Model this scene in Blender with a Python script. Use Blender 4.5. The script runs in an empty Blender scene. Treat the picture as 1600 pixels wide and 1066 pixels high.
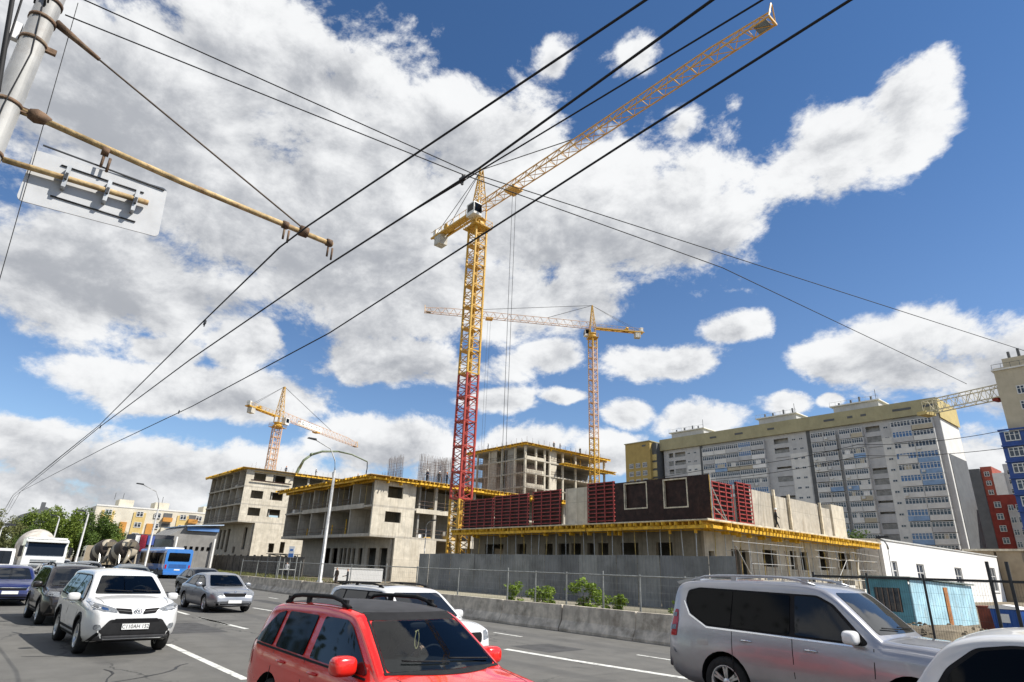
import bpy, bmesh, math, random
from mathutils import Vector, Matrix
from mathutils.bvhtree import BVHTree
R = math.radians
S = bpy.context.scene
COL = S.collection
random.seed(7)
# world axes: +X = the way the traffic runs, +Y = across the road towards the building site, metres

# ---------------------------------------------------------------- camera
cam_d = bpy.data.cameras.new('camera'); cam = bpy.data.objects.new('camera', cam_d); COL.objects.link(cam)
S.camera = cam
cam_d.sensor_width = 36; cam_d.lens = 940 / 1600 * 36; cam_d.clip_start = .1; cam_d.clip_end = 6000
_az, _pitch, _roll = R(40.2), R(20.8), R(2.1)
F0 = Vector((-math.cos(_az), math.sin(_az), 0)); R0 = Vector((F0.y, -F0.x, 0)); U0 = Vector((0, 0, 1))
_F = F0 * math.cos(_pitch) + U0 * math.sin(_pitch); _U = U0 * math.cos(_pitch) - F0 * math.sin(_pitch)
_Rr = R0 * math.cos(_roll) + _U * math.sin(_roll); _U = _U * math.cos(_roll) - R0 * math.sin(_roll)
cam.matrix_world = Matrix(((_Rr.x, _U.x, -_F.x, 0), (_Rr.y, _U.y, -_F.y, 0), (_Rr.z, _U.z, -_F.z, 2.0), (0, 0, 0, 1)))

# ---------------------------------------------------------------- light
SUN_EL, SUN_ANG = R(50), R(139.8 - 104)
sdir = Vector((math.cos(SUN_ANG) * math.cos(SUN_EL), math.sin(SUN_ANG) * math.cos(SUN_EL), math.sin(SUN_EL)))
sl = bpy.data.lights.new('sun', 'SUN'); sl.energy = 5.0; sl.angle = R(.53); sl.color = (1, .95, .87)
so = bpy.data.objects.new('sun', sl); COL.objects.link(so); so.rotation_euler = sdir.to_track_quat('Z', 'Y').to_euler(); so.location = sdir * 300
S.view_settings.view_transform = 'Standard'; S.view_settings.look = 'None'; S.view_settings.gamma = 1
S.view_settings.use_curve_mapping = False; S.view_settings.exposure = 0.5
S.render.engine = 'CYCLES'
S.cycles.max_bounces = 6; S.cycles.diffuse_bounces = 3; S.cycles.glossy_bounces = 3; S.cycles.transparent_max_bounces = 8; S.cycles.transmission_bounces = 4
S.cycles.use_denoising = True
S.cycles.caustics_reflective = False; S.cycles.caustics_refractive = False

W = bpy.data.worlds.new('World'); S.world = W; W.use_nodes = True
NT = W.node_tree; NT.nodes.clear()
class NB:
    """small node builder"""
    def __init__(s, t): s.t = t
    def n(s, ty, **k):
        nd = s.t.nodes.new(ty)
        for a, b in k.items(): setattr(nd, a, b)
        return nd
    def put(s, sock, v):
        if isinstance(v, bpy.types.NodeSocket): s.t.links.new(v, sock)
        elif v is not None: sock.default_value = v
    def m(s, op, a, b=None, c=None, clamp=False):
        nd = s.n('ShaderNodeMath', operation=op, use_clamp=clamp)
        for i, v in enumerate((a, b, c)): s.put(nd.inputs[i], v)
        return nd.outputs[0]
    def v(s, op, a, b=None, out=0):
        nd = s.n('ShaderNodeVectorMath', operation=op)
        s.put(nd.inputs[0], a); s.put(nd.inputs[1], b)
        return nd.outputs[1] if op in ('DOT_PRODUCT', 'LENGTH', 'DISTANCE') else nd.outputs[0]
    def noise(s, vec, scale, detail=6, rough=.55, lac=2.0, dist=0.0, col=False):
        nd = s.n('ShaderNodeTexNoise'); s.put(nd.inputs['Vector'], vec)
        for k, v in (('Scale', scale), ('Detail', detail), ('Roughness', rough), ('Lacunarity', lac), ('Distortion', dist)): nd.inputs[k].default_value = v
        return nd.outputs['Color' if col else 'Fac']
    def mix(s, f, a, b, blend='MIX'):
        nd = s.n('ShaderNodeMix', data_type='RGBA', blend_type=blend)
        s.put(nd.inputs[0], f); s.put(nd.inputs[6], a); s.put(nd.inputs[7], b)
        return nd.outputs[2]
    def step(s, x, a, b):
        nd = s.n('ShaderNodeMapRange', interpolation_type='SMOOTHSTEP')
        s.put(nd.inputs[0], x); nd.inputs[1].default_value = a; nd.inputs[2].default_value = b
        return nd.outputs[0]
    def comb(s, x, y, z):
        nd = s.n('ShaderNodeCombineXYZ')
        for i, v in enumerate((x, y, z)): s.put(nd.inputs[i], v)
        return nd.outputs[0]
    def sep(s, v):
        nd = s.n('ShaderNodeSeparateXYZ'); s.put(nd.inputs[0], v); return nd.outputs
def c3(c): return (c[0], c[1], c[2], 1)

# cumulus clouds of the day: (azimuth, elevation, half width, half height) of each, radians, azimuth from the site's direction
CLOUDS = [(-.656,.6,.276,.169),(-.44,.725,.253,.108),(-.362,.534,.366,.18),(-.64,.368,.196,.093),(-.093,.68,.252,.1),(.114,.576,.32,.126),(.318,.523,.121,.061),(-.143,.437,.29,.068),(-.153,.31,.162,.044),
(.579,.612,.13,.072),(.693,.641,.065,.048),(.49,.596,.096,.058),(.658,.588,.087,.037),(.316,.683,.084,.055),(.068,.8,.083,.061),(.231,.8,.106,.047),(.424,.697,.09,.044),(.639,.307,.127,.064),(.731,.269,.096,.075),(.532,.299,.068,.037),
(.193,.25,.061,.023),(.089,.268,.037,.015),(-.013,.265,.068,.025),(.315,.237,.074,.028),(.265,.327,.11,.035),(.441,.251,.045,.021),(.507,.248,.021,.012),(-.189,.187,.123,.048),(-.498,.229,.193,.041),(-.672,.151,.071,.025),
(-.548,.119,.243,.053),(-.624,.069,.175,.047),(-.443,.314,.064,.04),(-.554,.287,.048,.025),(.175,.185,.072,.036),(.028,.198,.085,.031),(.674,.121,.072,.086),(.08,.336,.067,.032),(.362,.372,.061,.022),(-.311,.1,.185,.038)]
b = NB(NT)
sky = b.n('ShaderNodeTexSky', sky_type='NISHITA'); sky.sun_disc = False; sky.sun_elevation = SUN_EL
sky.sun_rotation = math.atan2(sdir.x, sdir.y); sky.altitude = 150; sky.air_density = 1.0; sky.dust_density = .15; sky.ozone_density = 1.6
d = b.v('NORMALIZE', b.n('ShaderNodeTexCoord').outputs['Generated'])
dx, dy, dz = b.sep(d)[:3]
az = b.m('ARCTAN2', b.v('DOT_PRODUCT', d, tuple(R0)), b.v('DOT_PRODUCT', d, tuple(F0)))
el = b.m('ARCSINE', dz)
warp = b.v('MULTIPLY', b.v('SUBTRACT', b.noise(d, 6.0, 3, .5, col=True), (.5, .5, .5)), (.10, .05, 0))
p2 = b.v('ADD', b.comb(az, el, 0.0), warp)
fld = shf = None
for i_, (a, e, ra, re) in enumerate(CLOUDS):
    vv = b.v('MULTIPLY', b.v('SUBTRACT', p2, (a, e, 0)), (1 / (ra * 1.12), 1 / (re * 1.12), 0))
    q = b.m('SUBTRACT', {13: .50, 14: .52, 15: .52, 16: .05, 9: .92, 10: .92, 11: .70, 12: .92}.get(i_, 1.0), b.v('LENGTH', vv))   # the thin, ragged ones are weaker
    sq = b.m('ADD', b.m('MINIMUM', q, .7), b.m('ADD', b.v('DOT_PRODUCT', vv, (-.16, -.48, 0)), min(0.0, -.42 + re * 5.5)))
    fld = q if fld is None else b.m('SMOOTH_MAX', fld, q, .12)
    shf = sq if shf is None else b.m('SMOOTH_MAX', shf, sq, .15)
# the rest of the sky: broken cloud of the same kind
gen = b.m('MULTIPLY_ADD', b.noise(b.v('MULTIPLY', d, (1, 1, 1.7)), 2.6, 2, .5), 5.0, -2.45)
away = b.m('MAXIMUM', b.step(b.m('ABSOLUTE', az), .80, .95), b.step(el, .86, 1.0))
fld = b.m('MAXIMUM', fld, b.m('MULTIPLY_ADD', b.m('SUBTRACT', 1.0, away), -3.0, gen))
def fbm(off):
    w = b.v('MULTIPLY', b.v('ADD', d, off), (1, 1, 1.55)) if off else b.v('MULTIPLY', d, (1, 1, 1.55))
    return b.noise(w, 6.6, 10, .615, 2.15, .15)
n0 = fbm(None)
off = (R0 * .55 + U0 * .75) * .030
n1 = fbm(tuple(off))
dens = b.m('ADD', b.m('MINIMUM', fld, .62), b.m('MULTIPLY', b.m('SUBTRACT', n0, .5), 2.4))
cov = b.step(dens, -.06, .30)
cov = b.m('MULTIPLY', cov, b.step(el, -.01, .03))
light = b.m('MULTIPLY', b.m('SUBTRACT', n0, n1), 2.9)                       # lit from the right and above
lowf = b.noise(b.v('MULTIPLY', b.v('ADD', d, (3.1, 1.7, .4)), (1, 1, 2.1)), 4.2, 4, .5)
body = b.m('ADD', b.m('MAXIMUM', b.m('MINIMUM', shf, .9), b.m('MULTIPLY_ADD', away, 2.0, -2.0)), b.m('MULTIPLY_ADD', b.m('SUBTRACT', lowf, .5), 1.5, b.m('MULTIPLY', b.m('SUBTRACT', n0, .5), .5)))
thick = b.step(body, -.05, 1.05)
sh = b.m('ADD', b.m('SUBTRACT', 1.0, thick), light)
sh = b.m('ADD', b.m('MULTIPLY', b.step(sh, -.25, 1.1), .93), b.m('MULTIPLY', b.m('SUBTRACT', n0, .42), .30))
sh = b.m('MINIMUM', b.m('MAXIMUM', sh, 0.0), 1.0)
ccol = b.mix(sh, (4.3, 4.5, 4.9, 1), (9.5, 9.6, 9.7, 1))
blue = b.mix(1.0, sky.outputs[0], b.mix(b.step(el, .05, .80), (1.06, 1.19, 1.36, 1), (.64, .94, 1.22, 1)), 'MULTIPLY')
out = b.mix(cov, blue, ccol)
bg = b.n('ShaderNodeBackground'); b.put(bg.inputs[0], out); bg.inputs[1].default_value = .071
wo = b.n('ShaderNodeOutputWorld'); NT.links.new(bg.outputs[0], wo.inputs[0])
W.cycles.sampling_method = 'MANUAL'; W.cycles.sample_map_resolution = 512

# ---------------------------------------------------------------- materials
MATS = {}
def M(name, col, rough=.7, var=.12, scale=1.5, bump=0.0, bscale=20, metal=0.0, spec=.4, coat=0.0, streak=0.0, dirt=None, dirt_amt=0.0, dirt_scale=1.0, hue=None, alpha=None, emit=None):
    if name in MATS: return MATS[name]
    m = bpy.data.materials.new(name); m.use_nodes = True; MATS[name] = m
    t = m.node_tree; nb = NB(t); bs = t.nodes['Principled BSDF']
    pos = nb.n('ShaderNodeNewGeometry').outputs['Position']
    base = c3(col)
    if var:
        n = nb.noise(pos, scale, 8, .62)
        lo = tuple(max(0, x * (1 - var * 1.6)) for x in col); hi = tuple(min(1, x * (1 + var * 1.2)) for x in (hue or col))
        base = nb.mix(nb.step(n, .30, .70), c3(lo), c3(hi))
    if streak:
        n = nb.noise(nb.v('MULTIPLY', pos, (2.2, 2.2, .18)), 1.6, 6, .6)
        base = nb.mix(nb.m('MULTIPLY', nb.step(n, .48, .72), streak), base, c3(tuple(x * .38 for x in col)))
    if dirt:
        n = nb.noise(pos, dirt_scale, 9, .68)
        base = nb.mix(nb.m('MULTIPLY', nb.step(n, .5, .68), dirt_amt), base, c3(dirt))
    nb.put(bs.inputs['Base Color'], base)
    if rough < .95 and var:
        rn = nb.noise(pos, scale * 4, 4, .6)
        nb.put(bs.inputs['Roughness'], nb.m('MULTIPLY_ADD', rn, .16 * rough, rough * .92))
    else: bs.inputs['Roughness'].default_value = rough
    bs.inputs['Metallic'].default_value = metal; bs.inputs['Specular IOR Level'].default_value = spec
    if coat: bs.inputs['Coat Weight'].default_value = coat; bs.inputs['Coat Roughness'].default_value = .04
    if bump:
        bp = nb.n('ShaderNodeBump'); bp.inputs['Strength'].default_value = bump; bp.inputs['Distance'].default_value = .02
        nb.put(bp.inputs['Height'], nb.noise(pos, bscale, 5, .6)); t.links.new(bp.outputs[0], bs.inputs['Normal'])
    if emit: bs.inputs['Emission Color'].default_value = c3(emit[0]); bs.inputs['Emission Strength'].default_value = emit[1]
    return m

def paint(name, col, metal=0.0, dirt=.25, rough=.28):
    """car paint: clear coat, flake, and road dust low on the panels"""
    if name in MATS: return MATS[name]
    m = bpy.data.materials.new(name); m.use_nodes = True; MATS[name] = m
    t = m.node_tree; nb = NB(t); bs = t.nodes['Principled BSDF']
    pos = nb.n('ShaderNodeNewGeometry').outputs['Position']
    oz = nb.sep(pos)[2]
    n = nb.noise(pos, 3.0, 6, .6)
    base = nb.mix(nb.step(n, .3, .7), c3(tuple(x * .95 for x in col)), c3(tuple(min(1, x * 1.03) for x in col)))
    low = nb.m('SUBTRACT', 1.0, nb.step(nb.m('ADD', oz, nb.m('MULTIPLY', nb.m('SUBTRACT', n, .5), .5)), .18, .75))
    base = nb.mix(nb.m('MULTIPLY', low, dirt), base, (.16, .14, .115, 1))
    nb.put(bs.inputs['Base Color'], base)
    bs.inputs['Metallic'].default_value = metal; bs.inputs['Specular IOR Level'].default_value = .5
    nb.put(bs.inputs['Roughness'], nb.m('MULTIPLY_ADD', low, .3, rough))
    bs.inputs['Coat Weight'].default_value = .8; bs.inputs['Coat Roughness'].default_value = .035
    return m

def glassy(name, col=(.012, .014, .017), rough=.03, spec=.55):
    if name in MATS: return MATS[name]
    m = bpy.data.materials.new(name); m.use_nodes = True; MATS[name] = m
    nb = NB(m.node_tree); bs = m.node_tree.nodes['Principled BSDF']
    pos = nb.n('ShaderNodeNewGeometry').outputs['Position']
    nb.put(bs.inputs['Base Color'], nb.mix(nb.noise(pos, 4, 4), c3(tuple(x * .8 for x in col)), c3(tuple(x * 1.25 for x in col))))
    bs.inputs['Roughness'].default_value = rough; bs.inputs['Specular IOR Level'].default_value = spec
    return m

def clear_glass(name, tint=(.62, .70, .72)):
    if name in MATS: return MATS[name]
    m = bpy.data.materials.new(name); m.use_nodes = True; MATS[name] = m
    t = m.node_tree; t.nodes.clear(); nb = NB(t)
    tr = nb.n('ShaderNodeBsdfTransparent'); tr.inputs[0].default_value = c3(tint)
    gl = nb.n('ShaderNodeBsdfGlossy'); gl.inputs['Roughness'].default_value = .02; gl.inputs[0].default_value = (1, 1, 1, 1)
    fr = nb.n('ShaderNodeFresnel'); fr.inputs[0].default_value = 1.52
    mx = nb.n('ShaderNodeMixShader'); nb.put(mx.inputs[0], nb.m('MULTIPLY_ADD', fr.outputs[0], .85, .0))
    t.links.new(tr.outputs[0], mx.inputs[1]); t.links.new(gl.outputs[0], mx.inputs[2])
    o = nb.n('ShaderNodeOutputMaterial'); t.links.new(mx.outputs[0], o.inputs[0])
    return m

def asphalt_mat():
    m = bpy.data.materials.new('asphalt'); m.use_nodes = True; MATS['asphalt'] = m
    t = m.node_tree; nb = NB(t); bs = t.nodes['Principled BSDF']
    pos = nb.n('ShaderNodeNewGeometry').outputs['Position']
    fine = nb.noise(pos, 60, 4, .7); mid = nb.noise(pos, 1.1, 8, .65); big = nb.noise(nb.v('MULTIPLY', pos, (.06, .9, 1)), 1.0, 4, .5)
    base = nb.mix(nb.step(mid, .3, .72), (.098, .095, .087, 1), (.132, .128, .117, 1))
    base = nb.mix(nb.m('MULTIPLY', nb.step(big, .48, .72), .55), base, (.062, .061, .060, 1))
    stain = nb.noise(pos, .45, 7, .7)
    base = nb.mix(nb.m('MULTIPLY', nb.step(stain, .56, .70), .5), base, (.055, .053, .050, 1))
    base = nb.mix(nb.m('MULTIPLY', nb.step(stain, .46, .34), .0), base, base)     # worn wheel tracks, oil
    base = nb.mix(nb.m('MULTIPLY', nb.step(fine, .45, .8), .35), base, (.17, .168, .16, 1))
    vo = nb.n('ShaderNodeTexVoronoi', feature='DISTANCE_TO_EDGE'); vo.inputs['Scale'].default_value = .32
    nb.put(vo.inputs['Vector'], nb.v('ADD', nb.v('MULTIPLY', pos, (.6, 1, 1)), nb.v('MULTIPLY', nb.noise(pos, 1.4, 6, .6, col=True), (1.0, 1.0, 0))))
    crack = nb.m('SUBTRACT', 1.0, nb.step(vo.outputs['Distance'], .002, .012))
    crack = nb.m('MULTIPLY', crack, nb.step(nb.noise(pos, .25, 2), .48, .6))
    base = nb.mix(nb.m('MULTIPLY', crack, .8), base, (.03, .03, .03, 1))
    nb.put(bs.inputs['Base Color'], base); bs.inputs['Roughness'].default_value = .86; bs.inputs['Specular IOR Level'].default_value = .35
    bp = nb.n('ShaderNodeBump'); bp.inputs['Strength'].default_value = .35; bp.inputs['Distance'].default_value = .006
    nb.put(bp.inputs['Height'], fine); t.links.new(bp.outputs[0], bs.inputs['Normal'])
    return m

def formwork_concrete(name, col, panel=(1.25, 2.7), streak=.6):
    """cast concrete: lighter and darker pours, board joints, rust and water streaks"""
    m = bpy.data.materials.new(name); m.use_nodes = True; MATS[name] = m
    t = m.node_tree; nb = NB(t); bs = t.nodes['Principled BSDF']
    pos = nb.n('ShaderNodeNewGeometry').outputs['Position']
    x, y, z = nb.sep(pos)[:3]
    h = nb.m('ADD', x, y)
    cell = nb.comb(nb.m('FLOOR', nb.m('DIVIDE', h, panel[0])), nb.m('FLOOR', nb.m('DIVIDE', z, panel[1])), 0.0)
    wn = nb.n('ShaderNodeTexWhiteNoise', noise_dimensions='3D'); nb.put(wn.inputs[0], cell)
    n = nb.noise(pos, 1.3, 9, .65)
    base = nb.mix(nb.step(n, .28, .72), c3(tuple(v * .78 for v in col)), c3(tuple(v * 1.12 for v in col)))
    base = nb.mix(nb.m('MULTIPLY', wn.outputs[0], .42), base, c3((col[0] * .72, col[1] * .70, col[2] * .66)))
    fx = nb.m('FRACT', nb.m('DIVIDE', h, panel[0])); fz = nb.m('FRACT', nb.m('DIVIDE', z, panel[1]))
    joint = nb.m('MAXIMUM', nb.m('LESS_THAN', fx, .025), nb.m('LESS_THAN', fz, .012))
    base = nb.mix(nb.m('MULTIPLY', joint, .6), base, c3(tuple(v * .42 for v in col)))
    st = nb.noise(nb.v('MULTIPLY', pos, (2.4, 2.4, .13)), 1.5, 6, .6)
    base = nb.mix(nb.m('MULTIPLY', nb.step(st, .5, .72), streak), base, c3((col[0] * .50, col[1] * .45, col[2] * .38)))
    nb.put(bs.inputs['Base Color'], base); bs.inputs['Roughness'].default_value = .9; bs.inputs['Specular IOR Level'].default_value = .2
    bp = nb.n('ShaderNodeBump'); bp.inputs['Strength'].default_value = .3; bp.inputs['Distance'].default_value = .03
    nb.put(bp.inputs['Height'], nb.noise(pos, 9, 5, .6)); t.links.new(bp.outputs[0], bs.inputs['Normal'])
    return m

asphalt = asphalt_mat()
conc = formwork_concrete('cast_concrete', (.47, .435, .37))
conc_pale_lit = formwork_concrete('pale_lit_concrete', (.62, .57, .47), streak=.45)  # paler copy: sunlight on the side walls put into colour; also pale pieces
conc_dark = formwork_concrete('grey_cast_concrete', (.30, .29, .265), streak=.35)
barrier_c = M('barrier_concrete', (.56, .50, .41), .9, .2, 2.5, .5, 30, streak=.5, dirt=(.16, .135, .10), dirt_amt=.55, dirt_scale=1.6)
kerb_c = M('kerb_stone', (.36, .34, .31), .9, .2, 3, .3, 30)
lane_paint = M('lane_paint', (.60, .60, .56), .75, .15, 5, .2, 60, dirt=(.13, .125, .12), dirt_amt=.9, dirt_scale=6)
soil = M('site_soil', (.17, .14, .095), .95, .3, .8, .6, 6, dirt=(.25, .21, .15), dirt_amt=.6, dirt_scale=.5)
yellow_timber = M('yellow_formwork', (.72, .42, .03), .6, .22, 3, .1, 20, dirt=(.40, .20, .03), dirt_amt=.5, dirt_scale=2.5)
plywood = M('plywood', (.58, .38, .12), .75, .25, 2, .1, 20, dirt=(.25, .16, .07), dirt_amt=.5)
dark_ply = M('film_faced_plywood', (.030, .013, .010), .5, .3, 2.0, .05, 20, spec=.2, dirt=(.06, .035, .025), dirt_amt=.5)
red_steel = M('red_formwork_steel', (.28, .032, .028), .55, .2, 3, 0, 20, dirt=(.22, .12, .09), dirt_amt=.45, dirt_scale=3)
panel_face = M('formwork_face', (.42, .22, .18), .6, .25, 3, dirt=(.5, .45, .4), dirt_amt=.4)
galv = M('galvanised_steel', (.42, .43, .43), .45, .12, 6, metal=.65)
galv_paint = M('light_grey_steel', (.40, .40, .39), .5, .12, 4, metal=.2, streak=.25)
pale_mesh = M('fence_steel', (.27, .28, .27), .55, .15, 5, metal=.3)
dark_steel = M('dark_fence_steel', (.035, .037, .04), .5, .15, 5, metal=.3)
rebar_m = M('rebar_steel', (.13, .09, .07), .8, .2, 5)
rubber = M('tyre_rubber', (.018, .018, .018), .85, .25, 8, .2, 60)
plastic = M('black_plastic', (.014, .014, .015), .7, .15, 8, spec=.2)
trim_grey = M('grey_trim', (.06, .06, .063), .55, .1, 8)
alloy = M('alloy_rim', (.58, .59, .60), .3, .06, 10, metal=.85)
chrome = M('chrome', (.75, .76, .78), .12, 0, metal=1.0)
lamp_glass = M('lamp_glass', (.17, .18, .19), .12, .25, 30, spec=.5, metal=.0, coat=.5)
lamp_dark = M('lamp_inner', (.09, .095, .10), .15, .1, 20, coat=.6)
red_lamp = M('tail_lamp_red', (.42, .012, .012), .15, .1, 20, coat=.7)
white_plate = M('number_plate_white', (.74, .74, .72), .5, .04, 20)
black_ink = M('black_lettering', (.015, .015, .016), .6, 0)
car_glass = glassy('car_glass', (.010, .012, .015), .03, .38)
tint_glass = glassy('tinted_glass', (.003, .0035, .004), .05, .14)
bldg_glass = glassy('window_glass', (.035, .045, .06), .06, .6)
wire_m = M('cable_black', (.012, .012, .013), .7, .1, 8)
rope_m = M('steel_rope', (.06, .06, .065), .6, .1, 8)
white_wall = M('white_render', (.78, .77, .75), .85, .05, .4, .1, 12, streak=.08)
green = None

# ---------------------------------------------------------------- helpers
def tag(o, label, cat, group=None):
    o['label'] = label; o['category'] = cat
    if group: o['group'] = group
    return o
def thing(name, label, cat, loc=(0, 0, 0), rz=0.0, group=None):
    o = bpy.data.objects.new(name, None); COL.objects.link(o); o.location = loc; o.rotation_euler = (0, 0, rz)
    o.empty_display_size = .3
    return tag(o, label, cat, group)
class MB:
    """collects faces for ONE mesh object"""
    def __init__(s): s.v = []; s.f = []; s.mi = []; s.sm = []
    def add(s, vs, fs, mi=0, smooth=False):
        k = len(s.v); s.v += [tuple(p) for p in vs]
        for f in fs: s.f.append([i + k for i in f]); s.mi.append(mi); s.sm.append(smooth)
        return s
    def box(s, x0, x1, y0, y1, z0, z1, mi=0):
        return s.add([(x0, y0, z0), (x1, y0, z0), (x1, y1, z0), (x0, y1, z0), (x0, y0, z1), (x1, y0, z1), (x1, y1, z1), (x0, y1, z1)],
                     [(3, 2, 1, 0), (4, 5, 6, 7), (0, 1, 5, 4), (1, 2, 6, 5), (2, 3, 7, 6), (3, 0, 4, 7)], mi)
    def bar(s, a, c, r, n=4, mi=0, r2=None, smooth=None):
        a, c = Vector(a), Vector(c); d = c - a
        if d.length < 1e-6: return s
        q = d.to_track_quat('Z', 'Y'); r2 = r if r2 is None else r2
        vs = []
        for i in range(n):
            t = 2 * math.pi * (i + .5) / n; e = q @ Vector((math.cos(t), math.sin(t), 0)); vs += [a + e * r, c + e * r2]
        fs = [(2 * i, 2 * ((i + 1) % n), 2 * ((i + 1) % n) + 1, 2 * i + 1) for i in range(n)]
        s.add(vs, fs, mi, n > 5 if smooth is None else smooth)
        k = len(s.v) - len(vs)
        s.f.append([k + 2 * i for i in range(n)][::-1]); s.f.append([k + 2 * i + 1 for i in range(n)]); s.mi += [mi, mi]; s.sm += [False, False]
        return s
    def tube(s, pts, r, n=6, mi=0):
        """smooth tube along a polyline; r a number or a list"""
        P = [Vector(p) for p in pts]; rs = r if isinstance(r, (list, tuple)) else [r] * len(P)
        vs = []
        for i, p in enumerate(P):
            d = (P[min(i + 1, len(P) - 1)] - P[max(i - 1, 0)]).normalized()
            ref = Vector((0, 0, 1)) if abs(d.z) < .95 else Vector((1, 0, 0))
            u = d.cross(ref).normalized(); w = u.cross(d)
            for k in range(n):
                t = 2 * math.pi * k / n; vs.append(p + (u * math.cos(t) + w * math.sin(t)) * rs[i])
        fs = [(i * n + k, i * n + (k + 1) % n, (i + 1) * n + (k + 1) % n, (i + 1) * n + k) for i in range(len(P) - 1) for k in range(n)]
        s.add(vs, fs, mi, True); k0 = len(s.v) - len(vs)
        s.f.append([k0 + k for k in range(n)][::-1]); s.f.append([k0 + (len(P) - 1) * n + k for k in range(n)]); s.mi += [mi, mi]; s.sm += [False, False]
        return s
    def lathe(s, prof, n=24, axis='Z', mi=0, smooth=True, org=(0, 0, 0)):
        vs = []; o = Vector(org)
        for (r, h) in prof:
            for k in range(n):
                t = 2 * math.pi * k / n; c, q = r * math.cos(t), r * math.sin(t)
                vs.append(o + (Vector((c, q, h)) if axis == 'Z' else Vector((c, h, q)) if axis == 'Y' else Vector((h, c, q))))
        fs = [(i * n + k, i * n + (k + 1) % n, (i + 1) * n + (k + 1) % n, (i + 1) * n + k) for i in range(len(prof) - 1) for k in range(n)]
        return s.add(vs, fs, mi, smooth)
    def prism(s, poly, h0, h1, plane='XZ', mi=0):
        """polygon in a plane pushed along the third axis from h0 to h1"""
        def P(a, c, h): return (a, h, c) if plane == 'XZ' else (h, a, c) if plane == 'YZ' else (a, c, h)
        n = len(poly); vs = [P(a, c, h0) for a, c in poly] + [P(a, c, h1) for a, c in poly]
        return s.add(vs, [tuple(range(n))[::-1], tuple(range(n, 2 * n))] + [(i, (i + 1) % n, n + (i + 1) % n, n + i) for i in range(n)], mi)
    def mesh(s, name, mats):
        me = bpy.data.meshes.new(name); me.from_pydata(s.v, [], s.f)
        for m in (mats if isinstance(mats, (list, tuple)) else [mats]): me.materials.append(m)
        me.polygons.foreach_set('material_index', s.mi); me.polygons.foreach_set('use_smooth', s.sm)
        me.update(); return me
    def build(s, name, mats, parent=None, fix=False):
        me = s.mesh(name, mats)
        if fix:
            bm = bmesh.new(); bm.from_mesh(me); bmesh.ops.recalc_face_normals(bm, faces=bm.faces); bm.to_mesh(me); bm.free()
        return link(name, me, parent)
def link(name, me, parent=None, loc=None, rot=None, scale=None):
    o = bpy.data.objects.new(name, me); COL.objects.link(o)
    if parent is not None: o.parent = parent
    if loc is not None: o.location = loc
    if rot is not None: o.rotation_euler = rot
    if scale is not None: o.scale = scale
    return o
def struct(o): o['kind'] = 'structure'; return o
def stuff(o): o['kind'] = 'stuff'; return o
_cubes = {}
def cube_of(mat):
    if mat.name not in _cubes:
        _cubes[mat.name] = MB().box(-.5, .5, -.5, .5, -.5, .5).mesh('block', mat)
    return _cubes[mat.name]
def bx(parent, name, x0, x1, y0, y1, z0, z1, mat):
    """a box part; boxes of one material share their mesh"""
    return link(name, cube_of(mat), parent, ((x0 + x1) / 2, (y0 + y1) / 2, (z0 + z1) / 2), None, (abs(x1 - x0), abs(y1 - y0), abs(z1 - z0)))
_bars = {}
def rod(parent, name, a, c, r, mat, n=6):
    """a straight round bar part; bars of one material share their mesh"""
    k = (mat.name, n)
    if k not in _bars: _bars[k] = MB().bar((0, 0, 0), (0, 0, 1), 1, n).mesh('bar', mat)
    a, c = Vector(a), Vector(c); d = c - a
    o = link(name, _bars[k], parent, a, d.to_track_quat('Z', 'Y').to_euler(), (r, r, d.length)); return o
def copy_tree(o, parent=None):
    c = o.copy(); COL.objects.link(c); c.parent = parent
    for ch in list(o.children):
        if ch.name in bpy.data.objects: copy_tree(ch, c)
    return c
def wall(parent, name, axis, fix, a0, a1, z0, z1, th, holes, mat):
    """wall slab along X ('X': fix is y of outer face) or Y ('Y': fix is x of outer face), thickness th goes away from the viewer side; holes (a0,a1,z0,z1)"""
    As = sorted({a0, a1, *[min(max(h[i], a0), a1) for h in holes for i in (0, 1)]}); Zs = sorted({z0, z1, *[min(max(h[i], z0), z1) for h in holes for i in (2, 3)]})
    mb = MB()
    for i in range(len(As) - 1):
        run = None
        for j in range(len(Zs) - 1):
            ca, cz = (As[i] + As[i + 1]) / 2, (Zs[j] + Zs[j + 1]) / 2
            solid = not any(h[0] < ca < h[1] and h[2] < cz < h[3] for h in holes)
            if solid: run = [Zs[j] if run is None else run[0], Zs[j + 1]]
            if run and (not solid or j == len(Zs) - 2):
                if axis == 'X': mb.box(As[i], As[i + 1], fix, fix + th, *run)
                else: mb.box(fix - th, fix, As[i], As[i + 1], *run)
                run = None
    return mb.build(name, mat, parent)
def text_part(parent, s, size, mat, loc, rot, name='lettering', extrude=.002, align='CENTER', sx=1.0):
    cu = bpy.data.curves.new(name, 'FONT'); cu.body = s; cu.size = size; cu.extrude = extrude; cu.align_x = align; cu.align_y = 'CENTER'
    cu.materials.append(mat)
    tmp = bpy.data.objects.new(name, cu); COL.objects.link(tmp)
    me = bpy.data.meshes.new_from_object(tmp.evaluated_get(bpy.context.evaluated_depsgraph_get())); bpy.data.objects.remove(tmp)
    o = link(name, me, parent, loc, rot, (sx, 1, 1))
    return o

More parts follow.
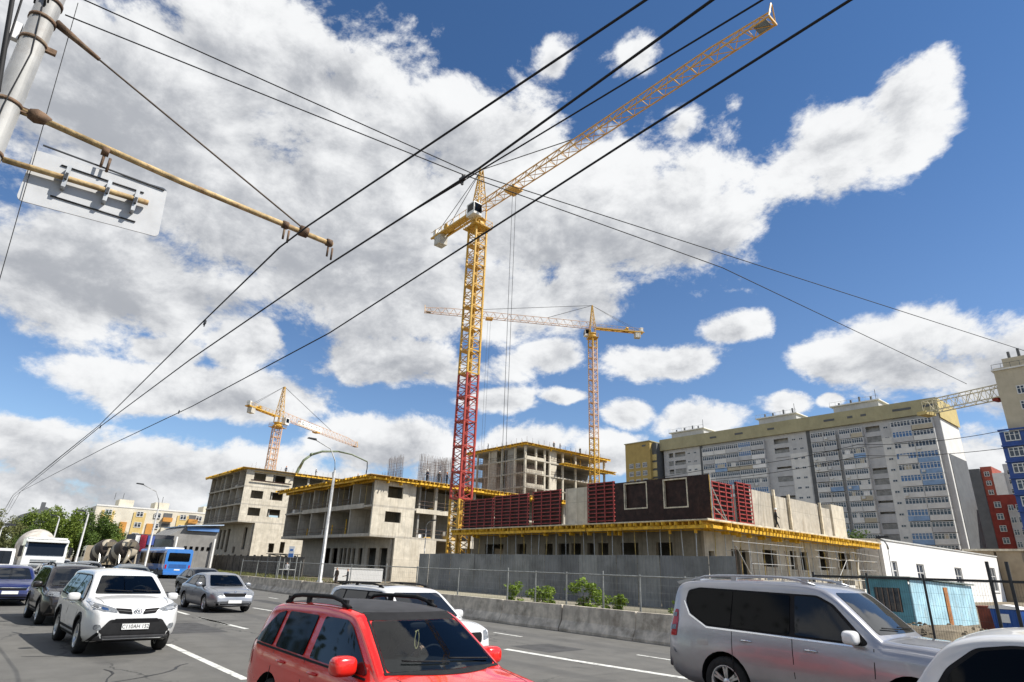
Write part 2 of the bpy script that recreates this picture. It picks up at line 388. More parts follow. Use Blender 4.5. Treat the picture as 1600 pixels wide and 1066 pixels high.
# ---------------------------------------------------------------- the setting
def sheet(name, pts, z, mat, cut=0):
    me = bpy.data.meshes.new(name); me.from_pydata([(x, y, z) for x, y in pts], [], [tuple(range(len(pts)))]); me.materials.append(mat)
    return struct(link(name, me))
ground_m = M('dry_ground', (.21, .19, .14), .95, .3, .05, .4, 2, dirt=(.10, .13, .05), dirt_amt=.8, dirt_scale=.03)
sheet('ground', [(-3000, -2500), (3000, -2500), (3000, 3000), (-3000, 3000)], -.03, ground_m)
sheet('road', [(-420, -4), (60, -4), (60, 17.0), (-60, 17.0), (-75, 19.5), (-420, 19.5)], 0, asphalt)
def zv(x, y):
    """height of the verge: it dips towards the foot of the hoarding"""
    w = max(0.0, min(1.0, (x + 64) / 8, (-12 - x) / 5)); f = max(0.0, min(1.0, (y - 20.5) / 13)); return .25 - .95 * w * f * f * (3 - 2 * f)
vx = [-420, -200, -120, -80] + [-68 + k * 2 for k in range(32)] + [0, 30, 60]; vy = [17.35, 18.5] + [20 + k * 1.33 for k in range(12)] + [36.4]
mb = MB().add([(x, y, zv(x, y)) for x in vx for y in vy], [(i * len(vy) + j, (i + 1) * len(vy) + j, (i + 1) * len(vy) + j + 1, i * len(vy) + j + 1) for i in range(len(vx) - 1) for j in range(len(vy) - 1)])
mb.add([(x, 17.35, z) for x in (-420, 60) for z in (-.4, .25)], [(0, 2, 3, 1)]); struct(mb.build('site_verge', soil))
# mended strips in the carriageway
patch_m = M('asphalt_patch', (.060, .059, .058), .85, .2, 2.5, .3, 50)
for (x0, x1, y0, y1) in ((-23.5, -20.2, 4.9, 6.6), (-14.2, -12.6, 12.3, 13.8), (-36, -30, 12.4, 13.2), (-12.2, -9.6, .2, 1.5), (-46, -41, 5.2, 6.6)):
    sheet_pts = [(x0, y0), (x1, y0 + .05), (x1 - .1, y1), (x0 + .08, y1 - .04)]
    me = bpy.data.meshes.new('road_patch'); me.from_pydata([(x, y, .002) for x, y in sheet_pts], [], [(0, 1, 2, 3)]); me.materials.append(patch_m); struct(link('road_patch', me))
yard = sheet('site_ground', [(-420, 36.4), (120, 36.4), (120, 300), (-420, 300)], .05, soil)
pave = struct(MB().box(-420, 60, -14, -4, -.2, .14).build('pavement', M('pavement_asphalt', (.14, .135, .13), .9, .2, 1, .3, 30)))
# low kerb where the concrete barrier has ended
kerb = struct(MB().box(-120, -60, 19.5, 19.75, -.1, .17).build('kerb', kerb_c))
# worn lane markings, a few millimetres thick sheets
def mark(x0, y0, x1, y1, w=.15):
    d = Vector((x1 - x0, y1 - y0)); n = Vector((-d.y, d.x)).normalized() * w / 2
    m = sheet('lane_marking', [(x0 - n.x, y0 - n.y), (x1 - n.x, y1 - n.y), (x1 + n.x, y1 + n.y), (x0 + n.x, y0 + n.y)], .004, lane_paint)
def lane(y_at, xs, ln, w=.15):
    for x in xs: mark(x, y_at(x), x + ln, y_at(x + ln), w)
lane(lambda x: 4.45, [-17.9, -9.0, -30, -42, -54, -66], 5.6, .16)
lane(lambda x: 7.1 + max(0, (x + 27) * .03), [-29.7, -25.4, -41, -53, -65, -13.5], 3.0, .16)
mark(-25.4, 7.12, -20.9, 7.34, .16)
lane(lambda x: 11.9 + (x + 11) * .068, [-41.1, -29.9, -52, -64, -20.5], 3.2, .16)
mark(-13.7, 11.75, -11.4, 11.86, .22); mark(-11.4, 11.86, -7.6, 12.25, .22)
lane(lambda x: 14.3, [-17.3, -11.3, -24, -31, -38, -46], 1.4, .12)
# tar-sealed cracks
tar = M('tar_seal', (.022, .022, .023), .55, .1, 5)
for i, (x, y, L, yaw) in enumerate([(-14.5, 2.6, 3.6, .25), (-12.3, 2.0, 3.2, 2.6), (-16.9, 1.5, 2.0, 1.2), (-10, 3.2, 2.5, 1.7), (-22, 1.6, 3, .3), (-19, 13, 4, .1), (-24, 5.6, 3, 1.4)]):
    mb = MB(); px, py, a = x, y, yaw; vs = []
    for k in range(14):
        w = random.uniform(.012, .03); nx, ny = -math.sin(a), math.cos(a)
        vs += [(px - nx * w, py - ny * w, .004), (px + nx * w, py + ny * w, .004)]; px += math.cos(a) * L / 13; py += math.sin(a) * L / 13; a += random.uniform(-.5, .5); a = a * .8 + yaw * .2
    mb.add(vs, [(2 * k, 2 * k + 2, 2 * k + 3, 2 * k + 1) for k in range(13)]); struct(mb.build('road_crack', tar))

# concrete barrier, one block after another
prof = [(-.30, 0), (-.30, .09), (-.13, .36), (-.08, .86), (.08, .86), (.13, .36), (.30, .09), (.30, 0)]
blk = MB(); n = len(prof); xs = [-1.66, -1.63, -.8, 0, .8, 1.63, 1.66]; vs = []
for i, x in enumerate(xs):
    sc = .965 if i in (0, len(xs) - 1) else 1
    vs += [(x, y * sc, z * sc) for y, z in prof]
blk.add(vs, [(i * n + k, i * n + (k + 1) % n, (i + 1) * n + (k + 1) % n, (i + 1) * n + k) for i in range(len(xs) - 1) for k in range(n)] + [tuple(range(n))[::-1], tuple(range((len(xs) - 1) * n, len(xs) * n))])
blk_me = blk.mesh('barrier_block', barrier_c)
bm = bmesh.new(); bm.from_mesh(blk_me); bmesh.ops.recalc_face_normals(bm, faces=bm.faces); bm.to_mesh(blk_me); bm.free()
x = -6.9; k = 0
PLACE = ['at the right end of the row', 'second from the right end', 'third from the right end', 'fourth from the right end']
while x > -54:
    o = link('barrier_block', blk_me, None, (x - 1.68, 17.3 + random.uniform(-.04, .04), -.005), (0, random.uniform(-.008, .008), random.uniform(-.012, .012)))
    lab = 'weathered concrete barrier block ' + (PLACE[k] if k < 4 else 'along the far edge of the road, number %s from the right' % ['five', 'six', 'seven', 'eight', 'nine', 'ten', 'eleven', 'twelve', 'thirteen', 'fourteen', 'fifteen', 'sixteen'][min(k - 4, 11)])
    tag(o, lab, 'road barrier', 'concrete barrier blocks'); x -= 3.36; k += 1

# ---------------------------------------------------------------- grass and weeds (uncountable)
def leaf_mat(name, c, c2):
    m = bpy.data.materials.new(name); m.use_nodes = True; MATS[name] = m
    nb = NB(m.node_tree); bs = m.node_tree.nodes['Principled BSDF']
    pos = nb.n('ShaderNodeNewGeometry')
    n = nb.noise(pos.outputs['Position'], .9, 5, .6)
    r = pos.outputs['Random Per Island']
    base = nb.mix(nb.m('MULTIPLY_ADD', r, .6, nb.m('MULTIPLY', n, .5)), c3(c), c3(c2))
    nb.put(bs.inputs['Base Color'], base); bs.inputs['Roughness'].default_value = .6; bs.inputs['Specular IOR Level'].default_value = .25
    tr = nb.n('ShaderNodeBsdfTranslucent'); nb.put(tr.inputs[0], base)
    mx = nb.n('ShaderNodeMixShader'); mx.inputs[0].default_value = .28
    m.node_tree.links.new(bs.outputs[0], mx.inputs[1]); m.node_tree.links.new(tr.outputs[0], mx.inputs[2])
    m.node_tree.links.new(mx.outputs[0], m.node_tree.nodes['Material Output'].inputs[0])
    return m
leaf_spring = leaf_mat('spring_leaves', (.085, .135, .022), (.20, .26, .045))
leaf_dark = leaf_mat('poplar_leaves', (.045, .085, .018), (.11, .165, .03))
leaf_pale = leaf_mat('willow_leaves', (.10, .115, .04), (.18, .19, .07))
leaf_bush = leaf_mat('bush_leaves', (.10, .16, .02), (.22, .30, .04))
grass_m = leaf_mat('verge_grass', (.10, .12, .025), (.20, .20, .06))
rg = random.Random(3)
def grass(name, x0, x1, y0, y1, z, n, h, label):
    mb = MB()
    for i in range(n):
        x, y = rg.uniform(x0, x1), rg.uniform(y0, y1)
        hh = h * rg.uniform(.4, 1.25); a = rg.uniform(0, 6.28); w = .02 + .02 * rg.random(); dx, dy = math.cos(a), math.sin(a)
        lx, ly = rg.uniform(-.6, .6) * hh, rg.uniform(-.6, .6) * hh
        z = zv(x, y) - .01; mb.add([(x - dx * w, y - dy * w, z), (x + dx * w, y + dy * w, z), (x + lx, y + ly, z + hh)], [(0, 1, 2)])
    o = mb.build(name, grass_m); o['label'] = label; o['category'] = 'grass'; return stuff(o)
grass('verge_grass', -58, -7, 17.6, 22.5, .25, 16000, .26, 'thin grass and weeds growing behind the concrete barrier')
grass('verge_grass', -110, -60, 20.0, 31, .25, 7000, .28, 'mown grass strip beside the dark concrete wall')
grass('verge_grass', -56, -18, 24.5, 35.9, .25, 14000, .34, 'rough grass and weeds along the foot of the grey hoarding')

# ================================================================ the building site
rs = random.Random(11)
def deck_formwork(t, x0, x1, y0, y1, z, side_l=True, side_r=True, pitch=.55, reach=2.6):
    """plywood deck with its yellow timber beams sticking out along the front (low y) and right (high x) edges"""
    bx(t, 'plywood_deck', x0, x1, y0, y1, z - .05, z, plywood)
    n = int((x1 - x0) / pitch)
    for i in range(n):
        x = x0 + .15 + i * pitch + rs.uniform(-.08, .08)
        bx(t, 'formwork_beam', x, x + .09, y0 - rs.uniform(-.1, .35), y0 + reach, z - .30, z - .06, yellow_timber)
        if rs.random() < .22: bx(t, 'bracket_strut', x + .12, x + .19, y0 + .25 + rs.uniform(0, .3), y0 + .42 + rs.uniform(.3, .5), z - .82 - rs.uniform(0, .12), z - .57, yellow_timber)
    for k, yy in enumerate((y0 + .35, y0 + reach * .8)):
        x = x0 - .2
        while x < x1 - 1:
            L = min(rs.uniform(3.2, 4.4), x1 - x + .2); o = bx(t, 'ledger_beam', x, x + L, yy, yy + .09, z - .555 - .012 * (int(x * 3) % 2), z - .312, yellow_timber); x += L - .35 if L > 3 else L
            if L < 3: break
            # overlap alternate beams side by side
            yy += .11 if (len(t.children) % 2) else -.11
    if side_r:
        n = int((y1 - y0 - 1) / pitch)
        for i in range(n):
            y = y0 + reach + .1 + i * pitch + rs.uniform(-.08, .08)
            if y > y1 - .2: break
            bx(t, 'formwork_beam', x1 - reach, x1 + rs.uniform(-.1, .35), y, y + .09, z - .30, z - .06, yellow_timber)
            if rs.random() < .22: bx(t, 'bracket_strut', x1 - .75 - rs.uniform(0, .3), x1 - .35, y + .12, y + .19, z - .82 - rs.uniform(0, .12), z - .57, yellow_timber)
        for xx in (x1 - .45, x1 - reach * .8):
            y = y0 + .1
            while y < y1 - 1.2:
                L = min(rs.uniform(3.2, 4.4), y1 - y); bx(t, 'ledger_beam', xx, xx + .09, y, y + L, z - .555 - .012 * (int(y * 3) % 2), z - .312, yellow_timber); y += L - .3; xx += rs.choice((.11, -.11))
def rebar_field(name, label, boxes, group=None):
    mb = MB()
    for (x0, x1, y0, y1, z0, z1, st, thick) in boxes:
        nx = max(1, int((x1 - x0) / st)); ny = max(1, int((y1 - y0) / st))
        for i in range(nx + 1):
            for j in range(ny + 1):
                x = x0 + i * (x1 - x0) / nx + rs.uniform(-.03, .03); y = y0 + j * (y1 - y0) / ny + rs.uniform(-.03, .03); h = z1 + rs.uniform(-.35, .25)
                mb.bar((x, y, z0), (x + rs.uniform(-.06, .06), y + rs.uniform(-.06, .06), h), thick, 3)
        k = z0 + .3
        while k < z1 - .5 and st < .3:
            mb.bar((x0, (y0 + y1) / 2, k), (x1, (y0 + y1) / 2, k), thick, 3); mb.bar(((x0 + x1) / 2, y0, k), ((x0 + x1) / 2, y1, k), thick, 3); k += .4
    o = mb.build(name, rebar_m); o['label'] = label; o['category'] = 'rebar'; return stuff(o)

# ---- low building with the big formwork deck (front right)
t = thing('unfinished_building', 'low unfinished concrete building under a wide yellow formwork deck behind the grey hoarding', 'building', (-40, 57, 0)); BASE = t
t.location = (0, 0, 0)
wall(t, 'front_wall', 'X', 43.2, -56.5, -27.5, 0, 5.42, .35, [(a, c, z0, 4.5) for a, c, z0 in [(-54.4, -51.3, 3.2), (-49.1, -47.7, 3.3), (-45, -43.9, 3.3), (-43.1, -41.7, 1), (-41.4, -40.2, 1), (-39.4, -38.6, 3.3), (-38.1, -36.9, 1), (-35.5, -33.6, 3.2), (-31.8, -30.2, 3.2)]], formwork_concrete('deck_shade_concrete', (.27, .24, .185)))  # darker concrete copy: the shade beneath the deck is put into its colour
wall(t, 'side_wall', 'Y', -27.5, 43.55, 72.6, 0, 5.42, .35, [(44.1, 44.9, 0, 3.9), (47.4, 50.2, 0, 4.2), (52.5, 55, 3.0, 4.4), (57.5, 58.7, 2.9, 4.5), (59.5, 61, 2.9, 4.5), (63.6, 65.6, 3.0, 4.8), (68, 70.8, 3.2, 4.8)], conc_pale_lit)
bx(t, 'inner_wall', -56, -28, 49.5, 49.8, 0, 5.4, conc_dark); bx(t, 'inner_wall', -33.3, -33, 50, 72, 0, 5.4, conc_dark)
wall(t, 'gable_wall', 'Y', -56.15, 43.55, 72.6, 0, 5.42, .35, [(46, 49, 1.5, 4.2)], conc)
bx(t, 'back_wall', -56.5, -27.5, 72.6, 72.95, 0, 5.42, conc)
bx(t, 'floor_slab', -56.6, -26.9, 42.2, 73, 5.42, 5.62, conc)
deck_formwork(t, -57.3, -25.2, 40.6, 73.6, 5.90)
bx(t, 'edge_board', -25.27, -25.2, 40.6, 73.6, 5.905, 6.02, M('pale_timber', (.62, .55, .42), .75, .2, 2))
bx(t, 'edge_board', -57.3, -25.3, 40.6, 40.66, 5.905, 5.98, M('pale_timber', (.62, .55, .42)))
bx(t, 'roof_slab', -56.6, -26.6, 41.8, 73.0, 5.903, 5.96, conc)
for k in range(8): bx(t, 'fascia_beam', -57.2 + k * 3.98, -53.28 + k * 3.98, 40.72 + .03 * (k % 2), 40.8 + .03 * (k % 2), 5.37 - .02 * (k % 3), 5.59, yellow_timber)
for k in range(8): bx(t, 'fascia_beam', -25.42 - .03 * (k % 2), -25.34 - .03 * (k % 2), 41.0 + k * 4.05, 45.0 + k * 4.05, 5.37 - .02 * (k % 3), 5.59, yellow_timber)
# steel props under the overhang
prop_m = M('yellow_prop_steel', (.45, .34, .12), .6, .25, 4, metal=.2)
for i in range(27):
    x = -56.8 + i * 1.15 + rs.uniform(-.15, .15); rod(t, 'steel_prop', (x, 41.6 + rs.uniform(-.3, .3), .05), (x + rs.uniform(-.05, .05), 41.6, 5.42), .035, galv if i % 3 else prop_m)
for i in range(24):
    y = 43.5 + i * 1.25 + rs.uniform(-.2, .2); rod(t, 'steel_prop', (-26.5 + rs.uniform(-.2, .2), y, .05), (-26.5, y, 5.42), .035, galv if i % 3 else prop_m)
# walls already standing on the deck
wall(t, 'parapet_wall', 'X', 42.6, -41.6, -38.6, 5.961, 9.45, .25, [], conc_pale_lit)
for (y0, y1, zt) in [(50.1, 54.8, 9.35), (55.2, 57.6, 9.2), (58.0, 64.2, 9.25), (64.6, 67.0, 9.0)]:
    bx(t, 'parapet_wall', -27.6, -27.35, y0, y1, 5.961, zt, conc)
bx(t, 'parapet_wall', -30.5, -27.2, 67.2, 70.2, 5.961, 9.5, conc_pale_lit)
bx(t, 'parapet_wall', -33.0, -27.7, 54.85, 55.1, 5.961, 9.3, conc_dark); bx(t, 'parapet_wall', -33.0, -27.7, 64.25, 64.5, 5.961, 9.2, conc_dark)
# braced raking shores on the deck
for y, zt in [(54.95, 9.7), (57.8, 9.55), (64.4, 9.4)]:
    bx(t, 'shore_post', -27.3, -27.1, y, y + .2, 5.961, zt, M('pale_timber', (.62, .55, .42)))

# ---- formwork panels standing on the deck
def formwork_panel(x0, x1, y, z0, z1, label, rows, cols, along='X', m=red_steel):
    w = x1 - x0
    t = thing('formwork_panel', label, 'formwork panel', ((x0 + x1) / 2, y, z0) if along == 'X' else (y, (x0 + x1) / 2, z0), 0 if along == 'X' else R(90), 'red formwork panels on the deck')
    h = z1 - z0
    bx(t, 'sheathing', -w / 2, w / 2, .06, .10, 0, h, dark_ply)
    for i in range(rows):
        z = h * i / (rows - 1); z = min(max(z, .06), h - .06)
        bx(t, 'rail', -w / 2, w / 2, -.10, .058, z - .045, z + .045, m)
    for j in range(cols):
        x = -w / 2 + .05 + (w - .1) * j / (cols - 1)
        bx(t, 'upright', x - .06, x + .06, -.135, -.102, 0, h, m)
    return t
formwork_panel(-57.1, -51.75, 42.0, 5.965, 9.15, 'red steel formwork panel at the left end of the deck, beside the crane mast', 10, 5)
formwork_panel(-51.55, -46.15, 42.0, 5.965, 9.30, 'red steel formwork panel second from the left on the deck', 11, 5)
formwork_panel(-45.7, -41.8, 42.2, 5.965, 9.40, 'red steel formwork panel just left of the pale concrete wall on the deck', 11, 4)
formwork_panel(-38.3, -35.2, 42.2, 5.965, 9.65, 'tall red steel formwork panel between the pale concrete wall and the dark plywood panel', 12, 4)
formwork_panel(44.1, 47.2, -26.9, 5.965, 9.25, 'red steel formwork panel right behind the corner of the dark plywood panel', 10, 4, 'Y')
formwork_panel(47.6, 49.9, -26.7, 5.965, 9.55, 'narrow red steel formwork panel beside the raw concrete walls on the deck', 12, 3, 'Y')
# dark plywood panel with two boxed-out window openings
t = thing('plywood_shutter', 'long dark brown plywood formwork panel with two pale framed window openings', 'formwork panel', (-30.35, 42.0, 5.965))
def local_wall(t, name, a0, a1, z0, z1, y, th, holes, mat): return wall(t, name, 'X', y, a0, a1, z0, z1, th, holes, mat)
W1, W2 = (-3.55, -1.3, 1.25, 3.25), (.5, 2.6, 1.15, 3.25)
seams = [-4.65, -3.65, -1.2, .4, 2.7, 3.7, 4.65]
for a, c in zip(seams[:-1], seams[1:]):
    hs = [h for h in (W1, W2) if h[0] >= a - .01 and h[1] <= c + .01]
    local_wall(t, 'plywood_sheet', a + .004, c - .004, 0, 3.45, 0, .03, hs, dark_ply)
pale_t = M('pale_timber', (.62, .55, .42))
for (a, c, z0, z1) in (W1, W2):
    f = MB().box(a - .1, a, -.02, .25, z0 - .1, z1 + .1).box(c, c + .1, -.02, .25, z0 - .1, z1 + .1).box(a, c, -.02, .25, z1, z1 + .1).box(a, c, -.02, .25, z0 - .1, z0).build('window_box_frame', pale_t, t)
    bx(t, 'window_box_back', a, c, .2, .24, z0, z1, dark_ply)
for i in (0, 3, 4, 7, 8): bx(t, 'stud', -4.6 + i * 1.14, -4.5 + i * 1.14, .031, .14, 0, 3.4, yellow_timber)
rod(t, 'push_pull_prop', (4.75, -.02, 0), (4.75, .0, 3.5), .05, galv_paint); rod(t, 'push_pull_prop', (4.8, .1, 2.4), (4.95, 1.6, .02), .04, galv_paint); rod(t, 'push_pull_prop', (4.8, .1, 1.0), (4.95, 1.5, .05), .04, galv_paint)

# ---- scaffold along the right face
t = thing('scaffolding', 'pale tube scaffolding along the lit side of the low building', 'scaffold', (0, 0, .05))
for i in range(15):
    y = 44.6 + i * 2.0
    for xx in (-25.5, -26.3):
        rod(t, 'standard', (xx, y + rs.uniform(-.25, .25), 0), (xx, y + rs.uniform(-.25, .25), rs.choice((3.2, 4.2, 4.75, 5.1))), .024, galv_paint if rs.random() < .6 else rebar_m)
    rod(t, 'transom', (-25.5, y, 2.1), (-26.3, y, 2.1), .025, galv_paint); rod(t, 'transom', (-25.5, y, 3.9), (-26.3, y, 3.9), .025, galv_paint)
for z in (1.1, 2.1, 3.05, 3.9, 4.6):
    for (a, c) in ((44.0, 56.2), (55.8, 64.5), (64.2, 73.2)):
        rod(t, 'ledger', (-25.47, a + rs.uniform(0, 3), z + rs.uniform(-.1, .1)), (-25.47, c - rs.uniform(0, 3), z + rs.uniform(-.1, .1)), .024, galv_paint)
rod(t, 'brace', (-25.44, 44.6, 4.2), (-25.44, 47.6, 1.0), .03, galv_paint); rod(t, 'brace', (-25.44, 60.6, 1.0), (-25.44, 64.6, 3.9), .03, galv_paint)
for i in range(7): bx(t, 'plank', -26.25, -25.55, 44.6 + i * 4.1, 48.6 + i * 4.1, 2.13, 2.18, M('pale_timber', (.62, .55, .42)))
for i in range(9):
    y = 56 + rs.uniform(0, 16); bx(t, 'plank', -26.2, -25.6, y, y + rs.uniform(1, 2.4), 3.94, 3.99, M('pale_timber', (.62, .55, .42)))
# stacked pale building blocks below the scaffold
blk_m = M('aerated_block', (.70, .68, .63), .9, .08, 3, .2, 30)
kk = 0
for y in (55.5, 58.4, 61.6, 64.9, 68.0, 70.6):
    p = thing('block_pallet', 'pallet of pale building blocks beneath the scaffolding, %s from the road' % ['nearest', 'second', 'third', 'fourth', 'fifth', 'farthest'][kk], 'block pallet', (-24.6, y, .05), 0, 'pallets of building blocks'); kk += 1
    bx(p, 'pallet', -.55, .55, -.7, .7, 0, .14, plywood)
    for a in range(2):
        for c in range(3):
            for q in range(4 + (kk % 2)):
                bx(p, 'block', -.5 + a * .51, -.005 + a * .51, -.66 + c * .45, -.225 + c * .45, .145 + q * .31, .445 + q * .31, blk_m)

# ---- building in the middle, three storeys, open bays to the road
t = thing('unfinished_building', 'three storey unfinished concrete building with open bays left of the tall crane', 'building', (0, 0, 0)); B2 = t
X0, X1, Y0 = -102, -72.5, 38.8
for z in (5.35, 9.05): bx(t, 'floor_slab', X0, X1, Y0, 84, z, z + .25, conc)
for x in (-101.85, -96.2, -91.8, -86.9, -79.0):
    for (z0, z1) in ((5.6, 9.05), (9.3, 12.4)): bx(t, 'cross_wall', x - .12, x + .12, Y0 + .15, 46, z0, z1, conc)
for (z0, z1) in ((5.6, 9.05), (9.3, 12.4)):
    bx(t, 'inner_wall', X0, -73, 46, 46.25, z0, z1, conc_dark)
    wall(t, 'side_wall', 'Y', X1, Y0, 45.1, z0, z1, .3, [(40.7, 43.1, z0 + 1.65, z0 + 3.0)] if z0 < 6 else [(40.8, 43.1, 10.35, 11.85)], conc_pale_lit)
    for y in (48.5, 51.3, 55.2, 59.5, 64, 69, 74): bx(t, 'column', X1 - .45, X1 - .02, y - .2, y + .2, z0, z1, conc)
    bx(t, 'inner_wall', -78, -77.7, 48, 84, z0, z1, conc_dark)
bx(t, 'edge_beam', X0, X1 + .02, Y0 - .03, Y0 + .15, 5.35, 5.75, conc); bx(t, 'edge_beam', -95, X1 - 2.5, Y0 - .05, Y0 + .12, 8.95, 9.55, conc)
bx(t, 'parapet_panel', X1 - .2, X1 + .02, 45.4, 50.8, 8.75, 9.35, conc_pale_lit); bx(t, 'parapet_panel', X1 - .2, X1 + .04, 51.5, 57, 4.6, 5.5, conc_pale_lit)
gws = [(-93, -90.6), (-89.9, -88.1), (-87.4, -86.4), (-86.1, -85.2), (-84.7, -83.9), (-83.4, -82.5), (-81.6, -80.4), (-78.9, -76.6), (-75.6, -73.6)]
wall(t, 'ground_wall', 'X', 42.2, -101, -73, 0, 5.35, .3, [(a, c, .3 if i > 6 else 1.8, 4.1) for i, (a, c) in enumerate(gws)], conc)
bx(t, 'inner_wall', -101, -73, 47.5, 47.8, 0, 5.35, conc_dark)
wall(t, 'side_wall', 'Y', X1, 42.5, 49, 0, 5.35, .35, [], conc_pale_lit); bx(t, 'gable_wall', -101.3, -101.01, 42.2, 84, 0, 5.34, conc)
for y in (52, 57, 63): bx(t, 'column', X1 - .5, X1, y - .3, y + .3, 0, 5.35, conc)
bx(t, 'inner_wall', -77, -76.7, 49, 84, 0, 5.35, conc_dark)
deck_formwork(t, -103.4, -71.3, 37.4, 84, 12.95, pitch=.7)
bx(t, 'roof_slab', X0, X1, Y0, 84, 12.955, 13.0, conc)
for i in range(18):
    x = -101.5 + i * 1.68; rod(t, 'steel_prop', (x, 39.6, 9.3), (x, 39.6, 12.45), .04, prop_m if i % 2 else galv)
for i in range(20):
    y = 45.5 + i * 1.7; rod(t, 'steel_prop', (-73.4, y, 9.3), (-73.4, y, 12.45), .04, galv if i % 2 else prop_m)
rebar_field('wall_rebar', 'tall rusty wall rebar rising from the deck of the middle building',
    [(-79, -75, 44, 44.15, 13, 16.6, .16, .015), (-78, -73.5, 52, 52.15, 13, 17.3, .15, .016), (-73.8, -73.65, 46, 51, 13, 16.9, .16, .015), (-74, -73.85, 54, 61, 13, 17.6, .15, .015), (-86, -80, 47, 47.1, 13, 15.6, .5, .02), (-96, -73, 50, 66, 13, 15.0, 1.4, .02), (-74, -73.9, 62, 70, 13, 18.2, .2, .015), (-90, -82, 56, 56.15, 13, 18.5, .25, .015)])

# guard rails, stacked boards and rubbish along the open floor edges
def clutter(t, rows):
    for (ax, fixed, a0, a1, z, n) in rows:
        for k in range(n):
            a = rs.uniform(a0, a1); q = rs.random()
            if q < .4: w, dd, h, m = rs.uniform(.8, 2.0), rs.uniform(.4, .8), rs.uniform(.15, .5), plywood
            elif q < .7: w, dd, h, m = rs.uniform(.4, .9), rs.uniform(.4, .8), rs.uniform(.4, 1.1), rs.choice((conc_dark, blk_m, white_wall))
            else: w, dd, h, m = .12, .12, rs.uniform(1.2, 2.4), yellow_timber
            d0 = rs.uniform(.5, 2.2)
            if ax == 'X': bx(t, 'site_rubbish', a, a + w, fixed + d0, fixed + d0 + dd, z, z + h, m)
            else: bx(t, 'site_rubbish', fixed - d0 - dd, fixed - d0, a, a + w, z, z + h, m)
        for h in (.55, 1.05):
            p, q = (((a0, fixed + .12, z + h), (a1, fixed + .12, z + h)) if ax == 'X' else ((fixed - .1, a0, z + h), (fixed - .1, a1, z + h)))
            rod(t, 'guard_rail', p, q, .03, rebar_m)
clutter(B2, [('X', 38.8, -101, -79.5, 5.6, 9), ('X', 38.8, -101, -79.5, 9.3, 10), ('Y', -72.5, 45.5, 70, 9.3, 10), ('Y', -72.5, 45.5, 70, 5.6, 9)])
# ---- building at the left, four upper storeys over a recessed base
t = thing('unfinished_building', 'unfinished concrete block at the left with a lit side wall of six square openings', 'building', (0, 0, 0)); B3 = t
X0, X1, Y0 = -157.5, -132.5, 41.0
for z in (9.2, 12.65, 16.2): bx(t, 'floor_slab', X0, X1, Y0, 86, z, z + .28, conc)
bx(t, 'roof_slab', X0, X1, Y0, 86, 19.75, 20.0, conc)
for (z0, z1) in ((9.48, 12.65), (12.93, 16.2), (16.48, 19.75)):
    for x in (-157.3, -153.4, -149.6, -146.5, -141.6, -137.2): bx(t, 'cross_wall', x - .13, x + .13, Y0 + .12, 47, z0, z1, conc)
    bx(t, 'infill_panel', -149.4, -147.6, Y0 + .6, Y0 + .8, z0, z1, conc_dark)
    bx(t, 'inner_wall', X0, -133, 47, 47.25, z0, z1, conc_dark)
    wall(t, 'side_wall', 'Y', X1, Y0, 51.0, z0, z1, .3, [(42.6, 45.1, z0 + 1.1, z0 + 2.7), (46.6, 49.3, z0 + 1.1, z0 + 2.7)], conc_pale_lit)
    for y in (54.5, 58, 62, 66, 71, 76, 81, 85.7): bx(t, 'column', X1 - .45, X1 - .03, y - .2, y + .2, z0, z1, conc)
    bx(t, 'inner_wall', -138, -137.7, 51, 86, z0, z1, conc_dark)
wall(t, 'base_wall', 'X', 44.2, -156, -133, 0, 9.2, .3, [(-154.5, -152.8, 4, 8.2), (-151.5, -149.8, 4, 8.2), (-148.5, -146.6, 3.4, 8.4), (-137.5, -135.5, 4, 8.4), (-154.5, -152.8, .3, 2.6), (-151.5, -149.6, .3, 2.6), (-148.4, -146.4, .3, 2.6), (-143, -141.4, 3.2, 4.6), (-140, -138, .3, 2.6)], conc)
bx(t, 'inner_wall', -156, -133, 48, 48.3, 0, 9.2, conc_dark)
wall(t, 'base_side_wall', 'Y', X1, 44.5, 58, 0, 9.2, .3, [(45.5, 47, .3, 2.8), (52.5, 54, .3, 2.8), (55, 56.8, .3, 2.8), (48, 49.2, 3.6, 5.4), (50.4, 51.4, 3.6, 5.8)], conc_pale_lit)
bx(t, 'inner_wall', -138, -137.7, 48.5, 84, 0, 9.2, conc_dark)
bx(t, 'gable_wall', -156.3, -156.01, 44.2, 84, 0, 9.2, conc)
bx(t, 'brace_leg', -158.8, -157.9, 42.4, 43.0, 0, 5.6, conc_pale_lit)
n = 30
bx(t, 'plywood_deck', -158.6, -131.6, 39.9, 86.5, 20.02, 20.07, plywood)
for i in range(27): bx(t, 'formwork_beam', -158.4 + i, -158.29 + i, 39.5 + rs.uniform(0, .3), 42.5, 19.78, 20.0, yellow_timber)
bx(t, 'ledger_beam', -158.9, -140, 40.0, 40.12, 19.52, 19.765, yellow_timber)
for i in range(28): bx(t, 'formwork_beam', -134, -131.4 + rs.uniform(0, .4), 51 + i * 1.25, 51.1 + i * 1.25, 19.78, 20.0, yellow_timber)
bx(t, 'ledger_beam', -131.9, -131.75, 51, 86, 19.5, 19.765, yellow_timber)
bx(t, 'guard_board', -132.2, -132.1, 42, 50.6, 17.5, 17.75, dark_ply); bx(t, 'guard_board', -132.2, -132.1, 42.5, 51, 19.4, 19.55, plywood)
rebar_field('starter_rebar', 'thin starter rebar on the deck of the left building', [(-156, -134, 43, 84, 20.1, 21.4, 2.6, .025)])

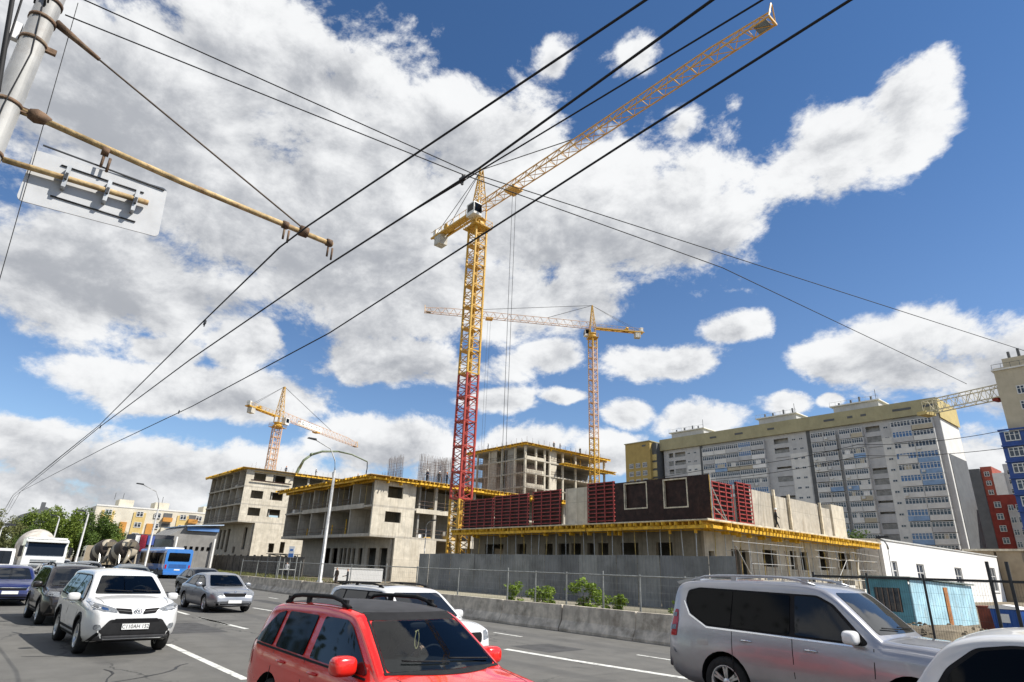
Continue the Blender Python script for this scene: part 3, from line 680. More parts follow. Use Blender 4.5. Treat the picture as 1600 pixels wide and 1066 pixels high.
# ---- building in the distance behind the deck
t = thing('unfinished_building', 'distant unfinished concrete frame between the two tall cranes', 'building', (0, 0, 0)); B4 = t
X0, X1, Y0, Y1 = -126, -103.8, 93, 121
zs = [3.9, 7.1, 10.3, 13.5, 16.7, 19.9, 23.1, 26.3, 29.3]
for i, z in enumerate(zs): bx(t, 'floor_slab', X0, X1, Y0, Y1, z - .28, z, conc)
for z in zs[4:]:
    z0, z1 = z - 3.2, z - .28
    for x in (-125.7, -122, -117.2, -112.3, -107.6, -104.1): bx(t, 'column', x - .22, x + .22, Y0 + .05, Y0 + .5, z0, z1, conc_pale_lit)
    for j, y in enumerate((96.6, 99.4, 101.1, 105.5, 110, 115.5, 120.8)): bx(t, 'column', X1 - .5, X1 - .05, y - .22, y + .22, z0, z1, conc_pale_lit)
    bx(t, 'infill_panel', -116.9, -114.5, Y0 + .2, Y0 + .4, z0, z1, conc)
    bx(t, 'infill_panel', -110.4, -107.9, Y0 + .2, Y0 + .4, z0, z1, conc_dark)
    bx(t, 'infill_panel', X1 - .4, X1 - .2, 101.3, 103.4, z0, z1, conc_pale_lit)
    bx(t, 'inner_wall', X0, -109, Y0 + 5, Y0 + 5.3, z0, z1, conc_dark); bx(t, 'inner_wall', -110, -109.7, Y0 + 5, Y1, z0, z1, conc_dark)
    bx(t, 'edge_panel', X1 - .12, X1 + .03, 93.5, 99, z0 + .02, z0 + .75, conc_pale_lit)
bx(t, 'ground_wall', X0 + .5, X1 - .5, Y0 + 1, Y1 - 1, 0, 13.3, conc_dark)
deck_formwork(t, -127, -102.6, 91.9, 122, 29.7, pitch=1.0)
bx(t, 'plywood_deck', -105, -101.7, 104, 123, 26.35, 26.42, plywood)
for i in range(19): bx(t, 'formwork_beam', -106, -101.5 + rs.uniform(0, .4), 104 + i, 104.12 + i, 26.05, 26.34, yellow_timber)
bx(t, 'ledger_beam', -102.2, -102.05, 104, 123, 25.75, 26.04, yellow_timber)
rebar_field('starter_rebar', 'thin starter rebar on the deck of the distant frame', [(-125, -104.5, 94, 120, 29.75, 31.4, 1.8, .03)])

clutter(B3, [('X', 41, -157, -133, 9.48, 6), ('X', 41, -157, -133, 12.93, 6), ('X', 41, -157, -133, 16.48, 6), ('Y', -132.5, 52, 80, 16.48, 10)])
clutter(B4, [('Y', -103.8, 94, 119, 26.3, 9), ('Y', -103.8, 94, 119, 23.1, 9), ('X', 93, -125, -105, 26.3, 5)])
# ---- grey sheet hoarding, one corrugated panel after another, and the dark concrete wall at the left
hoard_m = M('grey_sheet_steel', (.20, .205, .205), .55, .18, .6, 0, 20, metal=.15, streak=.25, dirt=(.10, .10, .10), dirt_amt=.5, dirt_scale=.7)
t = thing('hoarding', 'long grey sheet metal hoarding in front of the low building', 'hoarding', (0, 36.3, -.72))
pw = 1.86; pm = MB(); vs = []
m = 37
for k in range(m + 1):
    a = -pw / 2 + .004 + (pw - .008) * k / m; yy = -.035 if (k // 2) % 3 < 1 else 0.0
    vs += [(a, yy, 0), (a, yy, 3.97)]
pm.add(vs, [(2 * k, 2 * k + 2, 2 * k + 3, 2 * k + 1) for k in range(m)]); pme = pm.mesh('panel', hoard_m)
pmes = [pme, pm.mesh('panel', M('grey_sheet_steel_faded', (.235, .24, .235), .6, .16, .6, metal=.1, streak=.25)), pm.mesh('panel', M('grey_sheet_steel_dark', (.165, .17, .175), .55, .16, .6, metal=.15, streak=.25))]
x = -56.6
while x < -22.0:
    o = link('panel', rs.choice(pmes), t, (x + pw / 2, rs.uniform(-.015, .015), rs.uniform(-.03, .03)), (rs.uniform(-.008, .008), 0, 0)); x += pw + .025
for i in range(12): bx(t, 'post', -56.6 + i * 3.05, -56.5 + i * 3.05, .06, .16, -.2, 3.9, dark_steel)
bx(t, 'rail', -56.6, -22, .165, .21, 3.4, 3.46, dark_steel); bx(t, 'rail', -56.6, -22, .165, .21, .5, .56, dark_steel)
t = thing('concrete_wall', 'dark stained concrete panel wall along the left building site', 'wall', (0, 33.0, .25))
cw = M('dark_panel_concrete', (.115, .105, .09), .9, .25, 1.5, .4, 20, streak=.4)
x = -141.0; i = 0
while x < -78:
    bx(t, 'panel', x + .02, x + 2.98, -.06, .06, 0, 2.35, cw); bx(t, 'post', x - .12, x + .12, -.13, .13, 0, 2.5, cw); x += 3.0
# concrete pump boom over the left building
t = thing('concrete_pump', 'folding boom of a concrete pump arching over the left building', 'concrete pump', (-134, 52, 20.1))
pm_ = M('pump_boom_paint', (.16, .19, .12), .5, .2, 3)
rod(t, 'mast', (0, 0, 0), (0.2, .4, 1.6), .35, pm_, 8)
B = [(0.2, .4, 1.6), (1.2, 2.0, 5.4), (2.2, 5.2, 7.0)]
t2 = MB().tube([(.2, .4, 1.4), (.5, 1.0, 3.2), (1, 2.4, 4.6)], [.36, .3, .28], 6).build('boom_arm', pm_, t)
t2 = MB().tube([(1, 2.4, 4.6), (1.5, 4.6, 5.6), (2.4, 8, 6.0)], [.3, .26, .22], 6).build('boom_arm', pm_, t)
t2 = MB().tube([(2.4, 8, 6.0), (3.4, 11, 5.6), (4.6, 14.5, 4.3)], [.2, .17, .15], 6).build('boom_arm', pm_, t)
t2 = MB().tube([(4.6, 14.5, 4.3), (4.7, 14.6, 2.8), (4.6, 14.5, .8)], [.12, .12, .12], 6).build('delivery_hose', rubber, t)
t2 = MB().lathe([(0, -.3), (.34, -.3), (.34, .3), (0, .3)], 10, 'X', org=(1, 2.4, 4.7)).build('boom_joint', pm_, t)

# ================================================================ tower cranes
crane_y = M('crane_yellow', (.56, .33, .045), .5, .15, 4, dirt=(.38, .20, .06), dirt_amt=.4, dirt_scale=2)
crane_o = M('crane_orange', (.66, .38, .09), .5, .15, 4, dirt=(.40, .2, .1), dirt_amt=.4, dirt_scale=2)
crane_r = M('crane_red', (.36, .045, .03), .5, .15, 4, dirt=(.3, .07, .05), dirt_amt=.4, dirt_scale=2)
crane_p = M('crane_pale', (.60, .40, .27), .55, .15, 4)
block_c = M('counterweight_concrete', (.50, .48, .43), .9, .15, 2, .3, 12)
cab_w = M('cab_white', (.66, .66, .64), .5, .08, 4)
def mast_section(w, h, leg, brace, mat, ring=True):
    mb = MB(); a = w / 2
    cs = [(-a, -a), (a, -a), (a, a), (-a, a)]
    for (x, y) in cs: mb.box(x - leg, x + leg, y - leg, y + leg, .03, h - .03)
    for i in range(4):
        p, q = cs[i], cs[(i + 1) % 4]
        hs = [0, h / 4, h / 2, 3 * h / 4, h]
        for k in range(4):
            s, e = (p, q) if k % 2 == 0 else (q, p)
            mb.bar((s[0], s[1], hs[k]), (e[0], e[1], hs[k + 1]), brace)
        if ring: mb.bar((p[0], p[1], .06), (q[0], q[1], .06), leg * .95)
        mb.bar((p[0], p[1], h / 2), (q[0], q[1], h / 2), brace)
    # ladder and landing
    for s in (-.2, .2): mb.bar((s, .15, 0), (s, .15, h), brace * .8)
    for k in range(int(h / .45)): mb.bar((-.2, .15, .2 + k * .45), (.2, .15, .2 + k * .45), brace * .6)
    mb.box(-a * .9, a * .1, -a * .9, a * .9, .02, .07)
    return mb.mesh('mast_section', mat)
def jib_section(L, w, h, ch, br, mat, n=3, taper=1.0):
    """triangular truss along +x from 0 to L: two bottom chords, one top"""
    mb = MB(); a = w / 2; dx = L / n
    for s in (-1, 1): mb.bar((0, s * a, 0), (L, s * a, 0), ch)
    mb.bar((0, 0, h), (L, 0, h * taper), ch)
    for i in range(n):
        x0, xm, x1 = i * dx, (i + .5) * dx, (i + 1) * dx; hm = h + (h * taper - h) * (i + .5) / n
        for s in (-1, 1):
            mb.bar((x0, s * a, 0), (xm, 0, hm), br); mb.bar((x1, s * a, 0), (xm, 0, hm), br)
        mb.bar((x0, -a, 0), (x0, a, 0), br); mb.bar((x0, -a, 0), (x1, a, 0), br)
    return mb.mesh('jib_section', mat)
def crane(name, label, x, y, z0, ztop, w, sec, yaw, jibL, ctrL, mats, jibmat, aframe=7.5, thick=1.0, cab_side=-1, hook=None, trolley=.15, ctr_hang=True, banner=None, tie=.55, jh=1.6):
    """mats(i, z): material of mast section i; yaw: way the jib points"""
    t = thing(name, label, 'tower crane', (x, y, z0), 0)
    H = ztop - z0; n = round(H / sec); sec = H / n; cache = {}
    for i in range(n):
        m = mats(i, z0 + i * sec)
        if m.name not in cache: cache[m.name] = mast_section(w, sec, .085 * thick, .042 * thick, m)
        link('mast_section', cache[m.name], t, (0, 0, i * sec))
    if z0 < 5: bx(t, 'base_block', -2.2, 2.2, -2.2, 2.2, -.6, .28, block_c)
    T = bpy.data.objects.new('slewing_top', None); COL.objects.link(T); T.parent = t; T.location = (0, 0, H); T.rotation_euler = (0, 0, yaw)
    # slewing ring, gallery
    MB().lathe([(0, 0), (w * .68, 0), (w * .68, .25), (w * .55, .3), (w * .5, .9), (w * .62, .95), (w * .62, 1.15), (0, 1.15)], 14).build('slewing_ring', crane_y, T)
    g = MB(); a = w * .82
    for (p, q) in (((-a, -a), (a, -a)), ((a, -a), (a, a)), ((a, a), (-a, a)), ((-a, a), (-a, -a))):
        for hh in (.1, .6, 1.1): g.bar((p[0], p[1], hh - .35), (q[0], q[1], hh - .35), .03 * thick)
        g.bar((p[0], p[1], -.3), (p[0], p[1], .75), .03 * thick)
    g.box(-a, a, -a, a, -.33, -.27); g.build('gallery', crane_y, T)
    tw = MB(); a = w * .42; hb = 1.15; jz = 2.6
    for (p, q) in ((-a, -a), (a, -a), (a, a), (-a, a)):
        tw.bar((p, q, hb), (p, q, jz + .4), .085 * thick)
        tw.bar((p, q, jz + .4), (p * .12, q * .3, jz + aframe), .07 * thick)
    for k in range(6):
        f0, f1 = k / 6, (k + 1) / 6
        def P(sx, sy, f): return (sx * a * (1 - .88 * f), sy * a * (1 - .7 * f), jz + .4 + (aframe - .4) * f)
        for (s, e) in (((-1, -1), (1, -1)), ((1, -1), (1, 1)), ((1, 1), (-1, 1)), ((-1, 1), (-1, -1))):
            tw.bar(P(*s, f0), P(*e, f1), .04 * thick); tw.bar(P(*s, f0), P(*e, f0), .04 * thick)
    tw.build('tower_head', crane_y, T)
    # cab
    c = MB(); cw, cd, chh = 1.35, 1.7, 1.9; yy = cab_side * (w * .42 + .75)
    c.prism([(.1, jz - 1.9), (.1 + cd, jz - 1.9), (.2 + cd, jz - 1.0), (cd, jz), (.1, jz)], yy - cw / 2, yy + cw / 2); cabo = c.build('cab', cab_w, T, True)
    gl = MB(); gl.prism([(.16 + cd, jz - 1.55), (.235 + cd, jz - 1.0), (.06 + cd, jz - .15), (.03 + cd, jz - .15), (.13 + cd, jz - 1.55)], yy - cw / 2 + .08, yy + cw / 2 - .08)
    gl.box(.35, cd - .1, yy - cw / 2 - .01, yy + cw / 2 + .01, jz - 1.35, jz - .2); gl.build('cab_window', tint_glass, cabo, True)
    # jib
    L = 6.0; nj = max(2, round(jibL / L)); L = jibL / nj
    js = jib_section(L, 1.3, jh, .065 * thick, .034 * thick, jibmat); je = jib_section(L, 1.3, jh, .065 * thick, .034 * thick, jibmat, taper=.72)
    for i in range(nj): link('jib_section', je if i == nj - 1 else js, T, (a + i * L, 0, jz))
    e = MB(); xe = a + jibL
    for s in (-1, 1): e.bar((xe, s * .65, 0 + jz), (xe + .15, s * .1, jz + 1.9), .06 * thick)
    e.box(xe - .05, xe + .12, -.7, .7, jz - .12, jz + .1); e.build('jib_end', crane_o, T)
    if jibL > 35: bx(T, 'tail_sign', xe - 1.5, xe - .3, -.55, .55, jz + .02, jz + .06, M('grey_board', (.16, .2, .25), .6))
    # counter jib
    cj = MB()
    for s in (-1, 1):
        cj.bar((-a, s * .65, jz), (-a - ctrL, s * .65, jz), .14 * thick); cj.bar((-a, s * .7, jz + 1.0), (-a - ctrL, s * .7, jz + 1.0), .03 * thick)
        k = 0
        while k * 1.5 < ctrL: cj.bar((-a - k * 1.5, s * .68, jz), (-a - k * 1.5, s * .7, jz + 1.0), .03 * thick); k += 1
    k = 0
    while k * 1.5 < ctrL: cj.bar((-a - k * 1.5, -.65, jz), (-a - min((k + 1) * 1.5, ctrL), .65, jz), .045 * thick); k += 1
    cj.box(-a - ctrL, -a - .4, -.4, .4, jz + .06, jz + .1)
    cj.build('counter_jib', crane_y, T)
    xc = -a - ctrL
    for k in range(3):
        if ctr_hang: bx(T, 'counterweight', xc + 1.0 + k * .5, xc + 1.46 + k * .5, -.7, .7, jz - 1.6, jz + .2, block_c)
        else: bx(T, 'counterweight', xc + .3 + k * .5, xc + .76 + k * .5, -.75, .75, jz + .15, jz + 1.7, block_c)
    wn = MB().lathe([(0, -.6), (.45, -.6), (.45, -.5), (.3, -.5), (.3, .5), (.45, .5), (.45, .6), (0, .6)], 12, 'Y', org=(xc + ctrL * .35, 0, jz + .65)).box(xc + ctrL * .35 - .7, xc + ctrL * .35 + .7, -.7, .7, jz + .11, jz + .2)
    wn.build('winch', crane_y, T); bx(T, 'electric_cabinet', xc + .2, xc + .9, -.5, .5, jz + .3, jz + 1.4, cab_w)
    # tie bars
    top = (0, 0, jz + aframe)
    for f in ((tie, .27) if jibL > 42 else (tie,)):
        r_ = rod(T, 'tie_bar', top, (a + jibL * f, 0, jz + jh), .05 * thick, rope_m)
    for s in (-1, 1): rod(T, 'tie_bar', top, (xc + .9, s * .6, jz + .1), .035 * thick, rope_m)
    # trolley, hook
    xt = a + jibL * trolley
    tr = MB().box(xt - .9, xt + .9, -.8, .8, jz - .42, jz - .14)
    for s in (-1, 1):
        for q in (-.7, .7): tr.lathe([(0, -.1), (.16, -.1), (.16, .1), (0, .1)], 10, 'Y', org=(xt + q, s * .75, jz - .12))
    tr.build('trolley', crane_o, T)
    if hook:
        for q in (-.35, .35): rod(T, 'hoist_rope', (xt + q, .1, jz - .4), (xt + q * .8, .1, jz - hook), .022 * thick, rope_m)
        hk = MB().box(xt - .45, xt + .45, -.12, .32, jz - hook - .8, jz - hook).tube([(xt, .1, jz - hook - .8), (xt, .1, jz - hook - 1.2), (xt + .22, .1, jz - hook - 1.5), (xt + .05, .1, jz - hook - 1.75), (xt - .2, .1, jz - hook - 1.5)], .07, 6)
        hk.build('hook_block', crane_y, T)
    if banner:
        x0, x1, txt = banner
        for s in (-1, 1):
            bp = bx(T, 'banner', x0, x1, s * .60 - .01, s * .60 + .01, jz + .05, jz + 1.5, white_wall)
            mk = MB().lathe([(.34, -.006), (.55, -.006), (.55, .006), (.34, .006)], 16, 'Y', org=(x0 + 1.0, s * .625, jz + .78))
            for k in range(6):
                xa = x0 + 2.4 + k * 1.35; mk.box(xa, xa + .16, s * .625 - .005, s * .625 + .005, jz + .35, jz + 1.2).box(xa + .16, xa + .75, s * .625 - .005, s * .625 + .005, jz + (.35, 1.05, .7)[k % 3], jz + (.5, 1.2, .85)[k % 3])
            mk.build('banner_print', M('dark_green_print', (.07, .13, .14), .6, 0), T)
    return t
crane('tower_crane', 'tallest tower crane, yellow over red mast, its orange jib reaching over the road', -58.6, 42.6, .3, 46.0, 1.75, 2.95, 0.0, 41.8, 10.2,
      lambda i, z: crane_y if z < 8.5 else crane_r if z < 24.5 else crane_y, crane_o, aframe=7.0, thick=1.3, hook=41.6, trolley=.16, tie=.42, jh=1.55)
yaw2 = math.atan2(75.5 - 112.5, -122.0 + 99.5)
crane('tower_crane', 'slim tower crane behind the deck, its pale jib pointing left', -99.2, 111.6, .3, 60.0, 1.6, 3.0, yaw2, 43.5, 13.5,
      lambda i, z: crane_y if z < 33 or z > 57 else crane_p, crane_p, aframe=6.6, thick=1.25, hook=46, trolley=.62, ctr_hang=True, tie=.75, jh=1.7)
yaw3 = math.atan2(96.2 - 58.6, -194.9 + 170.2)
crane('tower_crane', 'short tower crane behind the left building with a white lettered banner on its jib', -168.5, 58.0, .3, 37.0, 2.0, 3.0, yaw3, 42.0, 12.5,
      lambda i, z: crane_p, crane_p, aframe=9.0, thick=1.4, hook=None, trolley=.42, ctr_hang=True, banner=(9.5, 20.5, ''), tie=.62, jh=2.0, cab_side=-1)

# ================================================================ finished buildings behind
grey_clad = M('grey_panel_cladding', (.49, .49, .49), .8, .07, .5, .05, 10, streak=.15)
white_clad = M('white_panel_cladding', (.68, .67, .64), .8, .06, .5, .05, 10, streak=.12)
olive_clad = M('olive_cladding', (.38, .345, .21), .8, .07, .5, streak=.1)
ochre_clad = M('ochre_cladding', (.40, .29, .10), .8, .07, .5)
dark_clad = M('dark_grey_cladding', (.10, .105, .11), .7, .1, .5)
blue_clad = M('blue_cladding', (.025, .07, .26), .5, .1, .8)
blue_panel = M('blue_balcony_panel', (.22, .34, .52), .4, .12, .7)
cream_clad = M('cream_cladding', (.46, .41, .31), .8, .06, .5, streak=.12)
red_brick = M('red_brick_cladding', (.27, .045, .035), .8, .12, .8)
frame_w = M('window_frame_white', (.62, .62, .60), .5, .05, 2)
lattice_m = M('pale_lattice_paint', (.55, .50, .36), .6, .12, 3)
def window_mesh(w, h, n, frame=.10, d=.08, fm=None, gm=None, rail=True):
    """frame with n panes, facing -y, origin at the sill centre; frames stand proud of the panes"""
    mb = MB(); mb.box(-w / 2, w / 2, .0, d, 0, h, 1)
    mb.box(-w / 2, w / 2, -.05, -.001, -.02, frame).box(-w / 2, w / 2, -.05, -.001, h - frame, h)
    for k in range(n + 1):
        x = -w / 2 + (w - frame) * k / n; mb.box(x, x + frame, -.052, -.002, frame, h - frame)
    if rail: mb.box(-w / 2 + frame, w / 2 - frame, -.045, -.003, h * .62, h * .62 + frame * .6)
    return mb.mesh('window', [fm or frame_w, gm or bldg_glass])
t = thing('apartment_block', 'long grey and white apartment block with an olive roof band behind the site', 'apartment block', (0, 0, 0))
AX0, AX1, AY, FL = -127.2, -43.0, 180.0, 2.83
logs = [(-125.2, -123.3), (-122.7, -118.4), (-86.9, -82.4), (-60.7, -57.1)]
holes = [(a, c, k * FL + .95, k * FL + 2.5) for k in range(3, 15) for a, c in logs]
wall(t, 'front_wall', 'X', AY, AX0, AX1, 0, 43.3, .4, holes, grey_clad)
wall(t, 'lower_front_cladding', 'X', AY - .06, -117.9, -112.6, 0, 37.2, .055, [], white_clad)
wall(t, 'lower_front_cladding', 'X', AY - .06, -82.2, -77.2, 0, 37.2, .055, [], white_clad)
wall(t, 'lower_front_cladding', 'X', AY - .06, -57.0, -54.3, 0, 38.5, .055, [], white_clad)
bx(t, 'loggia_back', AX0, AX1 - 1, AY + 1.6, AY + 1.8, 0, 43.3, grey_clad)
bx(t, 'end_wall', AX1 - .35, AX1, AY + .41, AY + 15.6, 0, 43.3, white_clad)
bx(t, 'end_cladding', AX1 + .003, AX1 + .12, AY + 1.2, AY + 15.6, 0, 33.0, dark_clad)
bx(t, 'back_wall', AX0, AX1, AY + 15.6, AY + 16, 0, 43.3, grey_clad)
bx(t, 'roof_band', -128.2, AX1 + .3, AY - .9, AY + 16.3, 43.3, 47.2, olive_clad)
bx(t, 'roof_band_end', AX1 + .31, AX1 + .4, AY - .5, AY + 16.0, 42.0, 47.2, M('yellow_end_cladding', (.50, .40, .17), .8, .06, .5))
for x in (-112.1, -76.3): bx(t, 'recess_shade_strip', x - .55, x + .55, AY - .09, AY - .065, 0, 43.2, dark_clad)  # flat dark strips, the shade of narrow recesses painted on the front
for x, w in ((-108, 2.4), (-99, 2.8), (-88, 2.2), (-71, 3), (-64.5, 1.4), (-61, 1.4), (-53, 4.4), (-46, 3.4)): bx(t, 'vent_grille', x, x + w, AY - .96, AY - .91, 45.0, 45.6, dark_clad)
small_w = window_mesh(1.15, .62, 2, .08, rail=False)
wide_w = window_mesh(4.0, 1.35, 6, .13)
mid_w = window_mesh(3.3, 1.35, 5, .13)
blue_w = window_mesh(4.0, 1.5, 6, .13, gm=glassy('blue_window_glass', (.06, .14, .30), .08, .6))
rb = random.Random(5)
log_rail = MB().box(-.5, .5, -.02, .03, -.5, .5).mesh('loggia_panel', grey_clad)
nw = 0
for k in range(3, 15):
    z = k * FL
    for x in (-117.0, -114.6, -80.7, -78.6, -55.7): link('small_window', small_w, t, (x, AY - .065 if k < 13 else AY - .01, z + 1.35))
    for a, c in logs:
        if k < 14: bx(t, 'loggia_panel', a, c, AY + .1, AY + .2, z + .96, z + 1.9 + (.5 if rb.random() < .5 else 0), M('loggia_glazing', (.22, .22, .21), .4, .2, 1) if rb.random() < .6 else grey_clad)
    for (a, c, nb_, out) in ((-111.2, -89.6, 5, 1.1), (-75.3, -68.3, 2, 1.0), (-67.4, -61.3, 2, 1.0), (-54.0, -44.4, 2, 1.5)):
        bw = (c - a) / nb_
        top = k >= 13
        pm = grey_clad if top else white_clad
        bx(t, 'balcony_slab', a, c, AY - out, AY - .07, z - .12, z + .08, pm)
        for q in range(nb_):
            x0 = a + q * bw
            f = rb.random()
            bx(t, 'balcony_parapet', x0 + .05, x0 + bw - .05, AY - out - .05, AY - out + .04, z - .15, z + 1.05, blue_panel if (f < .13 and not top) else pm if f < .6 else rb.choice((white_clad, cream_clad, grey_clad, white_wall)))
            wm = (blue_w if f < .2 else wide_w) if bw > 3.9 else mid_w
            s = (bw - .1) / (4.0 if bw > 3.9 else 3.3)
            if rb.random() < .16: bx(t, 'air_conditioner', x0 + .4, x0 + 1.2, AY - out - .38, AY - out - .06, z + .3, z + .85, frame_w)
            if rb.random() < .3 and not top: bx(t, 'curtain', x0 + .3 + rb.random() * bw * .4, x0 + bw * .5 + rb.random() * bw * .3, AY - out + .002, AY - out + .012, z + 1.2, z + 2.25, rb.choice((white_clad, cream_clad, white_wall)))
            link('balcony_window', wm, t, (x0 + bw / 2, AY - out + .02, z + 1.06), None, (s, 1, 1.08 if f < .7 else .98)); nw += 1
    for (a, c, out) in ((-111.2, -89.6, 1.1), (-75.3, -61.3, 1.0), (-54.0, -44.4, 1.5)):
        for xx in (a, c): bx(t, 'balcony_cheek', xx - .06, xx + .06, AY - out, AY - .07, z - .1, z + 2.6, white_clad if k < 13 else grey_clad)
for (x0, x1) in ((-125, -112), (-92, -80), (-69, -57)):
    o = bx(t, 'roof_house', x0, x1, AY + 2.2, AY + 9, 47.2, 49.6, grey_clad); bx(t, 'roof_house_cap', x0 - .8, x1 + .5, AY + 1.6, AY + 9.4, 49.6, 49.9, white_clad)
    for q in range(4):
        xx = x0 + 1 + q * 3.1 + rb.uniform(-.5, .5); rod(t, 'vent_pipe', (xx, AY + 4, 49.9), (xx, AY + 4, 50.9 + rb.random()), .28, dark_clad, 8)
    rod(t, 'antenna', (x1 - .6, AY + 3, 49.9), (x1 - .6, AY + 3, 53), .07, dark_clad)
    for q in range(9): rod(t, 'roof_rail', (x0 - .7 + q * (x1 - x0 + 1) / 8, AY + 1.7, 49.9), (x0 - .7 + q * (x1 - x0 + 1) / 8, AY + 1.7, 50.9), .04, galv)
    rod(t, 'roof_rail', (x0 - .7, AY + 1.7, 50.9), (x1 + .3, AY + 1.7, 50.9), .04, galv)
# ochre wing on its left
t = thing('apartment_wing', 'ochre corner wing at the left end of the grey apartment block', 'apartment block', (0, 0, 0))
bx(t, 'wall', -141.2, -130.2, 176.0, 192, 0, 46.6, ochre_clad); bx(t, 'wall_panel', -130.19, -128.3, 177.2, 192, 0, 46.0, dark_clad)
for k in range(3, 15): bx(t, 'stair_panel', -130.15, -128.25, 177.0, 177.15, k * FL + .2, k * FL + 2.3, M('yellow_end_cladding', (.50, .40, .17)))
ww = window_mesh(1.9, 1.7, 3, .13)
for k in range(4, 15):
    for x in (-138.6, -135.6, -132.6):
        if k < 14: link('window', ww, t, (x, 175.93, k * FL + .8))
bx(t, 'roof_cap', -141.5, -129.9, 175.7, 192.3, 46.6, 46.9, olive_clad); bx(t, 'vent_grille', -133.6, -132, 175.9, 175.98, 45.0, 45.6, dark_clad)

# cream and blue tower at the right edge
t = thing('apartment_tower', 'cream apartment tower with a blue lower part at the right edge', 'apartment block', (0, 0, 0))
bx(t, 'wall', -22.9, 2, 138, 156, 0, 40.4, cream_clad); bx(t, 'lower_cladding', -24.2, 2.5, 136.9, 141, 0, 28.3, blue_clad)
bx(t, 'roof_house', -21.5, -5, 139.5, 150, 40.4, 42.4, cream_clad); bx(t, 'roof_cap', -23.2, 2, 137.7, 156.4, 39.9, 40.15, white_clad)
w_c = window_mesh(1.7, 1.6, 3, .14); w_b = window_mesh(2.2, 1.7, 3, .14, fm=frame_w)
for k in range(13):
    z = k * FL + 1.0
    for x in (-19.4, -16.0, -12.6):
        if z > 28.4: link('window', w_c, t, (x, 137.93, z))
    if z < 26.5:
        for x in (-22.4, -19.2, -16.0): link('window', w_b, t, (x, 136.83, z + .1))
        bx(t, 'balcony_slab', -24.3, -12, 136.5, 136.88, z + 2.0, z + 2.25, blue_clad)
for q in range(6): rod(t, 'vent_pipe', (-20.5 + q * 1.5, 141, 42.4), (-20.5 + q * 1.5, 141, 43.6 + rb.random() * .8), .25, dark_clad, 8)
rod(t, 'roof_rail', (-23, 137.8, 41.1), (-12, 137.8, 41.1), .04, dark_clad)
for q in range(8): rod(t, 'roof_rail', (-23 + q * 1.4, 137.8, 40.1), (-23 + q * 1.4, 137.8, 41.1), .04, dark_clad)
# lattice jib in front of it
t = thing('crane_jib', 'pale lattice jib spanning between the grey apartment block and the cream tower', 'crane jib', (-36.6, 142.6, 35.2), math.atan2(-4.0, 13.5))
lj = MB(); Lj = 15.0
for s in (0, 2.6):
    for zz in (0, 2.3): lj.bar((0, s, zz + s * 0.02), (Lj, s, zz + s * .02), .13)
    for k in range(7):
        x0 = k * Lj / 7; x1 = (k + 1) * Lj / 7
        lj.bar((x0, s, 0), ((x0 + x1) / 2, s, 2.3), .06); lj.bar(((x0 + x1) / 2, s, 2.3), (x1, s, 0), .06); lj.bar((x0, s, 0), (x0, s, 2.3), .05)
for k in range(8): lj.bar((k * Lj / 7, 0, 0), (k * Lj / 7, 2.6, 0), .06); lj.bar((k * Lj / 7, 0, 2.3), (k * Lj / 7, 2.6, 2.3), .05)
lj.build('lattice', lattice_m, t)
bx(t, 'end_platform', -1.2, .6, -.3, 3.0, -.5, .2, M('yellow_end_cladding', (.50, .40, .17))); bx(t, 'trolley', 12.6, 13.6, .4, 2.2, -.5, .05, red_brick); rod(t, 'counter_jib', (Lj, 1.3, -.3), (Lj + 4.5, 1.3, 1.0), .2, red_brick)
# far towers between the two
t = thing('distant_tower', 'distant grey, red and white striped tower far behind the right edge', 'apartment block', (0, 0, 0))
bx(t, 'wall', -54.2, -50.6, 244, 258, 0, 38, dark_clad); bx(t, 'red_strip', -50.58, -47.6, 245, 258, 0, 38.6, M('brick_orange', (.36, .09, .06), .8, .1, .8)); bx(t, 'white_strip', -47.58, -44.6, 244, 258, 0, 36.2, white_clad); bx(t, 'wall', -44.58, -40, 245, 258, 0, 39, grey_clad)
ws = window_mesh(1.4, 1.5, 2, .14)
for k in range(4, 13):
    for x in (-49.1, -43.2, -41.4): link('window', ws, t, (x, 244.93, k * 2.9 + .7))
t = thing('red_apartment_block', 'dark red apartment block beside the blue and cream tower', 'apartment block', (0, 0, 0))
bx(t, 'wall', -40.5, -33.8, 196, 210, 0, 24, red_brick); bx(t, 'grey_bay', -36.6, -33.6, 195.2, 195.98, 0, 20.5, grey_clad)
for k in range(2, 8):
    link('window', ws, t, (-38.6, 195.93, k * 2.9 + .6)); link('window', ws, t, (-35.9, 195.13, k * 2.9 - .4), None, (.8, 1, 1)); link('window', ws, t, (-34.4, 195.13, k * 2.9 - .4), None, (.8, 1, 1))

# white rendered building right of the low site building
t = thing('white_building', 'long white rendered building with tall narrow windows right of the scaffolding', 'building', (0, 0, 0))
wh = [(75.9, 78.0, 1.6, 4.3), (84.0, 86.6, 1.6, 4.25), (98.2, 101.2, 1.4, 4.25), (115.0, 118.0, 1.4, 4.7)]
wall(t, 'wall', 'Y', -25.5, 74.3, 120.2, 0, 6.35, .35, wh, white_wall)
bx(t, 'end_wall', -40, -25.5, 120.2, 120.5, 0, 6.35, white_wall); bx(t, 'roof', -41, -25.4, 74.2, 120.6, 6.355, 6.5, M('pale_roof_sheet', (.55, .55, .53), .6, .1, 1)); bx(t, 'front_wall', -40, -25.9, 74.3, 74.6, 0, 6.35, white_wall)
for (a, c, z0, z1) in wh:
    w = window_mesh(c - a, z1 - z0, 2, .16, gm=bldg_glass); link('window', w, t, (-25.68, (a + c) / 2, z0), (0, 0, R(90)))
    bx(t, 'window_sill', -25.49, -25.38, a - .1, c + .1, z0 - .12, z0 - .02, frame_w)
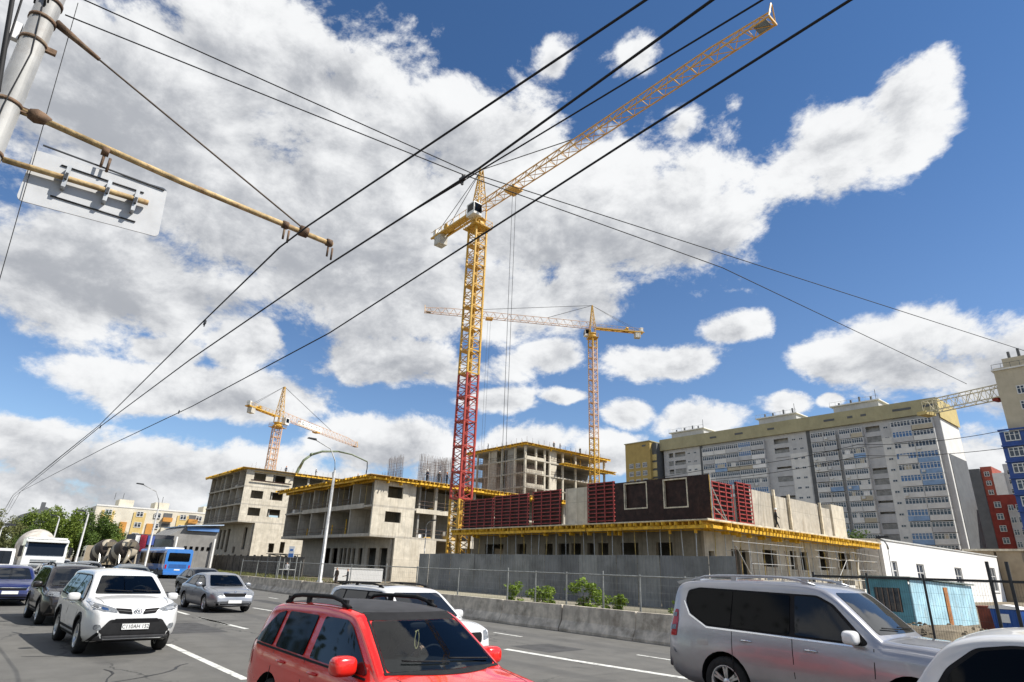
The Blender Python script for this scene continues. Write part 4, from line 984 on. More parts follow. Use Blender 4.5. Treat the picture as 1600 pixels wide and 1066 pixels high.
t = thing('brown_building', 'beige brown building with dark door openings at the far right', 'building', (0, 0, 0))
wall(t, 'wall', 'Y', -22.6, 122, 140, 0, 7.3, .3, [(124.5, 127.5, 1.5, 5.8), (130, 133.2, 1.5, 5.8), (136, 138.5, 1.5, 5.8)], M('beige_render', (.36, .29, .20), .85, .1, .6)); bx(t, 'roof_edge', -30, -22.2, 121.6, 140.5, 7.3, 7.6, M('pale_timber', (.62, .55, .42)))
bx(t, 'inner_wall', -26, -25.7, 122, 140, 0, 7.2, dark_clad); bx(t, 'front_wall', -30, -22.9, 122, 122.3, 0, 7.3, M('beige_render', (.36, .29, .20)))
t = thing('brown_shed', 'long rust brown roofed shed showing above the white building', 'building', (0, 0, 0))
rust_roof = M('rust_roof_sheet', (.16, .085, .05), .85, .25, .8, .2, 8)
bx(t, 'wall', -50, -24, 150, 162, 0, 8.2, rust_roof)
for k in range(26): bx(t, 'roof_sheet', -50 + k, -49.03 + k, 149.6, 162, 8.2, 8.75 + (.12 if k % 2 else 0), rust_roof)

# small blue shed, portable toilet, loader in the yard at the right
shed_b = M('pale_blue_boards', (.36, .58, .68), .75, .14, 1.2, .1, 15, dirt=(.45, .55, .55), dirt_amt=.5, dirt_scale=1.6)
t = thing('blue_shed', 'pale blue boarded site shed with a barred window behind the dark fence', 'shed', (-10.0, 31.4, .2)); t.scale = (1, 1, .88)
wall(t, 'front_wall', 'X', 0, -1.7, 0, 0, 2.3, .06, [(-1.4, -.35, .75, 1.85)], M('teal_boards', (.10, .27, .34), .75, .15, 1.5))
for k in range(18): bx(t, 'board', .062, .085, .02 + k * .5, .505 + k * .5, 0, 2.28 - k * .012, shed_b)
bx(t, 'side_wall', 0, .06, .06, 9.0, 0, 2.05, shed_b); bx(t, 'door_strip', .086, .13, 4.3, 4.8, .1, 1.95, M('rust_orange_board', (.36, .15, .05), .8, .2, 2))
bx(t, 'back_wall', -1.7, 0, 9.0, 9.06, 0, 2.05, shed_b); bx(t, 'left_wall', -1.7, -1.64, .06, 9, 0, 2.05, shed_b)
MB().add([(-1.85, -.2, 2.33), (.2, -.2, 2.33), (.2, 9.2, 2.10), (-1.85, 9.2, 2.10), (-1.85, -.2, 2.4), (.2, -.2, 2.4), (.2, 9.2, 2.17), (-1.85, 9.2, 2.17)], [(3, 2, 1, 0), (4, 5, 6, 7), (0, 1, 5, 4), (1, 2, 6, 5), (2, 3, 7, 6), (3, 0, 4, 7)]).build('roof', M('grey_green_roof', (.20, .24, .22), .8, .2, 1), t)
bx(t, 'window', -1.4, -.35, .03, .05, .75, 1.85, bldg_glass)
for k in range(5): bx(t, 'window_bar', -1.3 + k * .22, -1.26 + k * .22, -.03, -.01, .75, 1.85, M('rusty_bar', (.2, .15, .12), .8))
t = thing('waste_container', 'blue plastic waste container with a white lid by the yard fence', 'waste container', (-6.95, 32.6, .2), R(-6))
blu = M('blue_plastic', (.02, .09, .34), .45, .1, 2)
MB().prism([(-.40, .12), (.40, .12), (.46, 1.0), (-.46, 1.0)], -.4, .4).build('body', blu, t, True)
for k in range(5): bx(t, 'rib', -.36 + k * .17, -.32 + k * .17, -.425, -.402, .2, .92, blu)
bx(t, 'sign_plate', -.16, .16, -.436, -.426, .5, .82, white_plate)
MB().prism([(-.5, 1.0), (.5, 1.0), (.44, 1.1), (0, 1.16), (-.44, 1.1)], -.46, .46).build('lid', white_wall, t, True)
for sx in (-.3, .3): MB().lathe([(0, -.05), (.08, -.05), (.08, .05), (0, .05)], 10, 'Y', org=(sx, -.3, .08)).build('castor', rubber, t)
t = thing('storage_box', 'small rust red metal box left of the blue waste container', 'storage box', (-7.75, 33.2, .2))
bx(t, 'body', -.28, .28, -.3, .3, 0, 1.0, M('rust_red_steel', (.24, .06, .035), .7, .25, 2)); bx(t, 'lid', -.31, .31, -.33, .33, 1.0, 1.06, M('rust_red_steel', (.24, .06, .035)))
t = thing('air_compressor', 'orange site compressor on wheels half out of the picture at the right edge', 'compressor', (-5.75, 33.4, .2), R(8))
org = M('loader_orange', (.62, .17, .03), .5, .15, 2)
MB().prism([(-.75, .28), (.8, .28), (.8, .85), (.6, .98), (-.65, .98), (-.75, .85)], -.45, .45).build('hood', org, t, True); bx(t, 'top_cover', -.6, .55, -.4, .4, .985, 1.03, M('blue_plastic', (.02, .09, .34)))
bx(t, 'side_grille', -.55, -.05, -.462, -.452, .5, .85, dark_steel); bx(t, 'chassis', -.8, .9, -.35, .35, .2, .275, dark_steel); rod(t, 'tow_bar', (.9, 0, .24), (1.5, 0, .2), .03, dark_steel)
for sy in (-.42, .42): MB().lathe([(.06, -.07), (.2, -.07), (.24, -.04), (.24, .04), (.2, .07), (.06, .07)], 16, 'Y', org=(0, sy, .24)).build('wheel', rubber, t)
# spoil heap
hp = MB(); N = 40; rr = random.Random(8); vs = []
for i in range(N + 1):
    for j in range(13):
        u, v = i / N, j / 12
        hgt = (math.sin(math.pi * v) ** 1.2) * (math.sin(math.pi * u) ** .5) * (.55 + .35 * math.sin(u * 9) * math.sin(u * 4 + 1)) + rr.uniform(-.05, .05)
        vs.append((-12.5 + u * 9.0, 24.5 + v * 3.6 - u * .4, .24 + max(-.02, hgt * .85)))
hp.add(vs, [(i * 13 + j, (i + 1) * 13 + j, (i + 1) * 13 + j + 1, i * 13 + j + 1) for i in range(N) for j in range(12)])
for i in range(420):
    x, y = rr.uniform(-12.2, -4), rr.uniform(24.6, 27.6); s = rr.uniform(.025, .09); z = .3 + rr.uniform(0, .4)
    hp.add([(x - s, y - s, z), (x + s, y - s * .8, z), (x + s * .9, y + s, z + .02), (x - s, y + s, z), (x - s * .5, y - s * .5, z + s), (x + s * .6, y - s * .4, z + s * .9), (x + s * .5, y + s * .5, z + s), (x - s * .5, y + s * .5, z + s * .8)], [(4, 5, 6, 7), (0, 1, 5, 4), (1, 2, 6, 5), (2, 3, 7, 6), (3, 0, 4, 7)])
o = hp.build('spoil_heap', soil); o['label'] = 'heap of dug earth and rubble in the yard behind the dark fence'; o['category'] = 'earth heap'; stuff(o)

# ---- left distance: yellow flats, grey hall, pavilion, trees
t = thing('yellow_apartment_block', 'pale yellow and orange five storey flats behind the trees at the left', 'apartment block', (0, 0, 0))
ye = M('yellow_render', (.56, .42, .17), .85, .08, .4, streak=.12); oe = M('orange_render', (.52, .25, .06), .85, .08, .4); we = M('cream_render', (.60, .56, .46), .85, .08, .4)
bx(t, 'wall', -212, -198, 24.5, 58, 0, 14.2, we)
for y in (26, 33.5, 44.5, 52.5): bx(t, 'colour_panel', -197.99, -197.8, y, y + 3.0, 0, 13.2, ye)
for y in (30.8, 37.2): bx(t, 'colour_panel', -197.99, -197.7, y, y + 1.6, 0, 10.5, oe)
wv = window_mesh(1.7, 1.4, 2, .14)
for k in range(1, 5):
    for y in (27.5, 35, 39.4, 46, 50.2, 54, 56.4): link('window', wv, t, (-197.76, y, k * 2.8 + .9), (0, 0, R(90)))
    for y in (40.8, 47.4): bx(t, 'balcony', -197.98, -196.9, y, y + 2.4, k * 2.8 + .1, k * 2.8 + 1.2, we if k % 2 else oe); bx(t, 'balcony_shade_sheet', -197.97, -197.85, y + .1, y + 2.3, k * 2.8 + 1.22, k * 2.8 + 2.4, dark_clad)  # dark sheet above each balcony paints the shade of its opening
for y in (30, 39, 52): bx(t, 'roof_house', -208, -202, y, y + 3.6, 14.2, 16.6, we)
bx(t, 'parapet', -198.2, -197.9, 24.5, 58, 14.2, 14.6, white_clad)
for y in (29, 31, 41): rod(t, 'antenna', (-204, y, 16.6), (-204, y, 18.4), .07, dark_clad)
t = thing('grey_hall', 'grey hall with a pale blue roof edge left of the unfinished building', 'building', (0, 0, 0))
gh = M('grey_hall_render', (.24, .235, .225), .85, .12, .5, streak=.2)
MB().prism([(24.0, 0), (31, 0), (31, 7.0), (26.2, 6.6), (24.0, 5.2)], -122, -109.0, 'YZ').build('wall', gh, t, True)
MB().add([(-123, 26.0, 6.65), (-108.2, 26.0, 6.65), (-108.2, 31.5, 7.1), (-123, 31.5, 7.1), (-123, 26, 6.8), (-108.2, 26, 6.8), (-108.2, 31.5, 7.25), (-123, 31.5, 7.25)], [(3, 2, 1, 0), (4, 5, 6, 7), (0, 1, 5, 4), (1, 2, 6, 5), (2, 3, 7, 6), (3, 0, 4, 7)]).build('roof', M('pale_blue_roof', (.42, .52, .66), .5, .08, 1), t)
bx(t, 'roof_fascia', -108.95, -108.6, 26.3, 31.0, 6.05, 6.6, M('blue_fascia', (.10, .22, .48), .5, .1, 1))
for k in range(5): bx(t, 'small_window', -108.98, -108.9, 26.4 + k * .85, 26.8 + k * .85, 3.2, 3.7, tint_glass)
for y in (25.0, 30.6): rod(t, 'white_pipe', (-108.5, y, .2), (-108.5, y + .0, 5.0), .16, white_wall, 8)
t = thing('roadside_pavilion', 'roadside kiosk pavilion with a red and blue sign band beside the bus', 'kiosk', (0, 0, 0))
bx(t, 'wall', -99, -93.6, 16.6, 21.2, 0, 4.7, M('dark_grey_render', (.09, .09, .10), .7, .1, 1)); bx(t, 'window', -93.59, -93.5, 19.0, 21.0, 2.4, 4.2, bldg_glass)
bx(t, 'sign_panel', -93.58, -93.4, 17.3, 18.0, 2.6, 4.6, M('sign_red', (.50, .04, .07), .5, .05, 2)); bx(t, 'sign_panel', -93.58, -93.4, 18.1, 18.9, 3.4, 4.5, M('sign_blue', (.06, .10, .32), .5, .05, 2)); bx(t, 'sign_panel', -93.58, -93.42, 16.7, 17.2, 3.2, 4.5, white_wall)
t = thing('dark_house', 'dark gabled house roof showing behind the trees at the left', 'house', (0, 0, 0))
MB().prism([(8, 0), (16, 0), (16, 9.5), (12, 11.5), (8, 9.5)], -182, -172, 'YZ').build('wall', dark_clad, t, True); bx(t, 'chimney', -176, -175, 11.2, 12, 11, 12.6, dark_clad)

def crown_mesh(n, rx, ry, rz, leaf, seed, mat, clumps=26):
    r = random.Random(seed); mb = MB()
    cs = []
    for i in range(clumps):
        while True:
            p = Vector((r.uniform(-1, 1), r.uniform(-1, 1), r.uniform(-1, 1)))
            if .25 < p.length < 1: break
        cs.append((Vector((p.x * rx, p.y * ry, p.z * rz)), r.uniform(.22, .42) * (rx + rz) / 2))
    for i in range(n):
        c, s = r.choice(cs); d = Vector((r.gauss(0, 1), r.gauss(0, 1), r.gauss(0, 1))).normalized() * s * (r.random() ** .4)
        p = c + d; u = Vector((r.gauss(0, 1), r.gauss(0, 1), r.gauss(0, 1))).normalized(); v = u.cross(Vector((r.gauss(0, 1), r.gauss(0, 1), r.gauss(0, 1)))).normalized(); l = leaf * r.uniform(.5, 1.3)
        mb.add([p - u * l, p + v * l * .55, p + u * l, p - v * l * .55], [(0, 1, 2, 3)])
    return mb.mesh('crown', mat)
bark = M('bark', (.10, .08, .06), .9, .3, 6, .5, 20)
def trunk_mesh(h, r0, seed):
    r = random.Random(seed); mb = MB(); mb.tube([(0, 0, 0), (.05, .02, h * .4), (.0, .08, h * .8), (.1, 0, h * 1.25)], [r0, r0 * .75, r0 * .5, r0 * .15], 8)
    for k in range(7):
        z = h * (.55 + .09 * k); a = r.uniform(0, 6.28); L = r.uniform(.3, .6) * h
        mb.tube([(0, .05, z), (math.cos(a) * L * .5, math.sin(a) * L * .5, z + L * .35), (math.cos(a) * L, math.sin(a) * L, z + L * .8)], [r0 * .35, r0 * .22, r0 * .06], 5)
    return mb.mesh('trunk', bark)
crowns = [crown_mesh(7000, 3.2, 3.2, 4.0, .20, 1, leaf_spring, 40), crown_mesh(7000, 3.4, 3.0, 3.8, .20, 2, leaf_dark, 40), crown_mesh(5200, 3.0, 3.2, 4.0, .20, 3, leaf_pale, 30)]
trunks = [trunk_mesh(4.2, .22, 1), trunk_mesh(4.4, .25, 2), trunk_mesh(4.6, .22, 3)]
def tree(x, y, s, k, label, sz=1.0):
    t = thing('broadleaf_tree', label, 'tree', (x, y, 0), random.uniform(0, 6.28), 'roadside trees at the left'); t.scale = (s, s, s * sz)
    link('trunk', trunks[k], t); link('crown', crowns[k], t, (0, 0, 5.6))
TR = [(-150, 10.2, 1.02, 0, 'bright green tree at the left end of the roadside row behind the mixer truck'), (-146, 13.6, 1.08, 0, 'tall bright green tree in the middle of the roadside row, taller than its neighbours'),
      (-151, 17.2, 1.06, 1, 'dark green tree right of the tall bright green one'), (-143, 19.8, .98, 1, 'dark green tree in front of the yellow flats'), (-152, 22.4, .86, 0, 'smaller green tree just right of the dark one, below the orange flats'),
      (-128, 20.5, .52, 0, 'low light green tree beside the roadside kiosk'), (-150, 3.4, .92, 2, 'pale olive tree at the far left edge'), (-144, 6.4, .8, 2, 'pale olive tree left of the mixer truck drum'), (-160, 0.5, 1.0, 2, 'thin pale tree at the very left border'), (-135, 8.6, .62, 1, 'small dark tree right behind the mixer drum')]
for a in TR: tree(*a)
t = thing('broadleaf_tree', 'olive tree top showing between the deck and the white building', 'tree', (-44, 118, 0), 1.0); t.scale = (1.5, 1.5, 1.05)
link('trunk', trunks[2], t); link('crown', crowns[1], t, (0, 0, 5.6))
# bushes in front of the hoarding
bush_me = [crown_mesh(1300, .62, .5, .66, .07, 31, leaf_bush, 16), crown_mesh(1300, .7, .5, .58, .07, 32, leaf_bush, 16), crown_mesh(200, .25, .25, .5, .06, 33, leaf_bush, 6)]
stem_me = MB()
for k in range(6): stem_me.tube([(0, 0, 0), (math.cos(k) * .12, math.sin(k) * .12, .4), (math.cos(k) * .3, math.sin(k) * .3, .9)], [.014, .01, .005], 4)
stem_me = stem_me.mesh('stem', bark)
for (x, y, s, k, lab) in [(-25.2, 22.2, 1.05, 0, 'leftmost light green bush in front of the grey hoarding'), (-23.5, 22.4, 1.25, 1, 'light green bush second from the left in front of the hoarding'), (-20.5, 22.2, 1.3, 0, 'round light green bush third from the left in front of the hoarding'), (-19.0, 22.3, 1.15, 1, 'light green bush rightmost of the bushy four before the hoarding'), (-15.2, 21.8, 1.0, 2, 'sparse young shrub near the right end of the hoarding')]:
    t = thing('bush', lab, 'bush', (x, y, zv(x, y) - .02), x, 'bushes before the hoarding'); t.scale = (s, s, s * .8); link('stem', stem_me, t); link('foliage', bush_me[k], t, (0, 0, .68))

# ================================================================ fences, posts, lamps
def mesh_fence_panel(w, h, mat, step=.1, r=.0032):
    mb = MB(); n = int(w / step)
    for k in range(n + 1): mb.bar((-w / 2 + k * w / n, 0, 0), (-w / 2 + k * w / n, 0, h), r, 3)
    for k in range(7): mb.bar((-w / 2, .004, h * k / 6), (w / 2, .004, h * k / 6), r, 3)
    return mb.mesh('wire_mesh', mat)
t = thing('mesh_fence', 'pale grey steel mesh fence on posts behind the concrete barrier', 'fence', (0, 19.5, .25))
posts = [-59.5, -55.6, -51.1, -46.6, -43.0, -38.4, -33.9, -30.5, -26.6, -22.75, -20.87, -18.98, -16.97, -15.17, -13.2, -11.2, -9.3]
for i, x in enumerate(posts):
    rod(t, 'post', (x, 0, -.2), (x, 0, 1.75 + (.08 if i % 3 == 0 else 0)), .035, pale_mesh)
    if i + 1 < len(posts):
        w = posts[i + 1] - x; rod(t, 'top_rail', (x, -.02, 1.68), (posts[i + 1], -.02, 1.68), .024, pale_mesh); rod(t, 'bottom_rail', (x, -.02, .08), (posts[i + 1], -.02, .08), .02, pale_mesh)
        link('wire_mesh', mesh_fence_panel(w - .08, 1.56, pale_mesh, .2, .0028), t, (x + w / 2, -.02, .1))
t = thing('dark_mesh_fence', 'black steel mesh fence with a gate post before the pale blue shed', 'fence', (0, 19.5, .25))
posts = [-8.7, -7.21, -5.81, -4.35, -3.95, -1.8, .4]
for i, x in enumerate(posts):
    rod(t, 'post', (x, 0, -.2), (x, 0, 2.0 if i < 3 else 2.35), .03 if i < 3 else .04, dark_steel, 8)
    if i + 1 < len(posts):
        w = posts[i + 1] - x; bx(t, 'top_rail', x + .04, posts[i + 1] - .04, -.02, .02, 1.86, 1.92, dark_steel)
        if w > .6: link('wire_mesh', mesh_fence_panel(w - .12, 1.8, dark_steel, .055, .0024), t, (x + w / 2, 0, .05))
def lamp_post(name, label, x, y, z0, h, arm, yaw, r=.11, cat='street lamp', group='street lamps', mat=None):
    t = thing(name, label, cat, (x, y, z0), yaw, group); m = mat or galv_paint
    MB().lathe([(r * 1.5, 0), (r * 1.5, .5), (r, .56), (r * .62, h), (0, h)], 12).build('pole', m, t)
    a, up = arm
    MB().tube([(0, 0, h - .05), (a * .05, 0, h + up * .35), (a * .3, 0, h + up * .75), (a, 0, h + up)], [.055, .05, .045, .04], 8).build('arm', m, t)
    MB().prism([(a - .1, h + up - .05), (a + .65, h + up + .03), (a + .6, h + up + .12), (a - .05, h + up + .1)], -.13, .13).build('lamp_head', dark_steel, t, True)
    return t
lamp_post('street_lamp', 'tall pale street lamp before the middle building, its dark head pointing to the road', -48.4, 22.0, zv(-48.4, 22) - .05, 9.1, (2.0, 2.3), R(-96), .16)
lamp_post('street_lamp', 'street lamp with a curved arm behind the blue bus', -73.8, 14.6, 0, 6.7, (1.9, 2.3), R(-96), .12)
lamp_post('street_lamp', 'bare pale lamp pole in front of the dark green trees', -79.4, 9.3, 0, 6.0, (.4, .2), R(-90), .12)
lamp_post('street_lamp', 'far lamp pole behind the mixer drum', -100, 8.7, 0, 6.2, (.4, .3), R(-90), .12)
lamp_post('street_lamp', 'small pale lamp in the gap left of the grey hoarding', -62.8, 40.9, 0, 6.3, (.9, .75), R(10), .07)
lamp_post('street_lamp', 'small grey lamp in front of the white building', -14.3, 42.7, 0, 4.0, (-.5, .6), R(20), .06)
lamp_post('street_lamp', 'low grey lamp pole at the left edge beside the white van', -62, 2.0, 0, 3.6, (-.7, .3), R(-90), .06)
# bus stop: sign, shelter frame
t = thing('bus_stop_sign', 'white and blue bus stop sign on a grey pole behind the mesh fence', 'road sign', (-53.7, 21.5, zv(-53.7, 21.5)))
rod(t, 'pole', (0, 0, 0), (-.05, 0, 3.0), .035, pale_mesh, 8)
MB().prism([(-.02, -.24), (-.02, .24), (.02, .24), (.02, -.24)], 2.1, 3.0, 'XY').build('plate', M('sign_white', (.72, .74, .76), .5, .03, 3), t, True)
bx(t, 'blue_field', .021, .027, -.22, .22, 2.12, 2.42, M('sign_blue_field', (.05, .16, .45), .5, .03, 3)); bx(t, 'bus_symbol', .021, .027, -.13, .13, 2.62, 2.78, M('sign_blue_field', (.05, .16, .45)))
t.rotation_euler = (0, 0, R(-45))
t = thing('bus_shelter_frame', 'bare steel frame of a bus shelter left of the stop sign', 'shelter', (-58.6, 22.5, zv(-58.6, 23) - .1))
for (x, y) in ((0, 0), (0, 1.6), (-3, 0), (-3, 1.6)): rod(t, 'post', (x, y, 0), (x, y, 2.5), .05, pale_mesh)
for (a, c) in (((0, 0, 2.5), (0, 1.6, 2.3)), ((-3, 0, 2.5), (-3, 1.6, 2.3)), ((0, 0, 2.5), (-3, 0, 2.5)), ((0, 0, 1.2), (0, 1.6, 1.2))): rod(t, 'beam', a, c, .04, pale_mesh)
bx(t, 'roof_sheet', -3.2, .2, -.2, 1.8, 2.52, 2.57, dark_steel)
# white box trailer and pipes behind the fence
t = thing('box_trailer', 'white box trailer parked behind the mesh fence', 'trailer', (-60.3, 31.5, zv(-60.3, 31.5)), math.atan2(3.8, 2.0))
bx(t, 'box_body', -2.4, 2.4, -1.0, 1.0, .55, 1.75, white_wall); bx(t, 'chassis', -2.3, 2.3, -.8, .8, .38, .55, dark_steel); bx(t, 'side_rail', -2.42, 2.42, -1.03, 1.03, 1.68, 1.78, frame_w)
for sx in (-1.4, -.6, 1.5):
    for sy in (-.8, .8): MB().lathe([(.1, -.11), (.3, -.11), (.36, -.07), (.36, .07), (.3, .11), (.1, .11)], 16, 'Y', org=(sx, sy, .36)).build('wheel', rubber, t)
lg = M('log_wood', (.40, .30, .19), .85, .2, 3)
for k, (dy, dz, lab) in enumerate([(0, 0, 'pale timber log lying nearest the barrier behind the white car'), (.32, 0, 'pale timber log lying second in the pile'), (.16, .27, 'pale timber log on top of the pile behind the fence')]):
    o = MB().bar((-44.5, 26.0 + dy, zv(-42, 26) + .17 + dz), (-39.5, 25.6 + dy, zv(-42, 26) + .2 + dz + .1 * k), .15, 10).build('timber_log', lg); tag(o, lab, 'log', 'timber logs')

# ================================================================ overhead line pole and wires
PX, PY = -6.95, -.78
t = thing('catenary_pole', 'silvery steel trolley wire pole at the left edge', 'pole', (PX, PY, .14))
silver = M('silver_pole_paint', (.33, .33, .32), .5, .14, 1.5, .15, 14, metal=.4, streak=.4, dirt=(.18, .16, .14), dirt_amt=.45, dirt_scale=3)
MB().lathe([(.15, 0), (.15, .4), (.125, .45), (.108, 8.6), (0, 8.6)], 24).build('shaft', silver, t)
rust = M('rusty_steel', (.14, .085, .05), .8, .35, 9, .3, 40, dirt=(.28, .22, .15), dirt_amt=.6, dirt_scale=4)
for z in (6.0, 5.42, 7.1, 7.35, 6.8): MB().lathe([(.108, z - .018), (.122, z - .018), (.122, z + .018), (.108, z + .018)], 24).build('clamp_band', rust, t)
bx(t, 'bracket', -.02, .02, .10, .20, 6.76, 6.82, rust); bx(t, 'bracket', -.03, .03, .10, .24, 5.96, 6.02, rust)
bx(t, 'insulator', -.05, .02, -.2, -.12, 6.75, 6.95, white_wall)
MB().tube([(.11, -.03, 7.2), (.12, .0, 6.9), (.115, .03, 6.6), (.12, -.01, 5.9), (.13, -.02, 2)], .006, 5).build('conduit_wire', wire_m, t)
for k in range(8): MB().tube([(.09 + .02 * (k % 3), -.10 + .02 * k, 7.2 + .05 * (k % 4)), (.14, .02 * k - .12, 7.4), (.1, -.05, 7.8)], .009, 4).build('cable_loop', wire_m, t)
def zz(z): return z - .14
arm = MB().tube([(.0, .12, zz(6.13)), (0, 1.6, zz(6.02)), (0, 3.47, zz(5.95))], .034, 10).build('bracket_arm', M('rusty_ochre_tube', (.46, .33, .16), .7, .3, 6, .25, 40, dirt=(.22, .11, .05), dirt_amt=.7, dirt_scale=7), t)
MB().lathe([(0, -.1), (.05, -.09), (.075, -.03), (.06, .04), (.03, .1), (0, .1)], 12, 'Y', org=(0, .26, zz(6.13))).build('insulator', rust, t)
for y in (.86, 2.83, 3.42):
    h = MB().lathe([(.036, -.035), (.05, -.035), (.05, .035), (.036, .035)], 12, 'Y', org=(0, y, zz(6.06 - y * .03))); h.bar((0, y, zz(6.03 - y * .03)), (0, y, zz(5.86 - y * .03)), .014, 6).bar((0, y + .06, zz(6.0 - y * .03)), (0, y + .06, zz(5.83 - y * .03)), .014, 6); h.build('wire_hanger', rust, t)
MB().lathe([(.036, -.06), (.07, -.05), (.07, .05), (.036, .06)], 12, 'Y', org=(0, 3.07, zz(5.98))).build('stay_clamp', rust, t)
MB().tube([(0, .11, zz(7.30)), (0, .35, zz(7.19)), (0, .55, zz(7.10))], [.045, .03, .022], 8).build('turnbuckle', rust, t)
rod(t, 'stay_rod', (0, .5, zz(7.12)), (0, 3.07, zz(6.02)), .011, M('weathered_rod', (.11, .085, .065), .7, .2, 6), 8)
# sign seen from behind on its own tube
t = thing('hanging_road_sign', 'back of a white rectangular road sign hung on a rusty tube at the left', 'road sign', (PX, PY, 5.56), 0)
signb = M('sign_back_grey', (.50, .51, .52), .55, .06, 3, streak=.12)
pl = []
for (cx, cz, a0) in ((1.49 - .03, .27 + .02, 0), (.36, .19, 90), (.36, -.30, 180), (1.49, -.22, 270)):
    for k in range(5): a = R(a0 + k * 22.5); pl.append((cx + .05 * math.cos(a), cz + .05 * math.sin(a)))
MB().prism(pl, -.075, -.062, 'YZ').build('plate', signb, t, True)
bx(t, 'edge_strip', -.061, -.045, .36, 1.48, .305, .318, dark_steel)
MB().tube([(.0, .12, -.02), (.0, .7, .02), (.0, 1.36, .06)], .03, 10).build('support_tube', M('rusty_ochre_tube', (.46, .33, .16)), t)
for y in (.62, .98, 1.24): bx(t, 'clip', -.06, .036, y - .018, y + .018, -.10, .15, galv); bx(t, 'bolt', .037, .06, y - .012, y + .012, -.02, .05, dark_steel)
for z in (.17, -.2): MB().bar((-.055, .55, z), (-.055, 1.3, z + .02), .009, 6).build('stiffener', dark_steel, t)
def wire(name, label, pts, r, sag=0.0, mat=None, group='overhead wires'):
    P = [Vector(p) for p in pts]; out = []
    for a, c in zip(P[:-1], P[1:]):
        n = 12
        for k in range(n): f = k / n; q = a.lerp(c, f); q.z -= sag * 4 * f * (1 - f); out.append(q)
    out.append(P[-1]); o = MB().tube(out, r, 5).build(name, mat or wire_m); return tag(o, label, 'wire', group)
FAR = -170
wire('contact_wire', 'uppermost trolley wire crossing the sky above the crane jib, clipped to the arm', [(4.5, 3.3, 5.65), (-1.75, 2.56, 5.65), (-6.24, 2.09, 5.66), (-6.95, 2.03, 5.64), (-10.25, 2.06, 5.65), (-21.8, 2.21, 5.65), (-57, 1.85, 5.7), (FAR, 4.2, 5.8)], .011)
wire('contact_wire', 'thick trolley wire hung from the tip of the rusty arm', [(4.5, 2.9, 5.6), (-1.42, 2.85, 5.6), (-3.94, 2.83, 5.6), (-6.95, 2.66, 5.62), (-12.42, 2.43, 5.6), (-21.9, 2.23, 5.6), (-57, 1.95, 5.65), (FAR, 4.6, 5.7)], .012)
wire('contact_wire', 'thin wire splitting off the thick trolley wire towards the top right', [(4.0, 3.6, 5.75), (-1.26, 3.22, 5.75), (-3.86, 3.0, 5.75), (-5.4, 2.76, 5.63)], .008)
wire('feeder_cable', 'heavy black cable running lowest across the whole sky, parallel to the road', [(4.5, 4.1, 6.2), (-.95, 4.1, 6.2), (-3, 4.14, 6.2), (-10.68, 4.36, 6.2), (-19.4, 4.1, 6.2), (-30, 3.5, 6.2), (-59, 2.3, 6.2), (FAR, 5, 6.2)], .013)
wire('contact_wire', 'thin wire just above the heavy cable, ending at the far left', [(-10.95, 2.2, 5.9), (-23.3, 2.36, 5.9), (-58, 1.9, 5.9), (FAR, 4, 6.0)], .009)
for x, y, z in [(-10.4, 2.1, 5.66), (-21.8, 2.25, 5.62), (-20.5, 4.0, 6.2), (-4.2, 2.83, 5.62)]:
    o = MB().box(x - .05, x + .05, y - .012, y + .012, z - .03, z + .025).box(x - .012, x + .012, y - .008, y + .008, z - .07, z + .05).build('wire_clamp', dark_steel); tag(o, 'small black clamp on the overhead wires at ' + {-10.4: 'the upper wire left of the rusty arm', -21.8: 'the paired wires far left', -20.5: 'the heavy cable far left', -4.2: 'the thick wire near the crane top'}[x], 'wire clamp')
wire('span_wire', 'upper cross span wire from the pole head over the road to the right edge', [(PX, PY + .2, 7.75), (-6.18, 4.29, 7.5), (-2.5, 19.5, 7.76), (-1.5, 23.5, 7.95)], .008)
wire('span_wire', 'lower cross span wire from the pole head ending behind the apartment roof', [(PX, PY + .15, 7.45), (-6.14, 4.09, 7.36), (-4.87, 8.95, 7.15), (-4.17, 21, 7.54)], .008)
wire('service_wire', 'thin slack wire dropping past the sign at the left', [(-6.98, -.57, 7.7), (-6.99, -.37, 4.38), (-7.0, -.3, 3.0)], .004)
wire('service_cable', 'black cable running down left of the silvery pole', [(-5.9, -.92, 6.7), (-5.95, -.79, 5.83), (-6.0, -.7, 5.2)], .02)
wire('service_cable', 'thinner black cable beside the silvery pole top', [(-6.2, -.92, 7.4), (-6.3, -.86, 6.3), (-6.4, -.8, 5.9)], .01)
wire('power_line', 'upper slack power line crossing in front of the apartment block', [(-60, 40.5, 8.5), (-31.6, 51, 11.4), (-19.9, 56.6, 13.2), (-10.6, 59, 13.4), (6, 62, 13.5)], .025, .3)
wire('power_line', 'lower slack power line crossing in front of the apartment block', [(-60, 40.8, 8.0), (-31.6, 51.2, 10.5), (-19.9, 56.9, 12.3), (-9.2, 59.3, 12.2), (6, 62, 12.3)], .025, .3)

